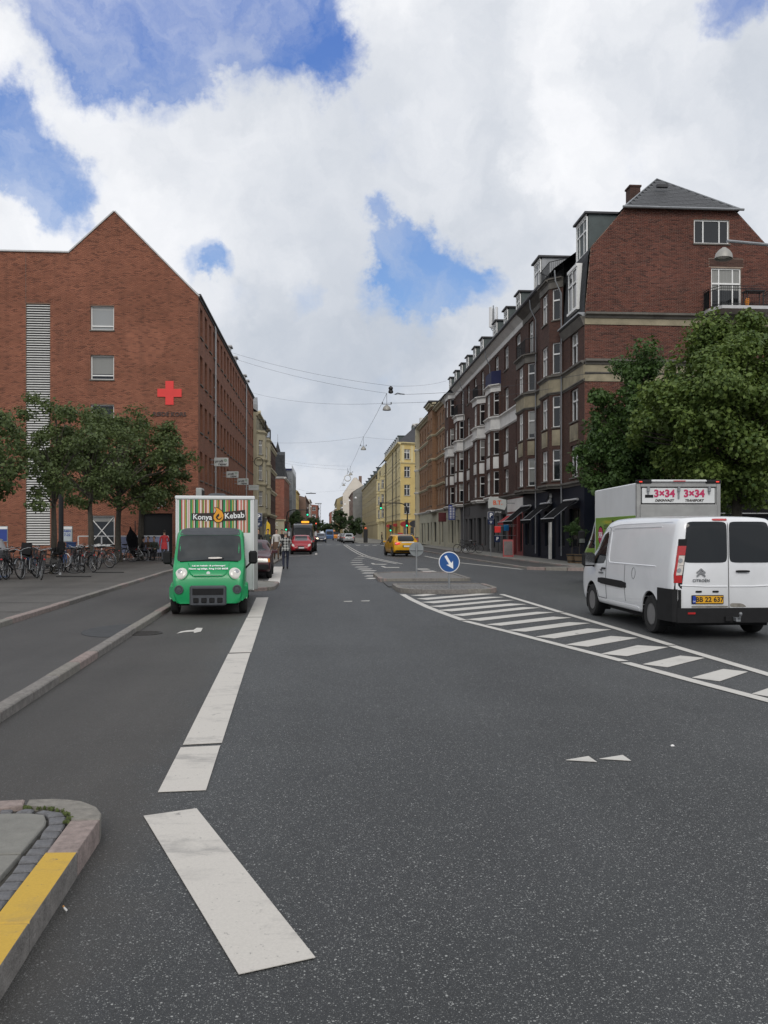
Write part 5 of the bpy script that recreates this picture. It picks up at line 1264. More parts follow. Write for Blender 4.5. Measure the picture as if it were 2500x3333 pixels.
lt = thing('lattice_tower', 'thin steel lattice stair tower at the far end on the left', 'tower', (-2.5, 352, 0)); mb = MB()
for x in (-.5, .5):
    for y in (-.5, .5): mb.tube([(x, y, 0), (x, y, 13.6)], .06, 4)
for k in range(10):
    z = k * 1.36
    mb.tube([(-.5, -.5, z), (.5, -.5, z + 1.36)], .04, 4); mb.tube([(.5, -.5, z), (-.5, -.5, z + 1.36)], .04, 4); mb.tube([(-.5, -.5, z), (.5, -.5, z)], .04, 4)
mb.build('lattice', 'scaffold_metal', lt); MB().box(-1.8, .9, -.8, .8, 13.5, 13.8).build('platform', 'zinc', lt)
# ------------------------------------------------------------------ vehicles
def car_paint(name, col, rough=0.28, coat=0.6, dirt=0.08): return M(name, col, rough, 0.04, 2.0, coat=coat, dirt=dirt)
car_paint('van_white', (0.74, 0.75, 0.765), dirt=0.06); car_paint('truck_green', (0.004, 0.285, 0.092), .35, .25); car_paint('lime_green', (0.17, 0.36, 0.03)); car_paint('maroon', (0.045, 0.007, 0.012), .4, .25); car_paint('car_red', (0.36, 0.010, 0.02), .35, .3)
car_paint('taxi_yellow', (0.72, 0.38, 0.008), .35, .3); car_paint('car_black', (0.012, 0.013, 0.016)); car_paint('car_silver', (0.33, 0.34, 0.35)); car_paint('car_grey', (0.10, 0.11, 0.12)); car_paint('car_white', (0.55, 0.56, 0.57)); car_paint('car_blue', (0.03, 0.09, 0.22)); car_paint('car_orange', (0.6, 0.2, 0.01)); car_paint('car_navy', (0.02, 0.03, 0.06))
M('box_white', (0.68, 0.69, 0.69), 0.45, 0.04, 1.5, dirt=0.08); M('plastic_black', (0.013, 0.013, 0.014), 0.7, 0.15, 8, spec=0.25); M('plastic_grey', (0.055, 0.06, 0.068), 0.6, 0.12, 8)
M('tyre', (0.014, 0.014, 0.014), 0.85, 0.2, 20, 0.3, 60); M('rim', (0.24, 0.24, 0.245), 0.4, 0.1, 10, metal=0.6); M('car_glass', (0.008, 0.010, 0.012), 0.06, 0, spec=0.42, bump=.05, bscale=2.5); M('lamp_clear', (0.62, 0.60, 0.55), 0.15, 0.1, 12, coat=0.8); M('lamp_red', (0.42, 0.012, 0.012), 0.2, 0.15, 25, coat=0.8)
M('lamp_white', (0.6, 0.55, 0.5), 0.2, 0.2, 20, coat=0.8); M('chrome', (0.45, 0.45, 0.45), 0.25, 0.05, metal=1.0); M('plate_yellow', (0.70, 0.36, 0.015), 0.4, 0.05); M('plate_white', (0.7, 0.7, 0.7), 0.4, 0.05); M('plate_blue', (0.01, 0.05, 0.35), 0.4, 0); M('plate_ink', (0.02, 0.012, 0.008), 0.5, 0)
M('alu', (0.34, 0.34, 0.33), 0.45, 0.12, 3, metal=0.5, dirt=0.1); M('seam', (0.05, 0.05, 0.052), 0.7, 0); M('magenta', (0.48, 0.02, 0.10), 0.5, 0); M('amber', (0.9, 0.35, 0.02), 0.3, 0, emit=1.2); M('lamp_on', (1.0, 0.85, 0.55), 0.3, 0, emit=3.0); M('tail_on', (0.9, 0.05, 0.03), 0.3, 0.0, emit=0.5)

M('windscreen_glass', (0.022, 0.026, 0.027), 0.1, 0.5, 1.6, spec=0.6, bump=.12, bscale=2.0)
def pchip(xs, ys, xq):
    xs = np.asarray(xs, float); ys = np.asarray(ys, float); h = np.diff(xs); d = np.diff(ys) / h; n = len(xs)
    m = np.zeros(n); m[0], m[-1] = d[0], d[-1]
    for i in range(1, n - 1):
        if d[i - 1] * d[i] > 0:
            w1, w2 = 2 * h[i] + h[i - 1], h[i] + 2 * h[i - 1]; m[i] = (w1 + w2) / (w1 / d[i - 1] + w2 / d[i])
    i = np.clip(np.searchsorted(xs, xq) - 1, 0, n - 2); t = (xq - xs[i]) / h[i]
    return (2 * t**3 - 3 * t**2 + 1) * ys[i] + (t**3 - 2 * t**2 + t) * h[i] * m[i] + (-2 * t**3 + 3 * t**2) * ys[i + 1] + (t**3 - t**2) * h[i] * m[i + 1]

def loft(stations, ny=70, nt=6):
    """stations: (y, zb, zs, zr, wb, ws, wr[, lean]) from rear to front -> closed half-mirrored body shell"""
    st = sorted(stations); secs = []
    for s in st:
        y, zb, zs, zr, wb, ws, wr = s[:7]; ln = s[7] if len(s) > 7 else 0.0
        zs = min(zs, zr - .06); h = zr - zs; c = min(.11, h * .5)
        pts = [(0.0, zb), (wb - .06, zb), (wb, zb + .1), (ws, zb + (zs - zb) * .6), (ws - .012, zs), (ws + (wr - ws) * .55, zs + h * .55), (wr, zr - c), (wr - .09, zr - .015), (wr * .5, zr + .008), (0.0, zr + .015)]
        secs.append([(x, y + ln * max(0, (z - zs)) / max(h, .01), z) for x, z in pts])
    a = np.array(secs); ys = np.array([s[0] for s in st]); yq = np.unique(np.concatenate([np.linspace(ys[0], ys[-1], ny), ys]))
    m = a.shape[1]; P = np.zeros((len(yq), m, 3))
    for j in range(m):
        for k in range(3): P[:, j, k] = pchip(ys, a[:, j, k], yq)
    tq = np.linspace(0, m - 1, (m - 1) * nt // 2 + 1); Q = np.zeros((len(yq), len(tq), 3))
    for i in range(len(yq)):
        for k in range(3): Q[i, :, k] = pchip(np.arange(m), P[i, :, k], tq)
    T = len(tq); ring = 2 * T - 2; verts = []
    for i in range(len(yq)):
        for j in range(T): verts.append(tuple(Q[i, j]))
        for j in range(T - 2, 0, -1): verts.append((-Q[i, j, 0], Q[i, j, 1], Q[i, j, 2]))
    F = []
    for i in range(len(yq) - 1):
        for j in range(ring):
            j2 = (j + 1) % ring; F.append((i * ring + j, (i + 1) * ring + j, (i + 1) * ring + j2, i * ring + j2))
    F.append(tuple(range(ring))); F.append(tuple((len(yq) - 1) * ring + j for j in range(ring - 1, -1, -1)))
    mb = MB(); mb.idx(verts, F); return mb

def cut_arches(me, cuts):
    """cuts: (y, z, r) cylinders across the car"""
    o = bpy.data.objects.new('tmp', me); COL.objects.link(o); cs = []
    for y, z, r, x0, x1 in cuts:
        c = MB().lathe([(r, x0), (r, x1)], 28, (0, y, z), 'x'); co = bpy.data.objects.new('cut', c.mesh('cut', 'void')); COL.objects.link(co); cs.append(co)
        md = o.modifiers.new('b', 'BOOLEAN'); md.operation = 'DIFFERENCE'; md.object = co; md.solver = 'EXACT'
    dg = bpy.context.evaluated_depsgraph_get(); dg.update(); n = bpy.data.meshes.new_from_object(o.evaluated_get(dg))
    bpy.data.objects.remove(o)
    for c in cs: bpy.data.objects.remove(c)
    return n

class Skin:
    """projects thin panels onto a body shell"""
    def __init__(s, mb): s.bvh = BVHTree.FromPolygons([Vector(v) for v in mb.v], mb.f); s.fallback = 0
    def hit(s, axis, a, b):
        if axis == 'L': o, d = Vector((-3, a, b)), Vector((1, 0, 0))
        elif axis == 'R': o, d = Vector((3, a, b)), Vector((-1, 0, 0))
        elif axis == 'B': o, d = Vector((a, -8, b)), Vector((0, 1, 0))
        elif axis == 'F': o, d = Vector((a, 8, b)), Vector((0, -1, 0))
        else: o, d = Vector((a, b, 6)), Vector((0, 0, -1))
        h = s.bvh.ray_cast(o, d)
        if h[0] is None: h = s.bvh.find_nearest(o + d * 1.5)
        return h[0], d
    def panel(s, axis, quad, mat, name, parent, off=.006, n=10, round_=.25, th=.02, mb=None, build=True):
        """quad: four (a,b) corners, ccw or cw, in the side/rear view; corners rounded"""
        mb = mb or MB(); k0 = len(mb.v); q = [Vector(p) for p in quad]
        def m(s_, t_): return (q[0] * (1 - s_) + q[1] * s_) * (1 - t_) + (q[3] * (1 - s_) + q[2] * s_) * t_
        c = (q[0] + q[1] + q[2] + q[3]) / 4; P = []
        for i in range(n + 1):
            for j in range(n + 1):
                x, y = 2 * i / n - 1, 2 * j / n - 1
                if round_ > 0:      # squircle-ish rounding of the corners
                    e = 1 - round_ * .45 * (abs(x) * abs(y)) ** 7; x, y = x * e, y * e
                a, b = m((x + 1) / 2, (y + 1) / 2); h, d = s.hit(axis, a, b); P.append(h - d * off)
        F = [(i * (n + 1) + j, (i + 1) * (n + 1) + j, (i + 1) * (n + 1) + j + 1, i * (n + 1) + j + 1) for i in range(n) for j in range(n)]
        rim = [i * (n + 1) for i in range(n + 1)] + [n * (n + 1) + j for j in range(1, n + 1)] + [i * (n + 1) + n for i in range(n - 1, -1, -1)] + [j for j in range(n - 1, 0, -1)]
        base = len(P); P2 = [P[i] + d * (th + off) for i in rim]; L = len(rim)
        F += [(rim[i], rim[(i + 1) % L], base + (i + 1) % L, base + i) for i in range(L)]
        mb.idx(P + P2, F)
        return mb.build(name, mat, parent, smooth=40) if build else mb
    def line(s, axis, pts, mat, name, parent, w=.008, off=.003, n=14):
        mb = MB(); P = []
        for a, b in zip(pts, pts[1:]):
            for k in range(n): t = k / n; P.append((a[0] + (b[0] - a[0]) * t, a[1] + (b[1] - a[1]) * t))
        P.append(pts[-1]); V = []
        for p in P: h, d = s.hit(axis, *p); V.append(h - d * off)
        mb.tube(V, w, 4); return mb.build(name, mat, parent)

_wh = {}
def wheel(parent, x, y, r, w, rim='rim', side=1, style=0, detail=True):
    key = (round(r, 3), round(w, 3), rim, style)
    if key not in _wh:
        t = MB(); R0 = r * .58; t.lathe([(R0, -w / 2 + .01), (r * .9, -w / 2), (r * .975, -w / 2 + .02), (r, -w / 2 + .045), (r, w / 2 - .045), (r * .975, w / 2 - .02), (r * .9, w / 2), (R0, w / 2 - .01)], 28, (0, 0, 0), 'x', False)
        k = MB(); k.lathe([(R0 + .004, w / 2 - .012), (R0 - .015, w / 2 - .012), (R0 - .03, w / 2 - .035), (R0 * .55, w / 2 - .03), (R0 * .5, w / 2 - .018), (R0 * .22, w / 2 - .016), (.0001, w / 2 - .016)], 28, (0, 0, 0), 'x')
        k.lathe([(R0 + .004, -w / 2 + .012), (R0 - .02, -w / 2 + .03), (.0001, -w / 2 + .04)], 20, (0, 0, 0), 'x')
        n = 5 if style else 8; h = MB()
        for j in range(n):
            a = 2 * math.pi * j / n; c_, s_ = math.cos(a), math.sin(a); h.lathe([(.028 if not style else .05, w / 2 - .036), (.02, w / 2 - .029)], 8, (0, R0 * .74 * c_, R0 * .74 * s_), 'x')
        _wh[key] = (t.mesh('wheel', 'tyre', 35), k.mesh('rim', rim, 35), h.mesh('rim_holes', 'plastic_black'))
    t, k, h = _wh[key]; o = ob('wheel', t, parent, (x, y, r)); o.rotation_euler = (0, 0, math.pi if x < 0 else 0)
    ob('rim', k, o)
    if detail: ob('rim_holes', h, o)
    return o

def plate(parent, x, y, z, w, txt, mat='plate_yellow', front=False, lean=0, tag_=True):
    h = .115; b = MB().bevbox(-w / 2 - .012, w / 2 + .012, -.012, .012, -h / 2 - .012, h / 2 + .012, .006); b = b.build('plate_holder', 'plastic_black', parent, (x, y, z), math.pi if front else 0)
    MB().box(-w / 2 + .05, w / 2, -.018, -.0125, -h / 2, h / 2).build('number_plate', mat, b)
    if tag_: MB().box(-w / 2, -w / 2 + .0495, -.018, -.0125, -h / 2, h / 2).build('country_band', 'plate_blue', b); ob('lettering', text_me('DK', .035, 'sign_white', .0008), b, (-w / 2 + .025, -.0195, -.03))
    if txt: ob('lettering', text_me(txt, .108, 'plate_ink', .0008, .003, space=1.02), b, (.025, -.0195, -.002))
    return b

# ---- the white panel van
van = thing('delivery_van', 'white panel van seen from behind with black bumper and yellow plate', 'van', (6.42, 15.72, 0), R(0.4))
VST = [(-2.42, .42, 1.05, 1.82, .80, .87, .70, .05), (-2.38, .36, 1.05, 1.90, .87, .92, .755, .05), (-2.25, .33, 1.05, 1.945, .91, .945, .785, .03), (-1.6, .3, 1.06, 1.97, .925, .955, .80), (-.3, .3, 1.07, 1.985, .93, .96, .81), (.6, .3, 1.08, 1.97, .93, .955, .80), (1.0, .3, 1.07, 1.93, .93, .95, .785), (1.25, .3, 1.06, 1.86, .93, .95, .765),
       (1.6, .3, 1.05, 1.58, .92, .945, .74), (1.95, .3, 1.02, 1.27, .92, .935, .76), (2.08, .3, 1.0, 1.17, .91, .93, .78), (2.3, .32, .92, 1.06, .88, .90, .76), (2.46, .36, .8, .92, .80, .82, .68), (2.55, .42, .6, .72, .66, .68, .55)]
vb = loft(VST, 80); vs = Skin(vb)
vme = cut_arches(vb.mesh('body', 'van_white'), [(-1.52, .33, .39, -1.1, -.66), (-1.52, .33, .39, .66, 1.1), (1.62, .33, .39, -1.1, -.66), (1.62, .33, .39, .66, 1.1)])
vme.materials.clear(); vme.materials.append(MATS['van_white']); vme.polygons.foreach_set('material_index', [0] * len(vme.polygons)); vme.polygons.foreach_set('use_smooth', [True] * len(vme.polygons)); vme.set_sharp_from_angle(angle=R(40))
ob('body', vme, van)
for sx in (-1, 1):
    for yy in (-1.52, 1.62):
        wheel(van, sx * .83, yy, .325, .21)
        MB().lathe([(.40, -.02), (.385, -.02), (.385, .25), (.0001, .25)][::1], 24, (sx * (.70 if sx > 0 else .70), yy, .33), 'x').build('wheel_well', 'plastic_black', van) if False else None
        m_ = MB(); n = 20; rr_ = .388
        pts = [(yy + rr_ * math.cos(math.pi * k / n), .33 + rr_ * math.sin(math.pi * k / n)) for k in range(-3, n + 4)]
        m_.idx([(sx * .66, a, b) for a, b in pts] + [(sx * .925, a, b) for a, b in pts], [(k, k + 1, len(pts) + k + 1, len(pts) + k) for k in range(len(pts) - 1)]); m_.face([(sx * .66, a, b) for a, b in pts]); m_.build('wheel_well', 'plastic_black', van)
for ax, sx in (('L', -1), ('R', 1)):
    d = vs.panel(ax, [(.76, 1.10), (1.66, 1.07), (1.30, 1.62), (.80, 1.74)], 'car_glass', 'side_window', van, .004, 12, .35)
    vs.line(ax, [(.70, .42), (.70, 1.1), (.74, 1.78), (.95, 1.82)], 'seam', 'door_seam', van, .005)
    vs.line(ax, [(.70, .42), (1.18, .42), (1.25, .55)], 'seam', 'door_seam', van, .005)
    vs.panel(ax, [(-1.0, .70), (1.12, .72), (1.12, .82), (-1.0, .80)], 'plastic_black', 'rubbing_strip', van, .018, 10, .3) if sx > 0 else vs.panel(ax, [(-.42, .68), (1.16, .70), (1.14, .82), (-.42, .81)], 'plastic_black', 'rubbing_strip', van, .02, 12, .5)
    vs.panel(ax, [(.50, .98), (.66, .98), (.66, 1.02), (.50, 1.02)] if False else [(.74, .985), (.92, .985), (.92, 1.02), (.74, 1.02)], 'plastic_black', 'door_handle', van, .03, 4, .4)
    # pressed load panel: raised frame line
    vs.line(ax, [(-1.75, 1.14), (.5, 1.13), (.56, 1.2), (.62, 1.72), (.5, 1.78), (-1.75, 1.80)], 'van_white', 'pressed_panel', van, .012, .0)
    vs.line(ax, [(-.35, .45), (-.33, 1.12)], 'seam', 'panel_seam', van, .0035)
    fl = [(-.78 + .085 * math.cos(a), .98 + .10 * math.sin(a)) for a in (2 * math.pi * k / 16 for k in range(17))]; vs.line(ax, fl, 'seam', 'fuel_flap', van, .004, .002, 3) if sx < 0 else None
    MB().prism([(sx * .975, -1.90), (sx * .968, -2.25), (sx * .925, -2.40), (sx * .85, -2.43), (sx * .85, -1.92)], .28, .80).build('bumper_corner', 'plastic_black', van, smooth=30)
    vs.panel(ax, [(.95, .30), (-.98, .30), (-.98, .40), (.95, .40)], 'van_white', 'sill', van, .012, 8, .1)
    vs.line(ax, [(1.72, 1.06), (1.30, 1.66), (.95, 1.80), (.2, 1.86), (-2.1, 1.88)], 'van_white', 'roof_gutter', van, .008, .002)
    mr = ob('mirror', MB().bevbox(-.13, .13, -.07, .07, -.14, .14, .04).mesh('mirror', 'plastic_black', 40), van, (sx * 1.07, 1.42, 1.16)); mr.rotation_euler = (0, 0, sx * -.12)
    MB().box(-.1, .1, -.075, -.071, -.11, .11).build('mirror_glass', 'chrome', mr); MB().tube([(-sx * .05, .02, -.1), (-sx * .2, .05, -.16)], .025, 6).build('mirror_arm', 'plastic_black', mr)
vs.panel('F', [(-.66, 1.14), (.66, 1.14), (.58, 1.80), (-.58, 1.80)], 'car_glass', 'windscreen', van, .004, 12, .3)
vs.panel('B', [(-.755, 1.22), (-.018, 1.22), (-.018, 1.88), (-.672, 1.88)], 'car_glass', 'rear_window', van, .005, 18, .14); vs.panel('B', [(.755, 1.22), (.018, 1.22), (.018, 1.88), (.672, 1.88)], 'car_glass', 'rear_window', van, .005, 18, .14)
vs.line('B', [(0, .5), (0, 1.93)], 'seam', 'door_seam', van, .006); None
vs.line('B', [(-.8, .86), (-.4, .84), (-.02, .84)], 'van_white', 'pressed_line', van, .014, .0); vs.line('B', [(.8, .86), (.4, .84), (.02, .84)], 'van_white', 'pressed_line', van, .014, .0)
for sx in (-1, 1):
    yq = -2.385
    cl = MB().prism_x([(.0, .80), (.0, 1.60), (.16, 1.58), (.19, .80)], -.062, .062); cl.xf(Matrix.Translation((sx * .838, yq - .03, 0)) @ Matrix.Rotation(0, 4, 'Z'))
    # housing follows the inward lean of the body side
    def lean(mb_, k=0):
        for i in range(k, len(mb_.v)):
            x, y_, z = mb_.v[i]; f_ = max(0, z - 1.02) * .165; mb_.v[i] = (x - sx * f_, y_ + max(0, z - 1.02) * .03, z)
        return mb_
    lean(cl); th_ = cl.build('tail_light', 'plastic_black', van)
    for z0, z1, mt in ((.90, 1.02, 'lamp_red'), (1.025, 1.175, 'lamp_white'), (1.18, 1.335, 'lamp_white'), (1.34, 1.49, 'lamp_red')):
        p_ = MB().box(sx * .838 - .063, sx * .838 + .064, yq - .038, yq + .085, z0, z1); lean(p_).build('lens', mt, th_)
    p_ = MB().box(sx * .838 - .065, sx * .838 - .035, yq - .039, yq + .087, 1.02, 1.34) if sx < 0 else MB().box(sx * .838 + .035, sx * .838 + .065, yq - .039, yq + .087, 1.02, 1.34); lean(p_).build('lens', 'lamp_red', th_)
    for zc2 in (1.10, 1.255): lean(MB().lathe([(.036, -.046), (.025, -.04), (.0001, -.036)], 12, (sx * .838, yq, zc2), 'y')).build('lens', 'chrome', th_)
bm = MB(); bm.prism([(-.9, -2.30), (-.86, -2.44), (-.72, -2.51), (.72, -2.51), (.86, -2.44), (.9, -2.30)], .27, .50); bm.prism([(-.9, -2.30), (-.84, -2.42), (-.80, -2.45), (-.80, -2.38), (-.8, -2.30)], .50, .79); bm.prism([(.9, -2.30), (.84, -2.42), (.80, -2.45), (.80, -2.38), (.8, -2.30)], .50, .79)
bmp = bm.build('rear_bumper', 'plastic_black', van); MB().box(-.72, -.60, -2.525, -2.51, .41, .44).box(.60, .72, -2.525, -2.51, .41, .44).build('reflector', 'lamp_red', bmp)
vs.panel('B', [(-.24, 1.895), (.0, 1.895), (.0, 1.93), (-.24, 1.93)], 'lamp_red', 'brake_light', van, .012, 4, .3)
plate(van, -.36, -2.432, .635, .50, 'BB 22 637')
M('grime', (0.22, 0.205, 0.18), 0.8, 0.3, 10); vs.panel('B', [(-.62, .505), (-.02, .505), (-.02, .535), (-.62, .535)], 'grime', 'grime_mark', van, .003, 5, .2); vs.panel('B', [(.02, .51), (.3, .51), (.22, .57), (.02, .575)], 'grime', 'grime_mark', van, .003, 5, .3)
for x in (-.50, -.22): vs.panel('B', [(x - .05, .745), (x + .05, .745), (x + .05, .775), (x - .05, .775)], 'plastic_black', 'plate_lamp', van, .012, 4, .2)
vs.panel('B', [(.12, 1.065), (.34, 1.065), (.34, 1.10), (.12, 1.10)], 'plastic_black', 'door_handle', van, .03, 4, .3)
for k in (0, 1):
    z = 1.02 + k * .055; c_ = MB(); c_.prism_y([(-.46 - .07, z - .03), (-.46, z + .025), (-.46 + .07, z - .03), (-.46 + .07, z + .0), (-.46, z + .06), (-.46 - .07, z + .0)], -2.425, -2.405); c_.build('emblem', 'chrome', van)
ob('lettering', text_me('CITROËN', .062, 'car_grey', .003, .001, space=1.1), van, (-.46, -2.422, .935))
MB().box(-.966, -.952, .86, 1.10, .895, .925).box(-.966, -.952, .94, 1.02, .95, .985).build('small_print', 'car_grey', van)
th = MB(); th.box(.02, .09, -2.62, -2.4, .30, .36); th.tube([(.06, -2.6, .34), (.06, -2.66, .36), (.06, -2.68, .42)], .016, 6); th.lathe([(.0001, .39), (.02, .4), (.027, .425), (.02, .45), (.0001, .455)], 10, (.06, -2.68, 0)); th.build('tow_bar', 'zinc', van)
MB().box(-.12, -.02, -2.56, -2.5, .30, .37).build('tow_socket', 'plastic_black', van); MB().box(-.72, .72, -2.2, 2.2, .2, .34).build('underbody', 'plastic_black', van)

# ---- green and white box truck in front of the van
bt = thing('box_truck', 'white box truck with green stripe and green cab beyond the van', 'truck', (9.62, 25.2, 0), R(-3.5))
MB().bevbox(-1.1, 1.1, -2.75, 1.75, .95, 3.05, .03).build('box', 'box_white', bt, smooth=20)
MB().bevbox(-1.112, 1.112, -2.6, 1.6, .96, 2.17, .005).build('green_panel', 'lime_green', bt)
rf_ = MB(); rf_.bevbox(-1.13, -1.02, -2.8, -2.70, .9, 3.07, .01); rf_.bevbox(1.02, 1.13, -2.8, -2.70, .9, 3.07, .01); rf_.bevbox(-1.02, 1.02, -2.8, -2.7, 2.93, 3.07, .01); rf_.build('rear_frame', 'alu', bt)
MB().bevbox(-.98, .98, -2.79, -2.755, 2.49, 2.90, .01).build('door_upper', 'box_white', bt); MB().bevbox(-1.0, 1.0, -2.775, -2.755, 2.44, 2.92, .005).build('door_gasket', 'plastic_black', bt); MB().bevbox(-1.04, 1.04, -2.83, -2.77, 1.0, 2.46, .02).build('tail_lift', 'alu', bt)
MB().bevbox(-1.14, -.72, -2.84, -2.70, 3.02, 3.12, .02).bevbox(.72, 1.14, -2.84, -2.70, 3.02, 3.12, .02).build('corner_cap', 'plastic_black', bt); MB().bevbox(-.74, .74, -2.86, -2.72, 3.06, 3.12, .015).build('light_bar', 'box_white', bt); MB().box(-.16, .16, -2.875, -2.862, 3.07, 3.10).build('brake_light', 'lamp_red', bt)
for x in (-1.03, 1.03): MB().box(x - .04, x + .04, -2.855, -2.842, 3.05, 3.08).build('marker_light', 'tail_on', bt)
for x in (-.82, .0, .82): MB().bevbox(x - .035, x + .035, -2.85, -2.79, 2.80, 2.95, .01).box(x - .02, x + .02, -2.83, -2.79, 2.62 if x == 0 else 2.74, 2.82).build('hinge', 'zinc', bt)
for x, tx in ((-.38, 'DØGNVAGT'), (.42, 'TRANSPORT')):
    ob('lettering', text_me('3×34', .27, 'magenta', .003, .011), bt, (x, -2.796, 2.745)); ob('lettering', text_me(tx, .088, 'plate_ink', .003, .003, shear=.25), bt, (x, -2.796, 2.565))
MB().box(-.9, -.68, -2.797, -2.789, 2.64, 2.72).build('maker_badge', 'plastic_black', bt)
# roundel and lettering on the left side panel
sd = MB().lathe([(.29, -.004), (.29, .004)], 28, (-1.118, .95, 1.62), 'x').build('roundel', 'plastic_black', bt); MB().lathe([(.25, -.009), (.25, .0)], 28, (-1.118, .95, 1.62), 'x').build('roundel', 'magenta', sd)
ob('lettering', text_me('3·34', .24, 'sign_white', .003, .008), bt, (-1.13, .95, 1.62), R(-90)); ob('lettering', text_me('VA', .13, 'plate_ink', .002, .003), bt, (-1.116, -.4, 2.02), R(-90))
for k in range(3): MB().box(-1.117, -1.112, .1 - .1 * k, .6, 1.92 - .05 * k, 1.94 - .05 * k).build('stripe', 'plate_ink', bt)
cb_ = loft([(1.85, .4, 1.15, 2.25, .95, .98, .78), (2.2, .38, 1.15, 2.3, .96, .99, .80), (2.75, .38, 1.15, 2.28, .96, .99, .80), (3.1, .38, 1.13, 2.05, .96, .99, .78), (3.5, .4, 1.1, 1.55, .95, .97, .78), (3.8, .4, 1.05, 1.2, .92, .94, .80), (4.15, .45, .95, 1.05, .82, .84, .7), (4.3, .5, .7, .85, .7, .72, .6)], 50); cs_ = Skin(cb_); cb_.build('cab', 'lime_green', bt, smooth=40)
for ax in 'LR': cs_.panel(ax, [(2.1, 1.2), (3.25, 1.18), (2.95, 1.98), (2.15, 2.12)], 'car_glass', 'side_window', bt, .005, 8, .3); cs_.line(ax, [(2.05, .5), (2.05, 2.1)], 'seam', 'door_seam', bt, .006)
cs_.panel('F', [(-.8, 1.2), (.8, 1.2), (.7, 2.05), (-.7, 2.05)], 'car_glass', 'windscreen', bt, .005, 8, .3)
for sx in (-1, 1):
    mr = ob('mirror', MB().bevbox(-.12, .12, -.06, .06, -.26, .2, .04).mesh('mirror', 'plastic_black', 40), bt, (sx * 1.2, 3.1, 1.58)); MB().box(-.09, .09, -.066, -.061, -.22, -.08).build('mirror_glass', 'chrome', mr); MB().tube([(-sx * .02, .03, -.1), (-sx * .25, .1, -.14)], .02, 5).build('mirror_arm', 'plastic_black', mr)
    wheel(bt, sx * .88, 3.35, .36, .24); wheel(bt, sx * .88, -1.4, .36, .3)
MB().box(-.8, .8, -2.7, 3.9, .45, .94).build('chassis', 'plastic_black', bt)

# ---- green kebab truck facing the camera
kt = thing('kebab_truck', 'small green fronted kebab truck with striped white box parked at kerb', 'truck', (-2.62, 20.75, 0), math.pi + R(4.2))
KST = [(1.25, .30, 1.08, 1.74, .70, .735, .67), (1.6, .28, 1.08, 1.79, .71, .745, .69), (2.0, .28, 1.08, 1.79, .71, .75, .695), (2.22, .28, 1.08, 1.70, .71, .75, .69), (2.42, .28, 1.06, 1.42, .71, .75, .70), (2.62, .28, 1.02, 1.10, .71, .745, .66), (2.75, .28, .95, 1.02, .70, .735, .66), (2.9, .26, .80, .90, .68, .715, .63), (2.97, .25, .7, .78, .66, .69, .6), (3.0, .25, .5, .62, .62, .655, .56)]
kb = loft(KST, 60); ks = Skin(kb)
kme = cut_arches(kb.mesh('cab', 'truck_green'), [(2.4, .29, .34, -1, -.52), (2.4, .29, .34, .52, 1)]); kme.materials.clear(); kme.materials.append(MATS['truck_green']); kme.polygons.foreach_set('material_index', [0] * len(kme.polygons)); kme.polygons.foreach_set('use_smooth', [True] * len(kme.polygons)); kme.set_sharp_from_angle(angle=R(40)); ob('cab', kme, kt)
ks.panel('F', [(-.67, 1.10), (.67, 1.10), (.635, 1.65), (-.635, 1.65)], 'windscreen_glass', 'windscreen', kt, .006, 14, .10); ks.panel('F', [(-.635, 1.655), (.635, 1.655), (.60, 1.775), (-.60, 1.775)], 'plastic_grey', 'roof_cap', kt, .012, 10, .1)
ks.panel('T', [(-.56, 1.55), (.56, 1.55), (.56, 2.2), (-.56, 2.2)], 'plastic_grey', 'roof_cap', kt, .01, 8, .2)
for ax in 'LR': ks.panel(ax, [(1.4, 1.12), (2.35, 1.1), (2.1, 1.6), (1.45, 1.64)], 'car_glass', 'side_window', kt, .005, 8, .3); ks.line(ax, [(1.38, .4), (1.36, 1.66)], 'seam', 'door_seam', kt, .005)
ks.line('F', [(-.60, 1.1), (.0, 1.125), (.60, 1.1)], 'plastic_black', 'wiper_bar', kt, .012, .01)
wp = MB(); wp.tube([ks.hit('F', x, z)[0] + Vector((0, .02, 0)) for x, z in ((.30, 1.12), (.05, 1.135), (-.3, 1.16))], .008, 5); wp.build('wiper', 'plastic_black', kt)
ks.panel('F', [(-.26, 1.155), (.02, 1.155), (.02, 1.19), (-.26, 1.19)], 'lamp_white', 'dashboard_paper', kt, .008, 5, .6)
ks.line('F', [(-.42, 1.06), (-.36, .86), (-.28, .80), (.28, .80), (.36, .86), (.42, 1.06)], 'truck_green', 'bonnet_crease', kt, .014, .002); ks.line('F', [(-.33, .815), (.33, .815)], 'seam', 'bonnet_seam', kt, .007, .006)
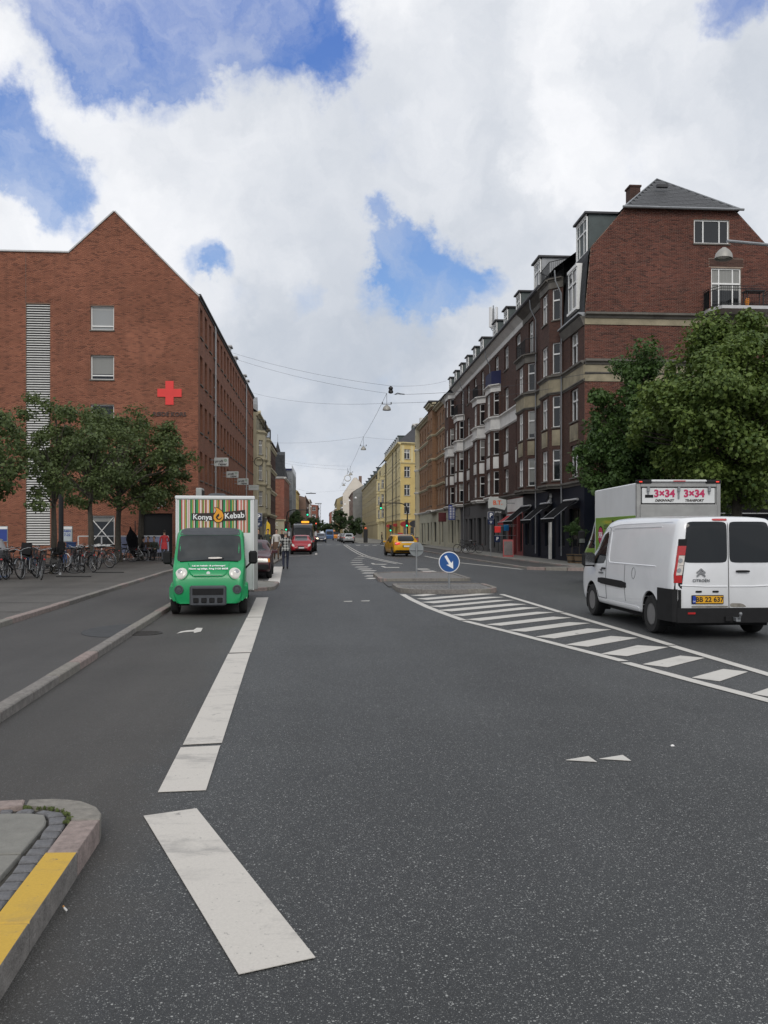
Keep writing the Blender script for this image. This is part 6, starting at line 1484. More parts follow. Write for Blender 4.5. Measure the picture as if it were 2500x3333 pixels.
for sx in (-1, 1):
    h, d = ks.hit('F', sx * .545, .855); hl = ob('headlight', MB().lathe([(.135, -.05), (.135, .012), (.12, .03), (.07, .045), (.0001, .05)], 24, (0, 0, 0), 'y').mesh('headlight', 'lamp_clear', 50), kt, h + Vector((0, -.02, 0))); hl.rotation_euler = (R(28), 0, -sx * R(22)); hl.scale = (1, 1, 1.0)
    MB().lathe([(.148, -.06), (.148, .006), (.134, .008)], 24, (0, 0, 0), 'y').build('headlight_ring', 'truck_green', hl, smooth=40); MB().lathe([(.05, .046), (.03, .052), (.0001, .053)], 14, (sx * .02, 0, .03), 'y').build('reflector', 'chrome', hl)
    h, d = ks.hit('F', sx * .585, .54); fg_ = ob('fog_light', MB().lathe([(.092, -.14), (.092, .025), (.07, .03), (.06, .018), (.052, .018), (.05, .026), (.0001, .03)], 22, (0, 0, 0), 'y').mesh('fog_light', 'plastic_grey', 35), kt, h)
    fd = MB(); n = 12; pr = []        # flared front wing over the wheel
    for k in range(n + 1):
        a = R(10 + 160 * k / n); pr.append((2.4 + .40 * math.cos(a), .29 + .40 * math.sin(a), 2.4 + .345 * math.cos(a), .29 + .345 * math.sin(a)))
    V = []
    for yo, zo, yi, zi in pr: V += [(sx * .60, yo, zo), (sx * .78, yo, zo - .03), (sx * .80, yi, zi), (sx * .6, yi, zi)]
    fd.idx(V, [(4 * k + j, 4 * k + (j + 1) % 4, 4 * k + 4 + (j + 1) % 4, 4 * k + 4 + j) for k in range(n) for j in range(4)] + [(0, 1, 2, 3), (4 * n + 3, 4 * n + 2, 4 * n + 1, 4 * n)])
    fd.idx([(sx * .48, 2.99, .30), (sx * .70, 2.93, .30), (sx * .80, 2.76, .40), (sx * .80, 2.76, .58), (sx * .70, 2.93, .60), (sx * .48, 3.0, .58), (sx * .48, 2.7, .30), (sx * .48, 2.7, .58), (sx * .70, 2.72, .30), (sx * .7, 2.7, .6)], [(0, 1, 4, 5), (1, 2, 3, 4), (0, 5, 7, 6), (3, 4, 9), (4, 5, 7, 9), (0, 1, 8, 6), (1, 2, 8)])
    fd.build('wing', 'truck_green', kt, smooth=40)
    wheel(kt, sx * .70, 2.4, .29, .17, 'rim'); wheel(kt, sx * .66, -1.6, .29, .19, 'rim')
    mr = ob('mirror', MB().bevbox(-.09, .09, -.04, .05, -.14, .14, .035).mesh('mirror', 'plastic_black', 40), kt, (sx * .90, 2.15, 1.17)); MB().tube([(-sx * .03, 0, -.1), (-sx * .17, .02, -.24), (-sx * .2, .02, -.2)], .022, 6).build('mirror_arm', 'plastic_black', mr); MB().box(-.07, .07, -.046, -.0405, -.11, .11).build('mirror_glass', 'chrome', mr)
g = MB(); g.bevbox(-.37, .37, 2.9, 3.055, .20, .62, .03); grl = g.build('bumper_grille', 'plastic_grey', kt, smooth=30)
MB().box(-.31, .31, 3.05, 3.062, .43, .56).build('grille_slot', 'plastic_black', grl)
for x in (-.24, -.08, .08, .24): MB().bevbox(x - .055, x + .055, 3.05, 3.066, .27, .37, .01).build('grille_slot', 'plastic_black', grl)
MB().box(-.6, .6, -3.0, 2.8, .2, .42).build('chassis', 'plastic_black', kt)
for tx_, z_ in (('Lej en kebab- & pølsevogn!', 1.005), ('Nemt og billigt. Ring 3120 8628', .945)):
    h0, h1 = ks.hit('F', 0, z_ - .03)[0], ks.hit('F', 0, z_ + .03)[0]; hm = (h0 + h1) / 2; tl_a = math.atan2(h1.z - h0.z, h0.y - h1.y)
    o = ob('lettering', text_me(tx_, .062, 'sign_white', .002, .002), kt, hm + Vector((0, .012, .012))); o.rotation_euler = (-(math.pi / 2 - tl_a), 0, math.pi)
ob('badge', MB().lathe([(.04, -.004), (.036, .006), (.0001, .008)], 16, (0, 0, 0), 'y').mesh('badge', 'sign_white'), kt, ks.hit('F', 0, .865)[0])
# box body
BX0, BX1, BY0, BY1, BZ0, BZ1 = -.90, .80, -3.05, 1.28, .40, 2.52
MB().bevbox(BX0, BX1, BY0, BY1, BZ0, BZ1, .02).build('box', 'box_white', kt, smooth=20)
MB().bevbox(BX0 - .03, BX1 + .03, BY0 - .03, BY1 + .03, BZ1 - .07, BZ1 + .01, .015).build('roof_edge', 'box_white', kt)
for x in (BX0, BX1): MB().box(x - .015, x + .015, BY1 - .03, BY1 + .016, BZ0, BZ1 - .07).build('corner_profile', 'box_white', kt)
MB().lathe([(.22, 0), (.22, .05), (.16, .09), (.0001, .1)], 16, (-.05, .4, BZ1 + .01)).build('roof_vent', 'plastic_grey', kt)
# vertical stripes printed on the box front: colours with relative widths
cols_ = {'g': (0.015, 0.23, 0.075), 'k': (0.02, 0.02, 0.02), 'r': (0.50, 0.12, 0.09), 'w': (0.66, 0.58, 0.55), 'b': (0.30, 0.10, 0.05), 'y': (0.42, 0.38, 0.05), 'o': (0.45, 0.20, 0.10), 'd': (0.10, 0.22, 0.06)}
for k_, c_ in cols_.items(): M('stripe_' + k_, c_, 0.5, 0.03)
seq = 'g3k1r2w3r1b1y1d2w2r1w2b1g3y1d1r1w2k2g4y1r2w3o1b1d2y1w1r1k1o2w3r1y1k2g4b1r1w3o2y1d1k1y1r2w2o1k2g4w1o2y1d1b1r2k1g3y1o1d2w2g1k2r3w3o1r2w2b1d1r2w2o2b1g4'
import re
items = [(a, int(b)) for a, b in re.findall(r'([a-z])(\d)', seq)]; tot = sum(b for _, b in items); x = BX1 - .06; W_ = BX1 - BX0 - .13; sm = MB(); keys = list(cols_)
for a, b in items:
    x1 = x - W_ * b / tot; sm.mat(keys.index(a)).face([(x, BY1 + .004, 1.70), (x1, BY1 + .004, 1.70), (x1, BY1 + .004, BZ1 - .08), (x, BY1 + .004, BZ1 - .08)]); x = x1
sm.build('stripe_print', ['stripe_' + k_ for k_ in keys], kt)
bn = MB(); by = BY1 + .02
def on_front(poly, name, mat, y0=BY1 + .012, y1=BY1 + .018): return MB().prism_y([(-p[0], p[1]) for p in poly], y0, y1).build(name, mat, kt)
fx = lambda X: -((X - 590) / 3.6065 * 19.45 / 2790) - .0 ; fz = lambda Y: 1.7 + (1734 - 1580 - Y / 3.6065) * 19.45 / 2790
def P2(*pts): return [(fx(a), fz(b)) for a, b in pts]
def on_f(pts, name, mat, k): return MB().prism_y([p for p in P2(*pts)], BY1 + .006 + .004 * k, BY1 + .009 + .004 * k).build(name, mat, kt)
on_f([(348, 330), (600, 325), (960, 288), (970, 408), (720, 418), (352, 412)], 'banner', 'plate_ink', 1)
on_f([(605, 258), (650, 262), (700, 300), (722, 345), (718, 395), (690, 430), (650, 440), (615, 430), (592, 395), (592, 350), (612, 320), (625, 290)], 'flame', 'plate_ink', 2)
M('flame', (0.75, 0.32, 0.02), 0.5, 0.05)
on_f([(612, 262), (650, 272), (692, 305), (712, 348), (708, 392), (685, 424), (650, 433), (620, 423), (600, 392), (600, 352), (620, 325), (632, 292)], 'flame', 'flame', 3)
on_f([(662, 330), (688, 352), (696, 378), (672, 408), (640, 402), (622, 375), (640, 345)], 'flame', 'plate_ink', 4); on_f([(660, 318), (690, 340), (692, 375), (660, 398), (645, 380), (665, 360)], 'flame', 'flame', 5)
t1 = ob('lettering', text_me('Konya', .165, 'sign_white', .002, .003), kt, (fx(472), BY1 + .019, fz(376)), math.pi); t2 = ob('lettering', text_me('Kebab', .175, 'sign_white', .002, .003), kt, (fx(838), BY1 + .019, fz(357)), math.pi); t1.rotation_euler = (0, R(1.5), math.pi); t2.rotation_euler = (0, R(-4), math.pi)
# serving side (away from the kerb): hatch frame and counter, hinge
hf = MB().box(BX0 - .05, BX0 - .0, .3, 1.15, .45, 2.4).build('side_door', 'alu', kt); MB().box(BX0 - .055, BX0 - .052, .4, 1.05, 1.3, 2.2).build('side_glass', 'car_glass', kt)
MB().bevbox(BX0 - .1, BX0 - .0, 1.16, 1.25, .42, 2.45, .01).build('side_profile', 'alu', kt); MB().lathe([(.05, -.02), (.05, .02)], 12, (BX0 + .28, BY1 + .01, 1.0), 'y').build('filler_cap', 'plastic_grey', kt); MB().box(BX0 + .17, BX0 + .19, BY1 + .0, BY1 + .012, .62, .68).build('marker_light', 'lamp_red', kt)

# ---- ordinary cars
def car(name, label, loc, rz, paint, L=4.2, Wd=1.72, H=1.48, hood=.95, belt=.9, kind='hatch', style=1, lights=None, plate_txt='', plate_mat='plate_white', group=None, detail=True):
    c = thing(name, label, 'car', loc, rz, group); h = L / 2; w = Wd / 2
    wr = w - .17
    if kind == 'boxy':   # square old estate/saloon
        st = [(-h, .40, .8, .92, w - .12, w - .08, w - .2), (-h + .08, .32, .85, 1.0, w - .05, w - .02, w - .16), (-h + .5, .27, belt, 1.05, w - .03, w, w - .12), (-h + 1.0, .26, belt, H - .05, w - .03, w, wr - .03), (-h + 1.35, .26, belt, H, w - .03, w, wr), (.15, .26, belt, H, w - .03, w, wr), (.55, .26, belt, H - .10, w - .03, w, wr - .02), (1.05, .26, belt, 1.02, w - .03, w, wr + .06), (1.2, .26, belt - .03, .96, w - .03, w, w - .12), (h - .25, .27, .82, .88, w - .04, w - .03, w - .14), (h - .05, .32, .74, .80, w - .07, w - .05, w - .16), (h, .38, .6, .70, w - .1, w - .08, w - .2)]
    else:
        tail = .12 if kind in ('hatch', 'mpv') else .55
        st = [(-h, .42, .8, 1.0, w - .14, w - .10, w - .24), (-h + .06, .34, .9, 1.12 if kind != 'saloon' else .98, w - .06, w - .03, w - .2), (-h + .3 + tail * .3, .27, belt + .05, H - .18 if kind != 'saloon' else 1.05, w - .03, w, wr - .04), (-h + .7 + tail, .25, belt + .02, H - .03, w - .03, w, wr - .02), (-.25, .25, belt, H, w - .03, w, wr), (.35, .25, belt - .02, H - .04, w - .03, w, wr - .01), (.8, .25, belt - .03, H - .26, w - .03, w, wr), (1.22, .25, belt - .04, hood + .12, w - .03, w - .01, wr + .08), (1.4, .25, belt - .06, hood + .02, w - .03, w - .015, w - .14), (h - .45, .26, .78, hood - .10, w - .05, w - .05, w - .2), (h - .12, .3, .62, .70, w - .13, w - .13, w - .28), (h, .36, .5, .58, w - .25, w - .26, w - .4)]
    b = loft(st, 46, 4); s = Skin(b); r = .31 if kind != 'mpv' else .33; yr, yf = -h + .78, h - .82
    me = cut_arches(b.mesh('body', paint), [(yr, r, r + .06, -1.2, -w + .25), (yr, r, r + .06, w - .25, 1.2), (yf, r, r + .06, -1.2, -w + .25), (yf, r, r + .06, w - .25, 1.2)])
    me.materials.clear(); me.materials.append(MATS[paint]); me.polygons.foreach_set('material_index', [0] * len(me.polygons)); me.polygons.foreach_set('use_smooth', [True] * len(me.polygons)); me.set_sharp_from_angle(angle=R(42)); ob('body', me, c)
    for sx in (-1, 1):
        for y in (yr, yf): wheel(c, sx * (w - .1), y, r, .2, 'rim', style=style, detail=False)
        m_ = MB()
        for y in (yr, yf):
            pts = [(y + (r + .055) * math.cos(math.pi * k / 14), r + (r + .055) * math.sin(math.pi * k / 14)) for k in range(-2, 17)]; m_.face([(sx * (w - .26), a, z) for a, z in pts])
        m_.build('wheel_well', 'plastic_black', c)
        mr = ob('mirror', MB().bevbox(-.1, .1, -.06, .06, -.07, .07, .03).mesh('mirror', paint, 40), c, (sx * (w + .1), .95, belt + .1))
    for ax in 'LR':
        s.panel(ax, [(-.12, belt + .03), (.92, belt + .02), (.45, H - .14), (-.1, H - .1)], 'car_glass', 'side_window', c, .004, 6, .25); s.panel(ax, [(-.2, belt + .03), (-h + .95, belt + .06), (-h + 1.1, H - .16), (-.18, H - .1)], 'car_glass', 'side_window', c, .004, 6, .3)
        s.line(ax, [(-.16, .35), (-.16, belt)], 'seam', 'door_seam', c, .005, n=5)
    zb_ = hood + .10
    s.panel('F', [(-wr + .02, zb_), (wr - .02, zb_), (wr - .1, H - .07), (-wr + .1, H - .07)], 'car_glass', 'windscreen', c, .005, 8, .2)
    s.panel('B', [(-wr + .04, belt + .14), (wr - .04, belt + .14), (wr - .1, H - .09), (-wr + .1, H - .09)], 'car_glass', 'rear_window', c, .005, 8, .25)
    if kind == 'boxy':
        for sx in (-1, 1): s.panel('F', [(sx * .36, .62), (sx * (w - .12), .62), (sx * (w - .14), .76), (sx * .36, .77)], 'lamp_clear', 'headlight', c, .01, 5, .1); s.panel('F', [(sx * (w - .11), .62), (sx * (w - .02), .62), (sx * (w - .04), .75), (sx * (w - .12), .76)], 'amber_off', 'indicator', c, .01, 4, .1)
        s.panel('F', [(-.33, .62), (.33, .62), (.33, .76), (-.33, .76)], 'plastic_black', 'grille', c, .008, 5, .1); s.panel('F', [(-w + .1, .36), (w - .1, .36), (w - .1, .55), (-w + .1, .55)], 'plastic_black', 'bumper', c, .05, 6, .15)
    else:
        for sx in (-1, 1): s.panel('F', [(sx * .5, .60), (sx * (w - .12), .66), (sx * (w - .1), .84), (sx * (w - .28), .80)], 'lamp_clear', 'headlight', c, .008, 6, .4); s.panel('B', [(sx * (w - .30), .82), (sx * (w - .06), .82), (sx * (w - .08), 1.04), (sx * (w - .26), 1.02)], 'lamp_red', 'tail_light', c, .01, 5, .3)
        s.panel('F', [(-.42, .30), (.42, .30), (.5, .46), (-.5, .46)], 'plastic_black', 'grille', c, .006, 6, .3); s.panel('F', [(-.25, .60), (.25, .60), (.3, .66), (-.3, .66)], 'plastic_black', 'grille', c, .006, 5, .4)
        s.panel('B', [(-w + .12, .34), (w - .12, .34), (w - .12, .46), (-w + .12, .46)], 'plastic_black', 'bumper', c, .02, 6, .2)
    y0 = s.hit('F', 0, .5)[0].y; plate(c, 0, y0 + .02, .52 if kind != 'boxy' else .45, .48, plate_txt, plate_mat, True, tag_=False); y1 = s.hit('B', 0, .72)[0].y; plate(c, 0, y1 - .02, .74, .48, plate_txt, plate_mat, False, tag_=False)
    MB().box(-w + .2, w - .2, -h + .3, h - .3, .16, .3).build('underbody', 'plastic_black', c)
    return c, s
M('amber_off', (0.6, 0.2, 0.02), 0.3, 0)
mc, ms = car('parked_car', 'dark maroon boxy older car parked behind the kebab truck', (-2.95, 33.8, 0), math.pi + R(2.4), 'maroon', 4.6, 1.76, 1.42, .92, .88, 'boxy', 0, plate_txt='')
rc, rs_ = car('parked_car', 'bright red hatchback parked facing us in front of dark truck', (-1.95, 69.4, 0), math.pi + R(1), 'car_red', 3.9, 1.70, 1.51, .98, .92, 'hatch', plate_txt='')
tx, ts = car('taxi', 'yellow taxi estate with black roof driving away past the island', (5.5, 63.2, 0), R(6), 'taxi_yellow', 4.6, 1.82, 1.58, .98, .94, 'mpv', plate_txt='', plate_mat='plate_white')
ts.panel('T', [(-.60, -1.7), (.60, -1.7), (.60, .3), (-.6, .3)], 'car_black', 'roof_panel', tx, .006, 8, .2)
ts.panel('B', [(-.68, 1.08), (.68, 1.08), (.60, 1.565), (-.60, 1.565)], 'car_black', 'tailgate_frame', tx, .003, 8, .1); ts.panel('B', [(-.62, 1.13), (.62, 1.13), (.54, 1.50), (-.54, 1.50)], 'car_glass', 'rear_window', tx, .012, 8, .2)
for sx in (-1, 1): MB().tube([(sx * .6, -1.6, 1.56), (sx * .62, -1.5, 1.62), (sx * .62, .2, 1.63), (sx * .6, .3, 1.56)], .018, 6).build('roof_rail', 'chrome', tx)
tl = MB().bevbox(-.18, .18, -.06, .06, 0, .12, .02).build('roof_sign', 'lamp_red', tx, (0, -.1, 1.575)); ts.panel('B', [(-.75, .86), (-.45, .86), (-.45, 1.0), (-.75, 1.0)], 'tail_on', 'tail_light', tx, .014, 4, .3); ts.panel('B', [(-.34, .98), (.6, .98), (.6, 1.05), (-.34, 1.05)], 'plate_white', 'advert_strip', tx, .01, 4, .1)
# dark lorry behind the red car
dl = thing('recovery_truck', 'dark van-fronted truck with lit amber light bar behind the red car', 'truck', (-2.0, 76.5, 0), math.pi)
db = loft([(-2.2, .4, 1.2, 2.42, .96, 1.0, .86), (.6, .4, 1.2, 2.5, .96, 1.0, .88), (1.4, .4, 1.2, 2.42, .96, 1.0, .86), (1.75, .4, 1.2, 2.2, .96, 1.0, .84), (2.2, .4, 1.15, 1.5, .96, .99, .84), (2.35, .42, 1.1, 1.25, .95, .98, .85), (2.6, .45, .95, 1.05, .9, .92, .8), (2.7, .5, .7, .8, .8, .82, .7)], 40); dsk = Skin(db); db.build('body', 'car_black', dl, smooth=42)
dsk.panel('F', [(-.82, 1.32), (.82, 1.32), (.74, 2.15), (-.74, 2.15)], 'car_glass', 'windscreen', dl, .006, 8, .2); MB().bevbox(-.7, .7, .6, .9, 2.5, 2.56, .02).build('light_bar_base', 'plastic_grey', dl); MB().bevbox(-.55, .12, .62, .88, 2.56, 2.72, .03).build('amber_lamps', 'amber', dl)
for sx in (-1, 1):
    dsk.panel('F', [(sx * .5, .82), (sx * .85, .85), (sx * .85, 1.05), (sx * .6, 1.0)], 'lamp_clear', 'headlight', dl, .01, 5, .3); wheel(dl, sx * .86, 1.6, .36, .24, detail=False); wheel(dl, sx * 1.05, -2.6, .42, .3, detail=False); MB().bevbox(-.1, .1, -.05, .05, -.2, .2, .03).build('mirror', 'car_white', dl, (sx * 1.15, 1.8, 1.6))
dsk.panel('F', [(-.4, .6), (.4, .6), (.4, .8), (-.4, .8)], 'plastic_black', 'grille', dl, .01, 5, .2); MB().box(-1.1, 1.1, -5.2, -2.25, .75, .95).box(-.5, .5, -5.0, 2.0, .4, .74).build('flatbed', 'plastic_black', dl)
# traffic and parked cars further down
par = 'cars far down the street'
ds, dss = car('oncoming_car', 'dark car driving towards us with one bright headlight', (-.75, 150, 0), math.pi, 'car_navy', 4.3, 1.8, 1.6, 1.0, .95, 'mpv', group=par); dss.panel('F', [(.5, .62), (.8, .66), (.8, .84), (.55, .8)], 'lamp_on', 'lit_headlight', ds, .03, 5, .4)
far = [('silver estate car parked nearest of the row on the far right', (3.7, 139, 0), 0, 'car_silver', 'mpv'), ('grey hatchback parked second of the row on the far right', (3.6, 152, 0), 0, 'car_grey', 'hatch'), ('dark grey car parked third of the row on the far right', (3.5, 164, 0), 0, 'car_grey', 'mpv'), ('white car parked fourth of the row on the far right', (3.3, 176, 0), 0, 'car_white', 'hatch'),
       ('small red car waiting left of the dark oncoming car', (-2.6, 172, 0), math.pi, 'car_red', 'hatch'), ('white car far behind the dark oncoming car', (-.9, 215, 0), math.pi, 'car_white', 'mpv'), ('dark car far back in the left lane', (-2.7, 230, 0), math.pi, 'car_black', 'mpv'), ('silver car farthest back in the traffic', (-.8, 262, 0), math.pi, 'car_silver', 'hatch')]
proto = {}
for lab, loc, rz, pt, kd in far:
    if (pt, kd) in proto: dup(proto[(pt, kd)], loc, rz, lab, par)
    else: proto[(pt, kd)] = car('distant_car', lab, loc, rz, pt, 4.3, 1.76, 1.5 if kd == 'hatch' else 1.6, .98, .93, kd, group=par)[0]
for nm, lab, loc, pt in (('distant_van', 'tall blue van far down the middle of the street', (.9, 196, 0), 'car_blue'), ('distant_van', 'orange van far off beside the parked cars', (2.6, 206, 0), 'car_orange')):
    v = thing(nm, lab, 'van', loc, math.pi, 'distant vans'); b = loft([(-2.4, .4, 1.1, 2.3, .9, .95, .85), (1.0, .35, 1.1, 2.4, .92, .97, .86), (1.6, .35, 1.1, 2.1, .92, .97, .84), (2.1, .35, 1.05, 1.3, .92, .95, .8), (2.5, .4, .8, .95, .8, .85, .7)], 24, 4); sk = Skin(b); b.build('body', pt, v, smooth=40); sk.panel('F', [(-.75, 1.25), (.75, 1.25), (.7, 2.05), (-.7, 2.05)], 'car_glass', 'windscreen', v, .006, 5, .2); [wheel(v, sx * .82, y, .33, .2, detail=False) for sx in (-1, 1) for y in (-1.5, 1.6)]
# ------------------------------------------------------------------ trees
def leaf_mat(name, c_dark, c_light):
    m = bpy.data.materials.new(name); m.use_nodes = True; MATS[name] = m
    n = N(m.node_tree); b = n.n['Principled BSDF']
    rnd = n.new('ShaderNodeNewGeometry').outputs['Random Per Island']; co = n.new('ShaderNodeTexCoord').outputs['Object']
    f = n.math('ADD', n.math('MULTIPLY', rnd, .6), n.math('MULTIPLY', n.ramp(n.noise(co, .9, 3), .3, .7), .4))
    n.link(n.mix(f, (*c_dark, 1), (*c_light, 1)), b.inputs['Base Color']); b.inputs['Roughness'].default_value = 0.55; b.inputs['Specular IOR Level'].default_value = 0.35
    tr = n.new('ShaderNodeBsdfTranslucent'); tr.inputs[0].default_value = (*c_light, 1); mx = n.new('ShaderNodeMixShader'); mx.inputs[0].default_value = 0.22
    n.link(b.outputs[0], mx.inputs[1]); n.link(tr.outputs[0], mx.inputs[2]); n.link(mx.outputs[0], n.n['Material Output'].inputs[0])
leaf_mat('leaf_left', (0.036, 0.060, 0.020), (0.125, 0.165, 0.052)); leaf_mat('leaf_right', (0.032, 0.070, 0.013), (0.165, 0.225, 0.050)); leaf_mat('leaf_mid', (0.022, 0.054, 0.013), (0.090, 0.155, 0.038)); leaf_mat('leaf_far', (0.020, 0.042, 0.016), (0.060, 0.095, 0.033))
M('bark', (0.060, 0.052, 0.040), 0.9, 0.3, 8, 0.8, 30); M('bark_dark', (0.035, 0.032, 0.028), 0.9, 0.3, 8, 0.8, 30)

def leaf_cloud(rng, centres, radii, per, size, mat, name, up=0.5, lobes=True):
    """many leaf blades spread through clumps; each blade is two bent triangles pairs"""
    C = np.repeat(np.array(centres), per, axis=0); Rr = np.repeat(np.array(radii), per, axis=0); n = len(C)
    d = rng.normal(size=(n, 3)); d /= np.linalg.norm(d, axis=1, keepdims=True); rad = rng.random((n, 1)) ** 0.45
    P = C + d * rad * Rr
    nrm = d * .7 + rng.normal(size=(n, 3)) * .55 + np.array([0, 0, up]); nrm /= np.linalg.norm(nrm, axis=1, keepdims=True)
    t = rng.normal(size=(n, 3)) + np.array([0, 0, -.35]); t -= (t * nrm).sum(1, keepdims=True) * nrm; t /= np.linalg.norm(t, axis=1, keepdims=True)
    s = np.cross(nrm, t); L = size * (0.45 + 1.1 * rng.random((n, 1)) ** 1.4); Wd = L * (.32 + .16 * rng.random((n, 1)))
    v0 = P; v1 = P + t * L * .45 + s * Wd - nrm * L * .06; v2 = P + t * L - nrm * L * .18; v3 = P + t * L * .45 - s * Wd - nrm * L * .06; mid = P + t * L * .5 + nrm * L * .05
    V = np.stack([v0, v1, v2, v3, mid], 1).reshape(-1, 3).astype(np.float32)
    b = (np.arange(n) * 5)[:, None]; F = np.concatenate([b + np.array([0, 1, 4]), b + np.array([1, 2, 4]), b + np.array([2, 3, 4]), b + np.array([3, 0, 4])], 1).reshape(-1, 3)
    me = bpy.data.meshes.new(name); me.vertices.add(len(V)); me.vertices.foreach_set('co', V.ravel()); nl = F.size
    me.loops.add(nl); me.loops.foreach_set('vertex_index', F.ravel().astype(np.int32)); me.polygons.add(len(F)); me.polygons.foreach_set('loop_start', np.arange(0, nl, 3, dtype=np.int32)); me.polygons.foreach_set('loop_total', np.full(len(F), 3, np.int32))
    me.materials.append(MATS[mat]); me.update(calc_edges=True); return me

def tree(label, loc, h, trunk_h, rx, ry, seed, mat, nclump=70, per=170, size=.13, cshift=(0, 0), trunk_r=.11, group='street trees', bark='bark', clump=.55, flat=0.0, name='street_tree', shell=.62):
    rng = np.random.default_rng(seed); rd = random.Random(seed)
    t = thing(name, label, 'tree', loc, 0, group); cz = (h + trunk_h) / 2; rz_ = (h - trunk_h) / 2
    cen = []; rad = []
    for k in range(nclump):
        for _ in range(30):
            d = rng.normal(size=3); d /= np.linalg.norm(d); r = rng.uniform(shell, 1.0) if rng.random() < .8 else rng.uniform(.1, shell)
            p = np.array([d[0] * rx * r, d[1] * ry * r, d[2] * rz_ * r])
            if flat and p[2] < -rz_ * flat: continue
            break
        wob = 1 + .18 * math.sin(3 * math.atan2(p[1], p[0]) + seed) + .12 * math.sin(5 * p[2] + seed * 2)
        cen.append((p[0] * wob + cshift[0], p[1] * wob + cshift[1], cz + p[2])); q = clump * rng.uniform(.6, 1.35); rad.append((q, q, q * .72))
    for k in range(nclump // 2):       # loose sprays that break the outline
        d = rng.normal(size=3); d /= np.linalg.norm(d); d[2] = abs(d[2]) * .9 - .25
        cen.append((d[0] * rx * 1.12 + cshift[0], d[1] * ry * 1.12 + cshift[1], cz + d[2] * rz_ * 1.08)); q = clump * rng.uniform(.3, .5); rad.append((q, q, q * 1.1))
    per = np.array([per] * nclump + [max(8, per // 6)] * (nclump // 2))
    crown = ob('crown', leaf_cloud(rng, cen, rad, per, size, mat, 'crown'), t)
    mb = MB(); top = Vector((cshift[0] * .6, cshift[1] * .6, cz + rz_ * .5)); pts = []
    for k in range(8):
        f = k / 7; pts.append(Vector((0, 0, -.1)).lerp(top, f) + Vector((rd.uniform(-.05, .05), rd.uniform(-.05, .05), 0)) * f * 2)
    mb.tube(pts, [trunk_r * (1.25 if k == 0 else 1 - .8 * k / 7) for k in range(8)], 10); mb.build('trunk', bark, t, smooth=60)
    br_ = MB()
    for k in range(0, len(cen), 2):
        c = Vector(cen[k]); f = min(.95, max(.28, (trunk_h * .95 + (c.z - trunk_h) * .45) / top.z)); a = Vector((0, 0, 0)).lerp(top, f); m = a.lerp(c, .5) + Vector((0, 0, .12 * (c - a).length)); r0 = trunk_r * (1 - .8 * f) * .55
        br_.tube([a, a.lerp(m, .5) + Vector((rd.uniform(-.05, .05), rd.uniform(-.05, .05), 0)), m, c], [r0, r0 * .75, r0 * .5, .008], 5)
    br_.build('branches', bark, t, smooth=60); return t
def ground_at(u, D, z=.15): p = W(u, HOR, D); return (p.x, p.y, z)
tl_ = 'young plaza trees by the brick block'
tree('slender plaza tree with open top among the parked bicycles', ground_at(174, 32.3), 6.95, 2.3, 1.75, 1.6, 3, 'leaf_left', 30, 210, .11, (.15, 0), .13, tl_, clump=.5)
tree('dense plaza tree behind the parked bicycles, second from left', ground_at(297, 40), 7.7, 2.4, 2.3, 2.0, 5, 'leaf_left', 48, 230, .125, (-.1, 0), .15, tl_, clump=.62)
tree('broad plaza tree before the banner, third from left', ground_at(385, 45), 8.3, 2.5, 2.6, 2.2, 8, 'leaf_left', 54, 240, .135, (0, .2), .18, tl_, clump=.68)
tree('rightmost plaza tree, its crown just left of the kebab truck', ground_at(454, 48), 7.9, 2.5, 2.7, 2.2, 11, 'leaf_left', 54, 240, .135, (.5, .0), .2, tl_, clump=.68)
tree('plaza tree cut off by the left edge of the picture', ground_at(-55, 30), 6.0, 2.1, 2.0, 1.8, 14, 'leaf_left', 36, 220, .11, (.3, 0), .13, tl_, clump=.55)
p = W(2400, HOR, 34.5); tree('large broad light green tree at the right edge above the van', (p.x, p.y, .0), 10.6, 2.6, 3.6, 3.2, 21, 'leaf_right', 150, 560, .155, (0, 0), .26, 'trees of the side street', clump=.85, shell=.7)
p = W(2100, HOR, 38.5); tree('darker green tree in front of the red gable, left of the large one', (p.x, p.y, .13), 10.2, 2.4, 2.1, 2.2, 23, 'leaf_mid', 90, 400, .15, (0, 0), .2, 'trees of the side street', clump=.7)
p = W(2010, HOR, 39.5); tree('low spreading tree at the corner beside the box truck roof', (p.x, p.y, .13), 6.9, 3.0, 1.9, 1.7, 27, 'leaf_mid', 50, 380, .15, (0, 0), .15, 'trees of the side street', clump=.65)
for u, D, h, rx, lab, sd in ((1153, 158, 4.7, 1.75, 'clipped dark green tree beside the far parked cars', 31), (1106, 178, 6.8, 1.45, 'tall dark tree rising behind the clipped one', 32), (1066, 235, 4.4, 1.5, 'dark tree standing at the far end of the parked row', 33), (963, 150, 5.6, .95, 'green tree on the far left beside the netting', 34), (1020, 215, 5.6, 1.9, 'green tree far left below the lattice tower', 35), (1040, 330, 7, 3.5, 'small pale tree closing the far street', 36)):
    p = W(u, HOR, D); tree(lab, (p.x, p.y, .1), h, .9 if u == 1153 else 1.6, rx, rx, sd, 'leaf_far', 40, 130, .24, (0, 0), .15, 'trees far down the street', 'bark_dark', .48)
M('basket_wood', (0.16, 0.11, 0.065), 0.85, 0.3, 20, 0.6, 30)
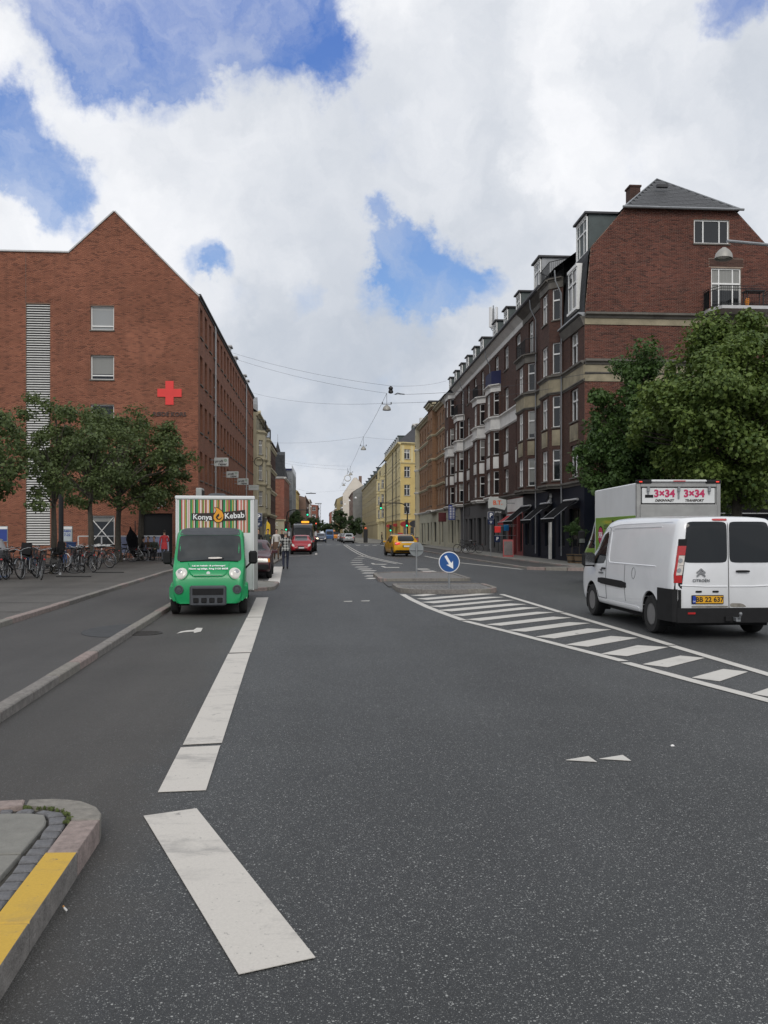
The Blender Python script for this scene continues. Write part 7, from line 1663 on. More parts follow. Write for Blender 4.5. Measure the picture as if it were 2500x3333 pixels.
for k, (u, D, lab) in enumerate(((1861, 44.2, 'small bushy tree in a left hand barrel by the navy shopfront'), (1885, 43.6, 'small bushy tree in a right hand barrel by the navy shopfront'))):
    p = W(u, HOR, D); t = thing('potted_tree', lab, 'potted tree', (p.x, p.y, .14), 0, 'potted trees at the corner')
    MB().lathe([(.2, 0), (.27, .42), (.29, .46), (.25, .46), (.24, .38), (.0001, .38)], 16).build('barrel', 'basket_wood', t, smooth=40); MB().lathe([(.262, .36), (.275, .37), (.28, .42), (.268, .43)], 16).lathe([(.215, .08), (.235, .09), (.24, .13), (.22, .14)], 16).build('hoop', 'iron_black', t); MB().tube([(0, 0, .35), (.03, 0, .9), (.0, .02, 1.5)], [.025, .02, .012], 6).build('stem', 'bark', t)
    rng = np.random.default_rng(50 + k); cs = [tuple(rng.normal(size=3) * (.17, .17, .22) + (0, 0, 1.75)) for _ in range(12)]; ob('foliage', leaf_cloud(rng, cs, [(.16,) * 3] * 12, 60, .09, 'leaf_mid', 'foliage'), t)

# ------------------------------------------------------------------ people
def cloth(name, col): return M(name, col, 0.9, 0.15, 9, 0.4, 25)
cloth('skin', (0.42, 0.25, 0.18)); cloth('hair_dark', (0.02, 0.016, 0.012)); cloth('hair_grey', (0.25, 0.23, 0.2)); cloth('jeans', (0.018, 0.022, 0.04)); cloth('black_wear', (0.012, 0.012, 0.014)); cloth('red_coat', (0.42, 0.035, 0.04)); cloth('grey_knit', (0.22, 0.22, 0.23)); cloth('grey_trousers', (0.055, 0.058, 0.065)); cloth('white_top', (0.55, 0.53, 0.5)); cloth('brown_wear', (0.10, 0.06, 0.04)); cloth('green_wear', (0.05, 0.06, 0.045)); cloth('shoe', (0.012, 0.011, 0.01)); cloth('blue_shoe', (0.03, 0.06, 0.12))
m = bpy.data.materials.new('plaid'); m.use_nodes = True; MATS['plaid'] = m; n = N(m.node_tree); co = n.new('ShaderNodeTexCoord').outputs['Object']; sp = n.new('ShaderNodeSeparateXYZ'); n.link(co, sp.inputs[0])
sx_ = n.math('GREATER_THAN', n.math('FRACT', n.math('MULTIPLY', n.math('ADD', sp.outputs[0], 5.0), 7.5)), .5); sz_ = n.math('GREATER_THAN', n.math('FRACT', n.math('MULTIPLY', sp.outputs[2], 7.5)), .5)
n.link(n.mix(n.math('MULTIPLY', n.math('ADD', sx_, sz_), .5), (0.42, 0.42, 0.40, 1), (0.018, 0.02, 0.022, 1)), n.n['Principled BSDF'].inputs['Base Color']); n.n['Principled BSDF'].inputs['Roughness'].default_value = .9

def person(label, loc, rz, J, mats, hair='hair_dark', group=None, scale=1.0, coat=None, name='person', hair_long=False, extra=None):
    """J: joint positions for one continuous skinned body; mats: dict of torso, arm, leg, shoe, skin"""
    t = thing(name, label, 'person', loc, rz, group); t.scale = (scale,) * 3
    base = dict(pelvis=(0, 0, .93), waist=(0, 0, 1.08), chest=(0, .01, 1.28), neck=(0, .01, 1.47), throat=(0, .015, 1.53), jaw=(0, .035, 1.59), skull=(0, .01, 1.68), crown=(0, 0, 1.735))
    for s, sx in (('l', -1), ('r', 1)):
        base.update({s + 'hip': (sx * .095, 0, .88), s + 'knee': (sx * .105, .03, .49), s + 'ankle': (sx * .11, -.02, .10), s + 'heel': (sx * .11, -.05, .045), s + 'toe': (sx * .12, .16, .035), s + 'sho': (sx * .175, 0, 1.415), s + 'elb': (sx * .235, -.02, 1.13), s + 'wri': (sx * .245, .07, .89), s + 'palm': (sx * .245, .10, .82)})
    base.update(J); V = {k: Vector(v) for k, v in base.items()}
    rad = dict(pelvis=(.155, .115), waist=(.14, .10), chest=(.165, .115), neck=(.07, .065), throat=(.055, .055), jaw=(.062, .075), skull=(.078, .095), crown=(.05, .06))
    E = [('pelvis', 'waist'), ('waist', 'chest'), ('chest', 'neck'), ('neck', 'throat'), ('throat', 'jaw'), ('jaw', 'skull'), ('skull', 'crown')]; zone = {e: 'torso' for e in E[:3]}; zone.update({e: 'skin' for e in E[3:]})
    for s in 'lr':
        for a, b, z in (('pelvis', s + 'hip', 'leg'), (s + 'hip', s + 'knee', 'leg'), (s + 'knee', s + 'ankle', 'leg'), (s + 'ankle', s + 'heel', 'shoe'), (s + 'heel', s + 'toe', 'shoe'), ('chest', s + 'sho', 'arm'), (s + 'sho', s + 'elb', 'arm'), (s + 'elb', s + 'wri', 'arm'), (s + 'wri', s + 'palm', 'skin')): E.append((a, b)); zone[(a, b)] = z
        rad.update({s + 'hip': (.095, .1), s + 'knee': (.062, .066), s + 'ankle': (.045, .05), s + 'heel': (.04, .04), s + 'toe': (.042, .03), s + 'sho': (.065, .065), s + 'elb': (.047, .047), s + 'wri': (.032, .034), s + 'palm': (.026, .038)})
        d = (V[s + 'palm'] - V[s + 'wri']).normalized(); side = Vector((0, 1, 0)); side = (side - d * side.dot(d)).normalized() if abs(side.dot(d)) < .95 else Vector((1, 0, 0))
        for i, (o_, L) in enumerate(((-.024, .062), (-.008, .075), (.008, .072), (.022, .058))):
            nm = s + 'f%d' % i; V[nm] = V[s + 'palm'] + d * L + side * o_ * 1.3; rad[nm] = (.009, .009); E.append((s + 'palm', nm)); zone[(s + 'palm', nm)] = 'skin'
        nm = s + 'th'; V[nm] = V[s + 'wri'] + d * .06 + side * .06; rad[nm] = (.010, .010); E.append((s + 'wri', nm)); zone[(s + 'wri', nm)] = 'skin'
    names = list(V); ix = {k: i for i, k in enumerate(names)}
    me = bpy.data.meshes.new('tmpbody'); me.from_pydata([V[k] for k in names], [(ix[a], ix[b]) for a, b in E], []); o = bpy.data.objects.new('tmpbody', me); COL.objects.link(o)
    sk = o.modifiers.new('s', 'SKIN'); sk.use_smooth_shade = True; sk.branch_smoothing = .4
    for k in names: me.skin_vertices[0].data[ix[k]].radius = rad[k]
    me.skin_vertices[0].data[ix['pelvis']].use_root = True
    o.modifiers.new('d', 'SUBSURF').levels = 1
    dg = bpy.context.evaluated_depsgraph_get(); dg.update(); b = bpy.data.meshes.new_from_object(o.evaluated_get(dg)); bpy.data.objects.remove(o); b.name = 'body'
    b.materials.clear(); order = ['torso', 'arm', 'leg', 'shoe', 'skin']
    for z in order: b.materials.append(MATS[mats[z]])
    segs = [(V[a], V[c], order.index(zone[(a, c)])) for a, c in E]
    for p in b.polygons:
        c = p.center; best = (9, 0)
        for a, e, z in segs:
            ab = e - a; tt = max(0, min(1, (c - a).dot(ab) / max(ab.length_squared, 1e-9))); d_ = (a + ab * tt - c).length
            if d_ < best[0]: best = (d_, z)
        p.material_index = best[1]; p.use_smooth = True
    ob('body', b, t)
    hd = V['skull']; hb = MB(); hb.lathe([(.0001, .09), (.05, .078), (.078, .045), (.086, 0), (.08, -.05), (.07, -.11 if hair_long else -.06)], 14, (hd.x, hd.y - .022, hd.z + .012)); ho = hb.build('hair', hair, t, smooth=60)
    if coat:        # skirted coat or jacket hem hanging from the waist
        z1, z0, w, mt = coat; pv = V['pelvis']; cb2 = MB(); cb2.lathe([(w * 1.12, z0), (w * 1.02, (z0 + z1) / 2), (w * .95, z1), (w * .80, z1 + .02)], 16); cb2.xf(Matrix.Translation((pv.x, pv.y, 0)) @ Matrix.Diagonal((1, .72, 1, 1))); cb2.build('coat_hem', mt, t, smooth=60)
    return t
def mt_(torso, arm=None, leg='jeans', shoe='shoe', skin='skin'): return dict(torso=torso, arm=arm or torso, leg=leg, shoe=shoe, skin=skin)
p = W(930, HOR, 39.9)
person('man in black and white plaid shirt walking along the parked cars', (p.x, p.y, 0), R(4), dict(lknee=(-.11, .02, .49), lankle=(-.1, -.10, .12), lheel=(-.1, -.14, .07), ltoe=(-.11, .06, .03), rknee=(.09, .1, .5), rankle=(.08, .08, .10), rheel=(.08, .04, .05), rtoe=(.09, .26, .04), lelb=(-.30, -.02, 1.14), lwri=(-.36, .12, .98), lpalm=(-.38, .17, .94), relb=(.28, .05, 1.16), rwri=(.16, .18, 1.28), rpalm=(.10, .2, 1.36)), mt_('plaid'), 'hair_grey', coat=(1.02, .86, .185, 'plaid'))
walk = dict(lknee=(-.1, .10, .5), lankle=(-.1, .12, .11), lheel=(-.1, .08, .06), ltoe=(-.1, .29, .05), rknee=(.1, .02, .48), rankle=(.1, -.2, .14), rheel=(.1, -.24, .1), rtoe=(.1, -.05, .03))
pg = 'people on the left pavement'
p = W(535, HOR, 46); person('person in a long red jacket and dark trousers left of the kebab truck', (p.x, p.y, .15), R(10), dict(relb=(.24, .06, 1.15), rwri=(.16, .2, 1.12), rpalm=(.12, .26, 1.13)), mt_('red_coat', leg='grey_trousers'), 'hair_dark', pg, .96, coat=(1.05, .70, .165, 'red_coat'))
p = W(12, HOR, 29.2); person('man in grey sweater bending over the bicycles at the left edge', (p.x, p.y, .15), R(60), dict(waist=(0, .06, 1.08), chest=(0, .22, 1.24), neck=(0, .36, 1.36), throat=(0, .41, 1.40), jaw=(0, .47, 1.42), skull=(0, .50, 1.50), crown=(0, .50, 1.56), lsho=(-.18, .33, 1.30), rsho=(.18, .33, 1.30), lelb=(-.24, .42, 1.02), lwri=(-.2, .55, .85), lpalm=(-.2, .60, .80), relb=(.26, .40, 1.03), rwri=(.22, .58, .88), rpalm=(.22, .63, .84)), mt_('grey_knit', leg='grey_trousers', shoe='blue_shoe'), 'hair_dark', pg)
sit = dict(pelvis=(0, 0, .5), waist=(0, .0, .64), chest=(0, .04, .86), neck=(0, .07, 1.05), throat=(0, .09, 1.11), jaw=(0, .115, 1.17), skull=(0, .09, 1.26), crown=(0, .08, 1.31), lhip=(-.1, .04, .48), rhip=(.1, .04, .48), lknee=(-.12, .46, .48), rknee=(.12, .46, .48), lankle=(-.12, .44, .1), rankle=(.12, .46, .1), lheel=(-.12, .40, .05), rheel=(.12, .42, .05), ltoe=(-.12, .60, .04), rtoe=(.12, .62, .04), lsho=(-.175, .05, 1.0), rsho=(.175, .05, 1.0), lelb=(-.23, .1, .74), relb=(.23, .1, .74), lwri=(-.15, .32, .66), rwri=(.15, .32, .66), lpalm=(-.13, .39, .65), rpalm=(.13, .39, .65))
M('chair_wire', (0.25, 0.25, 0.26), 0.4, 0.1, metal=.7)
def chair(loc, rz, lab):
    c = thing('cafe_chair', lab, 'chair', loc, rz, 'cafe chairs')
    MB().bevbox(-.22, .22, -.22, .22, .42, .455, .01).build('seat', 'chair_wire', c); MB().tube([(-.2, -.21, .44), (-.21, -.27, .85), (.21, -.27, .85), (.2, -.21, .44)], .014, 6).box(-.2, .2, -.265, -.25, .6, .82).build('backrest', 'chair_wire', c)
    for x in (-.2, .2):
        for y in (-.2, .2): MB().tube([(x, y, .43), (x * 1.1, y * 1.1, 0)], .013, 6).build('leg', 'chair_wire', c)
for k, (u, D, rz, mm, lab, lab2) in enumerate(((462, 47.5, -80, 'black_wear', 'person in black sitting at the left of the seated group', 'left chair of the seated group by the tree'), (484, 48.5, 170, 'brown_wear', 'person in brown sitting in the middle of the seated group', 'middle chair of the seated group by the tree'), (503, 48.2, 175, 'green_wear', 'person in dark green sitting at the right of the group', 'right chair of the seated group by the tree'))):
    p = W(u, HOR, D); chair((p.x, p.y, .15), R(rz), lab2); person(lab, (p.x, p.y, .15), R(rz), sit, mt_(mm, leg='black_wear'), 'hair_dark', pg)
p = W(482, HOR, 47.3); ct = thing('cafe_table', 'small round wire cafe table among the seated people', 'table', (p.x, p.y, .15)); MB().lathe([(.3, .70), (.3, .725), (.0001, .726)], 18).build('table_top', 'chair_wire', ct); MB().lathe([(.025, .02), (.025, .7)], 8).build('stem', 'chair_wire', ct); MB().lathe([(.2, 0), (.2, .02), (.03, .03)], 16).build('foot', 'chair_wire', ct)
for u, D, rz, tm, lg, lab, cx in ((841, 48.5, 180, 'black_wear', 'black_wear', 'dark dressed pedestrian left of the parking sign', .14), (872, 50, 170, 'green_wear', 'jeans', 'pedestrian in dark green under the coloured flags', .14), (900, 49, 185, 'white_top', 'brown_wear', 'woman in white top and brown skirt on the left pavement', .14), (918, 56, 180, 'black_wear', 'black_wear', 'dark pedestrian behind the man in plaid', .14)):
    p = W(u, HOR, D); person(lab, (p.x, p.y, .15), R(rz), walk, mt_(tm, leg=lg), 'hair_dark', pg, coat=(1.02, .6, .2, lg) if lg == 'brown_wear' else None)
p = W(1243, HOR, 122); person('dark dressed person walking on the far right corner', (p.x, p.y, .0), R(-80), walk, mt_('black_wear', leg='jeans'), 'hair_dark', None)

# ------------------------------------------------------------------ bicycles
M('bike_black', (0.015, 0.015, 0.017), 0.4, 0.1, metal=.2); M('bike_grey', (0.16, 0.17, 0.18), 0.4, 0.1, metal=.4); M('bike_blue', (0.02, 0.06, 0.18), 0.4, 0.1); M('bike_white', (0.5, 0.5, 0.5), 0.4, 0.1); M('saddle', (0.012, 0.011, 0.010), 0.7, 0.1); M('wire_basket', (0.06, 0.06, 0.06), 0.5, 0.1, metal=.5)
_bk = {}
def bike_parts(col, basket, seat):
    key = (col, basket, seat)
    if key in _bk: return _bk[key]
    r = .345; A, B = (0, -.52, r), (0, .56, r); parts = []
    def wh(c):
        t = MB().torus(c, r - .018, .019, 28, 6, 'x').mesh('wheel', 'tyre', 60); k = MB().torus(c, r - .042, .011, 26, 4, 'x'); k.lathe([(.025, -.04), (.025, .04)], 8, c, 'x').mesh; 
        sp = MB()
        for j in range(14): a = 2 * math.pi * j / 14; sp.tube([(0.02 * (-1) ** j, c[1], c[2]), (0, c[1] + (r - .045) * math.cos(a), c[2] + (r - .045) * math.sin(a))], .0022, 3)
        return t, k.mesh('rim', 'rim', 60), sp.mesh('spokes', 'chrome')
    for c in (A, B): parts.append(('wheel',) + wh(c))
    bb, st, hd0, hd1 = (0, -.06, .29), (0, -.24, .82), (0, .40, .62), (0, .355, .84)
    f = MB(); f.tube([bb, st], .017, 7); f.tube([bb, hd0], .02, 7); f.tube([(0, -.21, .72), (0, .36, .80)] if not basket else [(0, -.12, .45), (0, .39, .68)], .017, 7); f.tube([hd0, hd1], .021, 7)
    for s in (-.04, .04): f.tube([(s * .6, -.07, .29), (s, -.52, r)], .01, 5); f.tube([(s * .5, -.22, .74), (s, -.52, r)], .008, 5)
    parts.append(('frame', f.mesh('frame', col, 50)))
    k = MB(); k.tube([(0, .345, .92), hd1, hd0], .014, 6)
    for s in (-.05, .05): k.tube([(0, .405, .62), (s, .44, .55), (s, .56, r)], .012, 6)
    parts.append(('fork', k.mesh('fork', col, 50)))
    h = MB(); h.tube([(-.29, .14, 1.0), (-.24, .28, 1.03), (-.1, .36, 1.0), (0, .35, .95), (.1, .36, 1.0), (.24, .28, 1.03), (.29, .14, 1.0)], .012, 6); hm = h.mesh('handlebar', 'chrome', 50)
    gp = MB().tube([(-.295, .12, 1.0), (-.275, .2, 1.013)], .018, 6).tube([(.295, .12, 1.0), (.275, .2, 1.013)], .018, 6).mesh('grip', 'saddle')
    parts.append(('handlebar', hm, gp)); s_ = MB(); s_.idx([(0, .02, .95), (-.03, -.05, .955), (-.10, -.24, .96), (0, -.29, .965), (.10, -.24, .96), (.03, -.05, .955), (0, -.0, .90), (-.08, -.24, .89), (.08, -.24, .89)], [(0, 1, 5), (1, 2, 3, 4, 5), (0, 6, 7, 2, 1), (0, 5, 4, 8, 6), (2, 7, 8, 4, 3), (6, 8, 7)]); parts.append(('saddle', s_.mesh('saddle', 'saddle', 50))); parts.append(('seat_post', MB().tube([st, (0, -.265, .93)], .013, 6).mesh('seat_post', 'chrome')))
    c = MB(); c.lathe([(.09, .035), (.09, .04)], 18, bb, 'x'); c.tube([(.05, -.06, .29), (.06, .05, .17)], .009, 5); c.tube([(-.05, -.06, .29), (-.06, -.17, .41)], .009, 5); c.box(.06, .15, .02, .09, .155, .18); c.box(-.15, -.06, -.2, -.13, .4, .425); parts.append(('crank', c.mesh('crank', 'chrome')))
    g = MB(); 
    for cc, a0, a1 in ((A, 20, 200), (B, 30, 150)):
        pts = [(cc[1] + (r + .02) * math.cos(R(a)), cc[2] + (r + .02) * math.sin(R(a))) for a in np.linspace(a0, a1, 12)]; g.idx([(-.025, y, z) for y, z in pts] + [(.025, y, z) for y, z in pts], [(i, i + 1, 13 + i, 12 + i) for i in range(11)])
    parts.append(('mudguard', g.mesh('mudguard', col, 60))); rk = MB()
    for s in (-.06, .06): rk.tube([(s, -.28, .74), (s, -.72, .74)], .007, 5); rk.tube([(s, -.66, .74), (s, -.53, r)], .006, 5)
    for y in (-.4, -.55, -.7): rk.tube([(-.06, y, .74), (.06, y, .74)], .006, 4)
    parts.append(('rear_rack', rk.mesh('rear_rack', 'bike_black'))); parts.append(('rear_light', MB().bevbox(-.03, .03, -.76, -.73, .66, .71, .008).mesh('rear_light', 'lamp_red')))
    if basket:
        b = MB(); x0, x1, y0, y1, z0, z1 = -.2, .2, .40, .68, .72, .98
        for z in np.linspace(z0, z1, 6): b.tube([(x0, y0, z), (x1, y0, z), (x1, y1, z), (x0, y1, z)], .006, 4, closed=True)
        for q in np.linspace(0, 1, 8): b.tube([(x0 + (x1 - x0) * q, y0, z0), (x0 + (x1 - x0) * q, y0, z1)], .004, 3); b.tube([(x0 + (x1 - x0) * q, y1, z0), (x0 + (x1 - x0) * q, y1, z1)], .004, 3); b.tube([(x0, y0 + (y1 - y0) * q, z0), (x0, y0 + (y1 - y0) * q, z1)], .004, 3); b.tube([(x1, y0 + (y1 - y0) * q, z0), (x1, y0 + (y1 - y0) * q, z1)], .004, 3)
        parts.append(('basket', b.mesh('basket', 'wire_basket')))
    if seat: parts.append(('child_seat', MB().bevbox(-.17, .17, -.68, -.34, .76, .82, .03).bevbox(-.17, .17, -.74, -.66, .80, 1.22, .03).bevbox(-.2, -.16, -.66, -.4, .8, .98, .02).bevbox(.16, .2, -.66, -.4, .8, .98, .02).mesh('child_seat', 'plastic_black', 40)))
    _bk[key] = parts; return parts
def bicycle(label, loc, rz, col='bike_black', basket=False, seat=False, lean=0.0, name='bicycle', group='bicycles parked on the plaza', pitch=0):
    b = thing(name, label, 'bicycle', loc, rz, group); b.rotation_euler = (0, lean, rz); b.rotation_mode = 'XYZ'
    for it in bike_parts(col, basket, seat):
        o = ob(it[0], it[1], b)
        for sub in it[2:]: ob(sub.name.split('.')[0], sub, o)
    return b
BK = [(14, 28.6, 8, 'bike_black', 0, 0, 'leftmost black bicycle beside the bending man'), (44, 28.9, 176, 'bike_black', 1, 0, 'black bicycle with basket, second from the left edge'), (70, 29.6, 20, 'bike_black', 0, 1, 'black bicycle with child seat, third from the left edge'), (97, 29.0, 172, 'bike_grey', 0, 0, 'grey framed bicycle left of the front tree'), (127, 28.6, 25, 'bike_black', 1, 0, 'bicycle with basket standing right before the front tree'), (150, 31.5, 160, 'bike_black', 0, 1, 'bicycle with child seat half behind the front tree'),
      (205, 34, 200, 'bike_blue', 1, 0, 'blue bicycle with basket right of the front tree'), (226, 35, 15, 'bike_grey', 0, 0, 'grey bicycle in the middle of the second row'), (262, 33.5, 28, 'bike_black', 0, 0, 'black bicycle with leaning wheel nearest in the second row'), (286, 34, 40, 'bike_black', 1, 0, 'bicycle with large basket before the second tree'), (308, 36.5, 30, 'bike_black', 0, 0, 'black bicycle right of the second tree'), (330, 38, 60, 'bike_grey', 0, 0, 'grey bicycle turned sideways in the second row'), (352, 42, 50, 'bike_black', 0, 0, 'black bicycle close to the third tree'), (400, 45.5, 85, 'bike_black', 0, 0, 'bicycle side on beneath the banner'), (436, 47, 80, 'bike_white', 0, 0, 'pale bicycle side on at the right end of the banner'),
      (30, 31.5, 190, 'bike_grey', 0, 0, 'grey bicycle in the back row near the left edge'), (85, 32.5, 10, 'bike_black', 1, 0, 'bicycle with basket in the back row left of the tree'), (115, 33, 185, 'bike_blue', 0, 0, 'blue bicycle in the back row left of the tree'), (240, 38, 5, 'bike_black', 1, 0, 'bicycle with basket in the back row before the open sign'), (273, 38.5, 170, 'bike_white', 0, 0, 'pale bicycle in the back row before the open sign')]
for u, D, a, col, bs, st, lab in BK:
    p = W(u, HOR, D); bicycle(lab, (p.x, p.y, .15), R(a), col, bool(bs), bool(st), R(random.choice((-7, 6, 8))))
p = W(216, HOR, 31); fb = bicycle('bicycle lying on its side on the plaza near the front tree', (p.x - .35, p.y + .2, .22), R(-70), 'bike_black', False, False, R(60))
p = W(1512, HOR, 66); bicycle('dark bicycle on the right pavement, left of the pair', (p.x, p.y, .14), R(70), 'bike_black', False, False, R(8), group='bicycles on the right pavement'); p = W(1538, HOR, 65); bicycle('dark bicycle on the right pavement, right of the pair', (p.x, p.y, .14), R(100), 'bike_black', True, False, R(-7), group='bicycles on the right pavement')
for u, D, lab in ((240, 30.0, 'flat steel bicycle rail on the plaza beside the fallen bicycle'), (352, 33.2, 'flat steel bicycle rail on the plaza farther right')):
    p = W(u, HOR, D); tag(MB().bevbox(-.6, .6, -.025, .025, 0, .035, .01).build('bicycle_rail', 'iron_black', loc=(p.x, p.y, .15), rz=.05), lab, 'bicycle rack', 'bicycle rails')

# ------------------------------------------------------------------ plaza furniture
M('banner_print', (0.30, 0.33, 0.48), 0.6, 0.3, 2.5); M('poster_blue', (0.02, 0.05, 0.25), 0.5, 0.1); M('poster_pale', (0.42, 0.47, 0.5), 0.5, 0.1, 3); M('meat_red', (0.35, 0.06, 0.05), 0.6, 0.2)
pA, pB = W(255, HOR, 47), W(548, HOR, 49.5); bw = (Vector((pB.x, pB.y)) - Vector((pA.x, pA.y))).length; fn = thing('banner_fence', 'low white fence hung with a pale blue printed banner before the brick gable', 'fence', (pA.x, pA.y, .15), math.atan2(pB.y - pA.y, pB.x - pA.x))
for k in range(5): MB().box(bw * k / 4 - .03, bw * k / 4 + .03, .0, .06, 0, 1.35).build('post', 'sign_white', fn)
MB().box(0, bw, -.01, .05, 1.33, 1.39).build('top_rail', 'sign_white', fn); MB().box(bw * .42, bw, -.02, -.012, .42, 1.32).build('banner', 'banner_print', fn); MB().box(0, bw * .42, 0, .04, .78, .82).build('rail', 'sign_white', fn); MB().lathe([(.22, -.004), (.2, .002)], 14, (bw * .62, -.024, .72), 'y').build('print', 'meat_red', fn)
def board(u, D, w, h, z, lab, txts, mat):
    p = W(u, HOR, D); s = thing('notice_board', lab, 'sign', (p.x, p.y, .15), 0, 'notice boards before the gable')
    for x in (-w / 2 + .04, w / 2 - .04): MB().box(x - .03, x + .03, 0, .06, 0, z + .1).build('post', 'sign_grey', s)
    MB().bevbox(-w / 2, w / 2, -.05, .0, z, z + h, .01).build('panel', 'sign_grey', s); MB().box(-w / 2 + .04, w / 2 - .04, -.056, -.051, z + .05, z + h - .18).build('poster', mat, s); MB().box(-w / 2 + .02, w / 2 - .02, -.056, -.051, z + h - .16, z + h - .03).build('heading', 'sign_white', s)
    for tx, sz, zz in txts: ob('lettering', text_me(tx, sz, 'poster_blue' if mat != 'poster_blue' else 'sign_white', .002, .006), s, (0, -.058, z + zz))
    return s
board(220, 46.5, .55, .86, 1.05, 'pale notice board reading open 7 to 22 beside the louvre', (('ÅBEN', .15, .58), ('7-22', .19, .38)), 'poster_pale'); board(8, 46.5, .6, .86, 1.05, 'blue notice board at the left edge before the brick wall', (), 'poster_blue')
p = W(440, HOR, 47); pr = thing('parasol', 'folded black parasol leaning beside the rightmost plaza tree', 'parasol', (p.x, p.y, .15)); MB().tube([(0, 0, 0), (0, 0, 2.2)], .025, 6).build('pole', 'iron_black', pr); MB().lathe([(.05, .2), (.2, .5), (.32, 1.2), (.28, 1.4), (.06, 1.75), (.03, 1.9)], 9).xf(Matrix.Rotation(R(-8), 4, 'Y')).build('cloth', 'black_cloth', pr); MB().lathe([(.25, 0), (.25, .06), (.04, .09)], 14).build('base', 'iron_black', pr)
p = W(199, HOR, 36); pl = thing('lamp_post', 'plain dark post rising among the bicycles behind the front tree', 'post', (p.x, p.y, .15)); MB().tube([(0, 0, 0), (0, 0, 3.4)], .1, 10).build('post', 'iron_black', pl); MB().lathe([(.14, 0), (.14, .4), (.1, .45)], 12).build('base', 'iron_black', pl)
ob('lettering', text_me('A  JU', .52, 'sign_white', .03, .01), bl, fg.loc(gx(-9.75), -.06, 3.5), 0)
p = W(232, HOR, 36); bb = thing('parcel_crate', 'blue plastic crate fixed above the bicycles in the second row', 'crate', (p.x, p.y, .15 + .86)); MB().bevbox(-.17, .17, -.13, .13, 0, .28, .015).build('crate', 'bike_blue', bb); MB().box(-.19, .19, -.15, .15, .26, .3).build('rim', 'bike_blue', bb)
MB().tube([(0, 0, -.86), (0, 0, 0)], .02, 6).build('stand', 'iron_black', bb)

# ------------------------------------------------------------------ signs and street furniture
def psign(u, D, zt, w, lab, zg):
    p = W(u, HOR, D); s = thing('parking_sign', lab, 'road sign', (p.x, p.y, zg), 0, 'parking signs'); zt -= zg; h = w * 1.15
    MB().tube([(0, .03, 0), (0, .03, zt + .02)], .03, 8).build('post', 'galv', s, smooth=40); MB().bevbox(-w / 2, w / 2, -.02, 0, zt - h, zt, .008).build('panel', 'sign_white', s); MB().box(-w / 2 + .015, w / 2 - .015, -.026, -.021, zt - h + .015, zt - .015).build('face', 'sign_pblue', s); MB().bevbox(-w / 2, w / 2, -.02, 0, zt - h * 1.72, zt - h - .01, .008).build('sub_panel', 'sign_pblue', s)
    ob('lettering', text_me('P', w * .95, 'sign_white', .002, .008), s, (0, -.03, zt - h / 2)); MB().box(-w * .2, w * .2, -.024, -.0205, zt - h * 1.33, zt - h * 1.27).box(-w * .12, w * .12, -.024, -.0205, zt - h * 1.53, zt - h * 1.45).build('small_print', 'sign_white', s); return s
M('sign_pblue', (0.008, 0.018, 0.06), 0.4, 0.05)
psign(1598, 56.5, 3.08, .42, 'blue parking sign on a post on the right pavement by the kiosk', .14); psign(842, 50, 2.85, .4, 'blue parking sign on a post on the left behind the maroon car', .15)
# kiosk newspaper sign
M('bt_orange', (0.75, 0.13, 0.04), 0.5, 0); s = thing('newspaper_sign', 'grey angular projecting sign with orange letters over the kiosk', 'sign', (RX - 1.9, 59.6, 3.3)); MB().prism_y([(0, .12), (0, .75), (.12, .75), (.15, .95), (1.28, .72), (1.28, .28), (1.15, .0), (.35, .2)], -.08, .08).build('panel', 'sign_white2', s); ob('lettering', text_me('B.T.', .42, 'bt_orange', .004, .012), s, (.66, -.088, .5)); MB().box(1.28, 1.92, -.03, .03, .45, .51).build('bracket', 'galv', s); MB().box(.2, 1.2, -.07, .07, -.3, -.02).build('lower_panel', 'iron_black', s); ob('lettering', text_me('STYLE', .17, 'sign_white', .002), s, (.7, -.074, -.16))
for nm, lab, u, v, D, w, h, mt, tx in (('shop_flag', 'red flag sign hanging by the kiosk', 1620, 1723, 58.8, .42, .44, 'cross_red', None), ('shop_flag', 'blue flag sign hanging right of the red one by the kiosk', 1648, 1718, 58.2, .36, .40, 'sign_cyan', None), ('lottery_sign', 'dark blue square sign with white letter low by the kiosk', 1619, 1754, 58.5, .40, .46, 'sign_pblue', 'P')):
    M('sign_cyan', (0.01, 0.17, 0.40), 0.5, .05); p = W(u, v, D); s = thing(nm, lab, 'sign', p); MB().bevbox(-w / 2, w / 2, -.015, .015, -h / 2, h / 2, .005).build('panel', mt, s); MB().tube([(-w / 2, .03, h / 2), (RX - .3 - p.x, .03, h / 2)], .015, 5).build('bracket', 'galv', s)
    if tx: ob('lettering', text_me(tx, .32, 'sign_white', .002, .006), s, (0, -.02, 0))
M('board_red', (0.28, 0.03, 0.03), 0.5, .1)
for u, D, lab, mt in ((1654, 55.5, 'red framed pavement board with dark poster by the kiosk', 'board_red'), (1352, 88, 'dark rounded pavement board with red poster near the cream shops', 'iron_black')):
    p = W(u, HOR, D); s = thing('pavement_board', lab, 'sign', (p.x, p.y, .14), -.15, 'pavement boards'); M('poster_dark', (0.05, 0.03, 0.03), 0.4, 0.6, 3); MB().prism_x([(-.28, 0), (-.22, 0), (.0, 1.1), (-.04, 1.12)], -.33, .33).build('front_panel', mt, s); MB().prism_x([(.28, 0), (.22, 0), (.0, 1.08), (.04, 1.1)], -.33, .33).build('rear_panel', mt, s); MB().prism_x([(-.276, .12), (-.27, .12), (-.075, 1.0), (-.083, 1.0)], -.27, .27).build('poster', 'poster_dark' if mt == 'board_red' else 'board_red', s)
M('sign_maroon', (0.10, 0.015, 0.018), 0.5, .1)
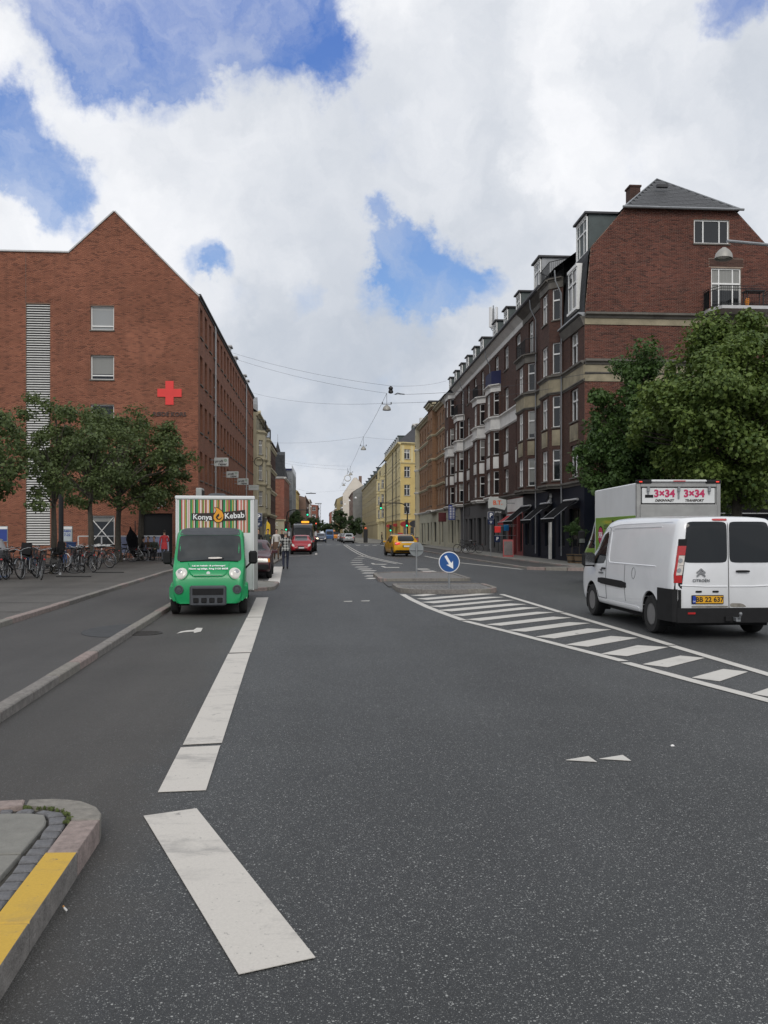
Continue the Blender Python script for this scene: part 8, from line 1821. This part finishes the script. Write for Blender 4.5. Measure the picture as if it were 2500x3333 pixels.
awning((RX - .05, 61.4), (RX - .05, 59.2), 2.95, .5, .8, 'small red kiosk awning beyond the navy shop', 'red_coat')
for yy, ln, tx, lab in ((92.6, .85, None, 'dark red projecting shop sign at the end of the dark row'), (86.0, .7, True, 'narrow dark blue vertical sign on the grey shops')):
    s = thing('projecting_sign', lab, 'sign', (RX - ln - .2, yy, 3.0 if tx else 2.9), 0, 'projecting signs of the right row'); MB().bevbox(0, ln, -.06, .06, 0, 1.5 if tx else 1.0, .02).build('panel', 'poster_blue' if tx else 'sign_maroon', s); MB().box(ln, ln + .25, -.02, .02, .3, .36).box(ln, ln + .25, -.02, .02, 1.0, 1.06).build('bracket', 'galv', s)
    if tx: mb = MB(); [mb.box(x0, x0 + .2, -.066, -.061, .15 + .16 * k, .15 + .16 * k + .09) for x0 in (.1, .4) for k in range(8)]; mb.build('lettering', 'sign_white', s)
# ring sign on the cream house
p = W(842, 1503, 92); s = thing('ring_sign', 'large dark ring hung out from the cream house', 'sign', (p.x, p.y, p.z)); MB().torus((0, 0, 0), .46, .04, 28, 6, 'y').build('ring', 'iron_black', s, smooth=60); MB().tube([(-.46, 0, 0), (-1.2 - .0, 0, 0)], .025, 5).build('bracket', 'iron_black', s)
p = W(1131.5, 1556, 142); s = thing('ring_ornament', 'pale ring ornament hung on the wire far down the street', 'ornament', p); MB().torus((0, 0, 0), .5, .09, 24, 6, 'y').build('ring', 'stucco_white', s, smooth=60); MB().tube([(0, 0, .5), (0, 0, 1.7)], .02, 4).build('hanger', 'iron_black', s)
# advertising column and coloured flags
p = W(1190, HOR, 137); s = thing('advertising_pillar', 'dark advertising pillar with orange cap on the far right pavement', 'pillar', (p.x, p.y, .12)); MB().bevbox(-.33, .33, -.2, .2, 0, 2.15, .03).build('body', 'iron_black', s); MB().lathe([(.2, 2.15), (.22, 2.3), (.12, 2.45), (.0001, 2.48)], 12).build('cap', 'bt_orange', s)
M('flag_yellow', (0.7, 0.45, 0.03), 0.8, 0.05); p = W(874, 1703, 52); s = thing('beach_flag', 'yellow and red banner flag on the left pavement', 'flag', (p.x, p.y, .15)); MB().tube([(-.2, 0, 0), (-.2, 0, 2.0), (-.05, 0, 2.35)], .015, 5).build('pole', 'galv', s)
for z0, z1, mt in ((1.3, 2.3, 'flag_yellow'), (.7, 1.3, 'cross_red')): MB().prism_y([(-.19, z0), (.12, z0 - .1), (.1, z1 - .25), (-.1, z1)], -.006, .006).build('cloth', mt, s)

# ------------------------------------------------------------------ wires, hanging lamps, traffic lights
M('wire', (0.05, 0.05, 0.055), 0.6, 0); M('lamp_dome', (0.34, 0.33, 0.30), 0.5, 0.12, 4, metal=.2); M('lamp_far', (0.75, 0.76, 0.78), 0.5, 0)
def wire(P, Q, lab, sag=.3, r=.008):
    P, Q = Vector(P), Vector(Q); pts = [P.lerp(Q, t) - Vector((0, 0, sag * 4 * t * (1 - t))) - P for t in np.linspace(0, 1, 15)]
    return tag(MB().tube(pts, r, 4).build('overhead_wire', 'wire', loc=P), lab, 'wire', 'overhead wires')
N1 = W(1272, 1256, 62); N2 = W(1259, 1280, 62.5); N3 = W(1262, 1312, 63.5)
La = W(752, 1147, 72); Lb = W(755, 1165, 72); Lc = W(815, 1277, 90)
wire(La, N1, 'upper wire from the brick block to the first hanging lamp'); wire(Lb, N2, 'lower wire from the brick block to the first hanging lamp'); wire(Lc, N3, 'faint wire from the far end of the brick block to the first lamp', .5)
wire(N1, W(1452, 1240, 92), 'short wire from the first lamp node to the dark row', .2); wire(W(1282, 1284, 62), W(1900, 1218, 43.2), 'long wire from the first lamp across to the red gable corner', .25, .010); wire(W(1900, 1218, 43.2), W(2300, 1178, 42.4), 'wire running along the red gable into the trees', .1, .014); wire(N3, W(1795, 1265, 48.2), 'wire from the first lamp to the nearest bay window', .2, .010)
NL = [N2, W(1183, 1422, 96), W(1141.5, 1517, 133), W(1119, 1560, 165), W(1105, 1590, 205)]
for k, (a, b) in enumerate(zip(NL, NL[1:])): wire(a, b, ['first', 'second', 'third', 'fourth'][k] + ' stretch of the lamp wire running down the street', .15, .013)
def pendant(node, drop, r, lab, far=False, grp='hanging street lamps'):
    s = thing('hanging_lamp', lab, 'street lamp', (node.x, node.y, node.z), 0, grp); mt = 'lamp_far' if far else 'lamp_dome'
    MB().tube([(0, 0, 0), (0, 0, -drop + r * .9)], .015, 5).build('hanger', 'wire', s); MB().lathe([(.06, -drop + r * 1.1), (.13, -drop + r * .92), (r * .55, -drop + r * .82), (r * .85, -drop + r * .5), (r, -drop), (r * 1.02, -drop - .06), (r * .95, -drop - .06), (r * .93, -drop), (r * .5, -drop + r * .7), (.0001, -drop + r * .75)], 20).build('shade', mt, s, smooth=50); MB().lathe([(.0001, -drop - .1), (r * .5, -drop - .04), (r * .8, -drop)], 14).build('lens', 'lamp_white', s)
    if not far:
        MB().tube([(-.32, 0, -drop + r * 1.25), (.32, 0, -drop + r * 1.25)], .018, 5).box(-.36, -.28, -.03, .03, -drop + r * 1.25, -drop + r * 1.25 + .16).box(.28, .36, -.03, .03, -drop + r * 1.25, -drop + r * 1.25 + .16).build('insulator_bar', 'wire', s)
    return s
pendant(N2, 1.18, .30, 'nearest grey dome lamp hanging over the street'); pendant(NL[1], 1.4, .30, 'second grey dome lamp hanging over the street'); pendant(NL[2], 1.35, .30, 'third grey dome lamp hanging over the street'); pendant(NL[3], 1.2, .30, 'fourth grey dome lamp hanging over the street')
s = thing('wire_junction', 'dark junction box on the wire above the nearest lamp', 'junction box', (N1.x, N1.y, N1.z)); MB().lathe([(.1, -.55), (.18, -.5), (.17, -.35), (.12, -.3), (.17, -.2), (.15, -.1), (.03, 0)], 10).build('body', 'iron_black', s); MB().tube([(.3, 0, -.62), (.5, 0, -.52), (.75, 0, -.58), (1.0, 0, -.6)], .04, 5).build('cable_loops', 'wire', s)
wire(W(860, 1440, 100), NL[1], 'cross wire holding the second lamp on the left', .3); wire(NL[1], W(1350, 1428, 124), 'cross wire holding the second lamp on the right', .2); wire(W(905, 1495, 142), NL[2], 'cross wire holding the third lamp on the left', .3); wire(W(880, 1500, 128), W(1141, 1530, 133), 'lower cross wire to the third lamp', .2)
for k, (u, v) in enumerate(((1158, 1621), (1138, 1630), (1123.6, 1642), (1114, 1653), (1093, 1656), (1011.5, 1649.5), (1000.6, 1654), (984, 1660), (976.6, 1665), (984, 1673), (996.7, 1676), (1007, 1677), (1017, 1679), (1026, 1682))):
    D = min(300, 7.4 * FPX / (HOR - v)); p = W(u, v, D); side_l = u < 1050; X0_, X1_ = (-6.5, p.x + .5) if side_l else (p.x - .5, 13.0)
    pendant(p + Vector((0, 0, .8)), .8, .26, 'small white distant lamp, number %s from the %s on its side' % (['one', 'two', 'three', 'four', 'five', 'six', 'seven', 'eight', 'nine'][k if not side_l else k - 5], 'right' if not side_l else 'centre'), True, 'distant hanging lamps'); wire((X0_, p.y, p.z + .95), (X1_, p.y, p.z + .8), 'thin wire holding the small white distant lamp number %s from the %s' % (['one', 'two', 'three', 'four', 'five', 'six', 'seven', 'eight', 'nine'][k if not side_l else k - 5], 'right' if not side_l else 'centre'), .02, .01)
p = W(1012, 1606, 190); s = thing('overhead_gantry', 'thin dark bar hung across the far left of the street', 'gantry', p); MB().bevbox(-1.1, 1.1, -.06, .06, -.09, .09, .02).build('bar', 'iron_black', s); MB().tube([(-.3, 0, .09), (0, 0, .25), (.3, 0, .09)], .02, 4).build('hanger', 'wire', s); wire(W(930, 1578, 190), p + Vector((0, 0, .2)), 'wire carrying the dark bar on the left', .1); wire(p + Vector((0, 0, .2)), W(1180, 1590, 190), 'wire carrying the dark bar on the right', .1)

# dome street lamp reaching in from the right
p = W(2355, 812, 24); s = thing('street_lamp', 'grey dome street lamp on a long arm entering from the right', 'street lamp', (p.x + 5.2, p.y, 0)); zc3 = p.z - .28
MB().tube([(0, 0, 0), (0, 0, 6), (0, 0, zc3 + .2)], [.12, .1, .07], 12).build('post', 'galv', s, smooth=40); MB().tube([(0, 0, zc3 - .1), (-.6, 0, zc3 + .16), (-3, 0, zc3 + .38), (-5.1, 0, zc3 + .52)], .045, 8).build('arm', 'galv', s, smooth=40)
dm = MB(); r_ = .24; dm.lathe([(.05, r_ * 1.3), (.09, r_ * 1.15), (r_ * .60, r_ * .98), (r_ * .9, r_ * .6), (r_, r_ * .15), (r_ * 1.02, 0), (r_ * .96, 0), (r_ * .95, .02), (r_ * .85, r_ * .5), (.0001, r_ * .85)], 24); dm.xf(Matrix.Translation((-5.2, 0, zc3 + .02)) @ Matrix.Rotation(R(4), 4, 'Y')); dm.build('shade', 'lamp_dome', s, smooth=50); MB().lathe([(.0001, -.01), (.14, .03), (.2, .1)], 16).xf(Matrix.Translation((-5.2, 0, zc3 + .02))).build('lens', 'lamp_white', s)

M('signal_green', (0.02, 0.9, 0.45), 0.4, 0, emit=1.3); M('signal_off', (0.02, 0.02, 0.02), 0.4, 0); M('signal_red', (0.95, 0.12, 0.05), 0.4, 0, emit=1.2)
def signal_head(parent, x, z, lit=2, y=0):
    o = MB().bevbox(-.17, .17, -.1, .14, -.5, .5, .03).build('signal_head', 'iron_black', parent, (x, y, z))
    for k, zz in enumerate((.32, 0, -.32)): MB().lathe([(.11, -.112), (.09, -.118), (.0001, -.12)], 14, (0, 0, zz), 'y').build('lens', ('signal_red', 'signal_off', 'signal_green')[k] if k == lit else 'signal_off', o); MB().lathe([(.125, -.2), (.13, -.1)], 12, (0, 0, zz), 'y').build('visor', 'iron_black', o) if False else None
    return o
p = W(1326, HOR, 118); s = thing('traffic_light', 'dark traffic light mast with long arm and green lights on the right', 'traffic light', (p.x, p.y, 0), 0, 'traffic lights'); xa = W(1236, HOR, 118).x - p.x
MB().tube([(0, 0, 0), (0, 0, 4.6), (-.12, 0, 5.25), (-.55, 0, 5.65), (-1.1, 0, 5.78), (xa, 0, 5.8)], [.11, .09, .085, .08, .075, .05], 10).build('mast', 'iron_black', s, smooth=50); signal_head(s, xa + .15, 5.4); signal_head(s, -.1, 3.0, y=-.2)
p = W(1271, HOR, 126); s = thing('traffic_light', 'short traffic light post with green light left of the mast', 'traffic light', (p.x, p.y, 0), 0, 'traffic lights'); MB().tube([(0, 0, 0), (0, 0, 2.7)], .07, 8).build('post', 'galv', s); signal_head(s, 0, 2.35, y=-.12)
p = W(934, HOR, 118); s = thing('traffic_light', 'dark traffic light mast with curved arm on the left side', 'traffic light', (p.x, p.y, 0), 0, 'traffic lights'); xa = W(1001, HOR, 118).x - p.x
MB().tube([(0, 0, 0), (0, 0, 4.0), (.1, 0, 4.5), (.45, 0, 4.78), (.9, 0, 4.85), (xa, 0, 4.85)], [.1, .09, .085, .08, .07, .05], 10).build('mast', 'iron_black', s, smooth=50); signal_head(s, xa, 4.5); signal_head(s, -.1, 2.45, y=-.2)
p = W(1029, HOR, 150); s = thing('traffic_light', 'distant traffic light showing red past the dark truck', 'traffic light', (p.x, p.y, 0), 0, 'traffic lights'); MB().tube([(0, 0, 0), (0, 0, 3.4)], .07, 8).build('post', 'iron_black', s); signal_head(s, 0, 3.0, 0, y=-.12)
# security camera under the street plate
s = thing('security_camera', 'small white security camera at the navy shop corner', 'camera', (RX + .5, RY - .12, 3.75)); MB().bevbox(-.06, .06, -.32, .02, -.05, .06, .015).build('body', 'sign_white', s); MB().tube([(0, .0, .05), (0, .1, .22)], .02, 6).build('bracket', 'sign_white', s)
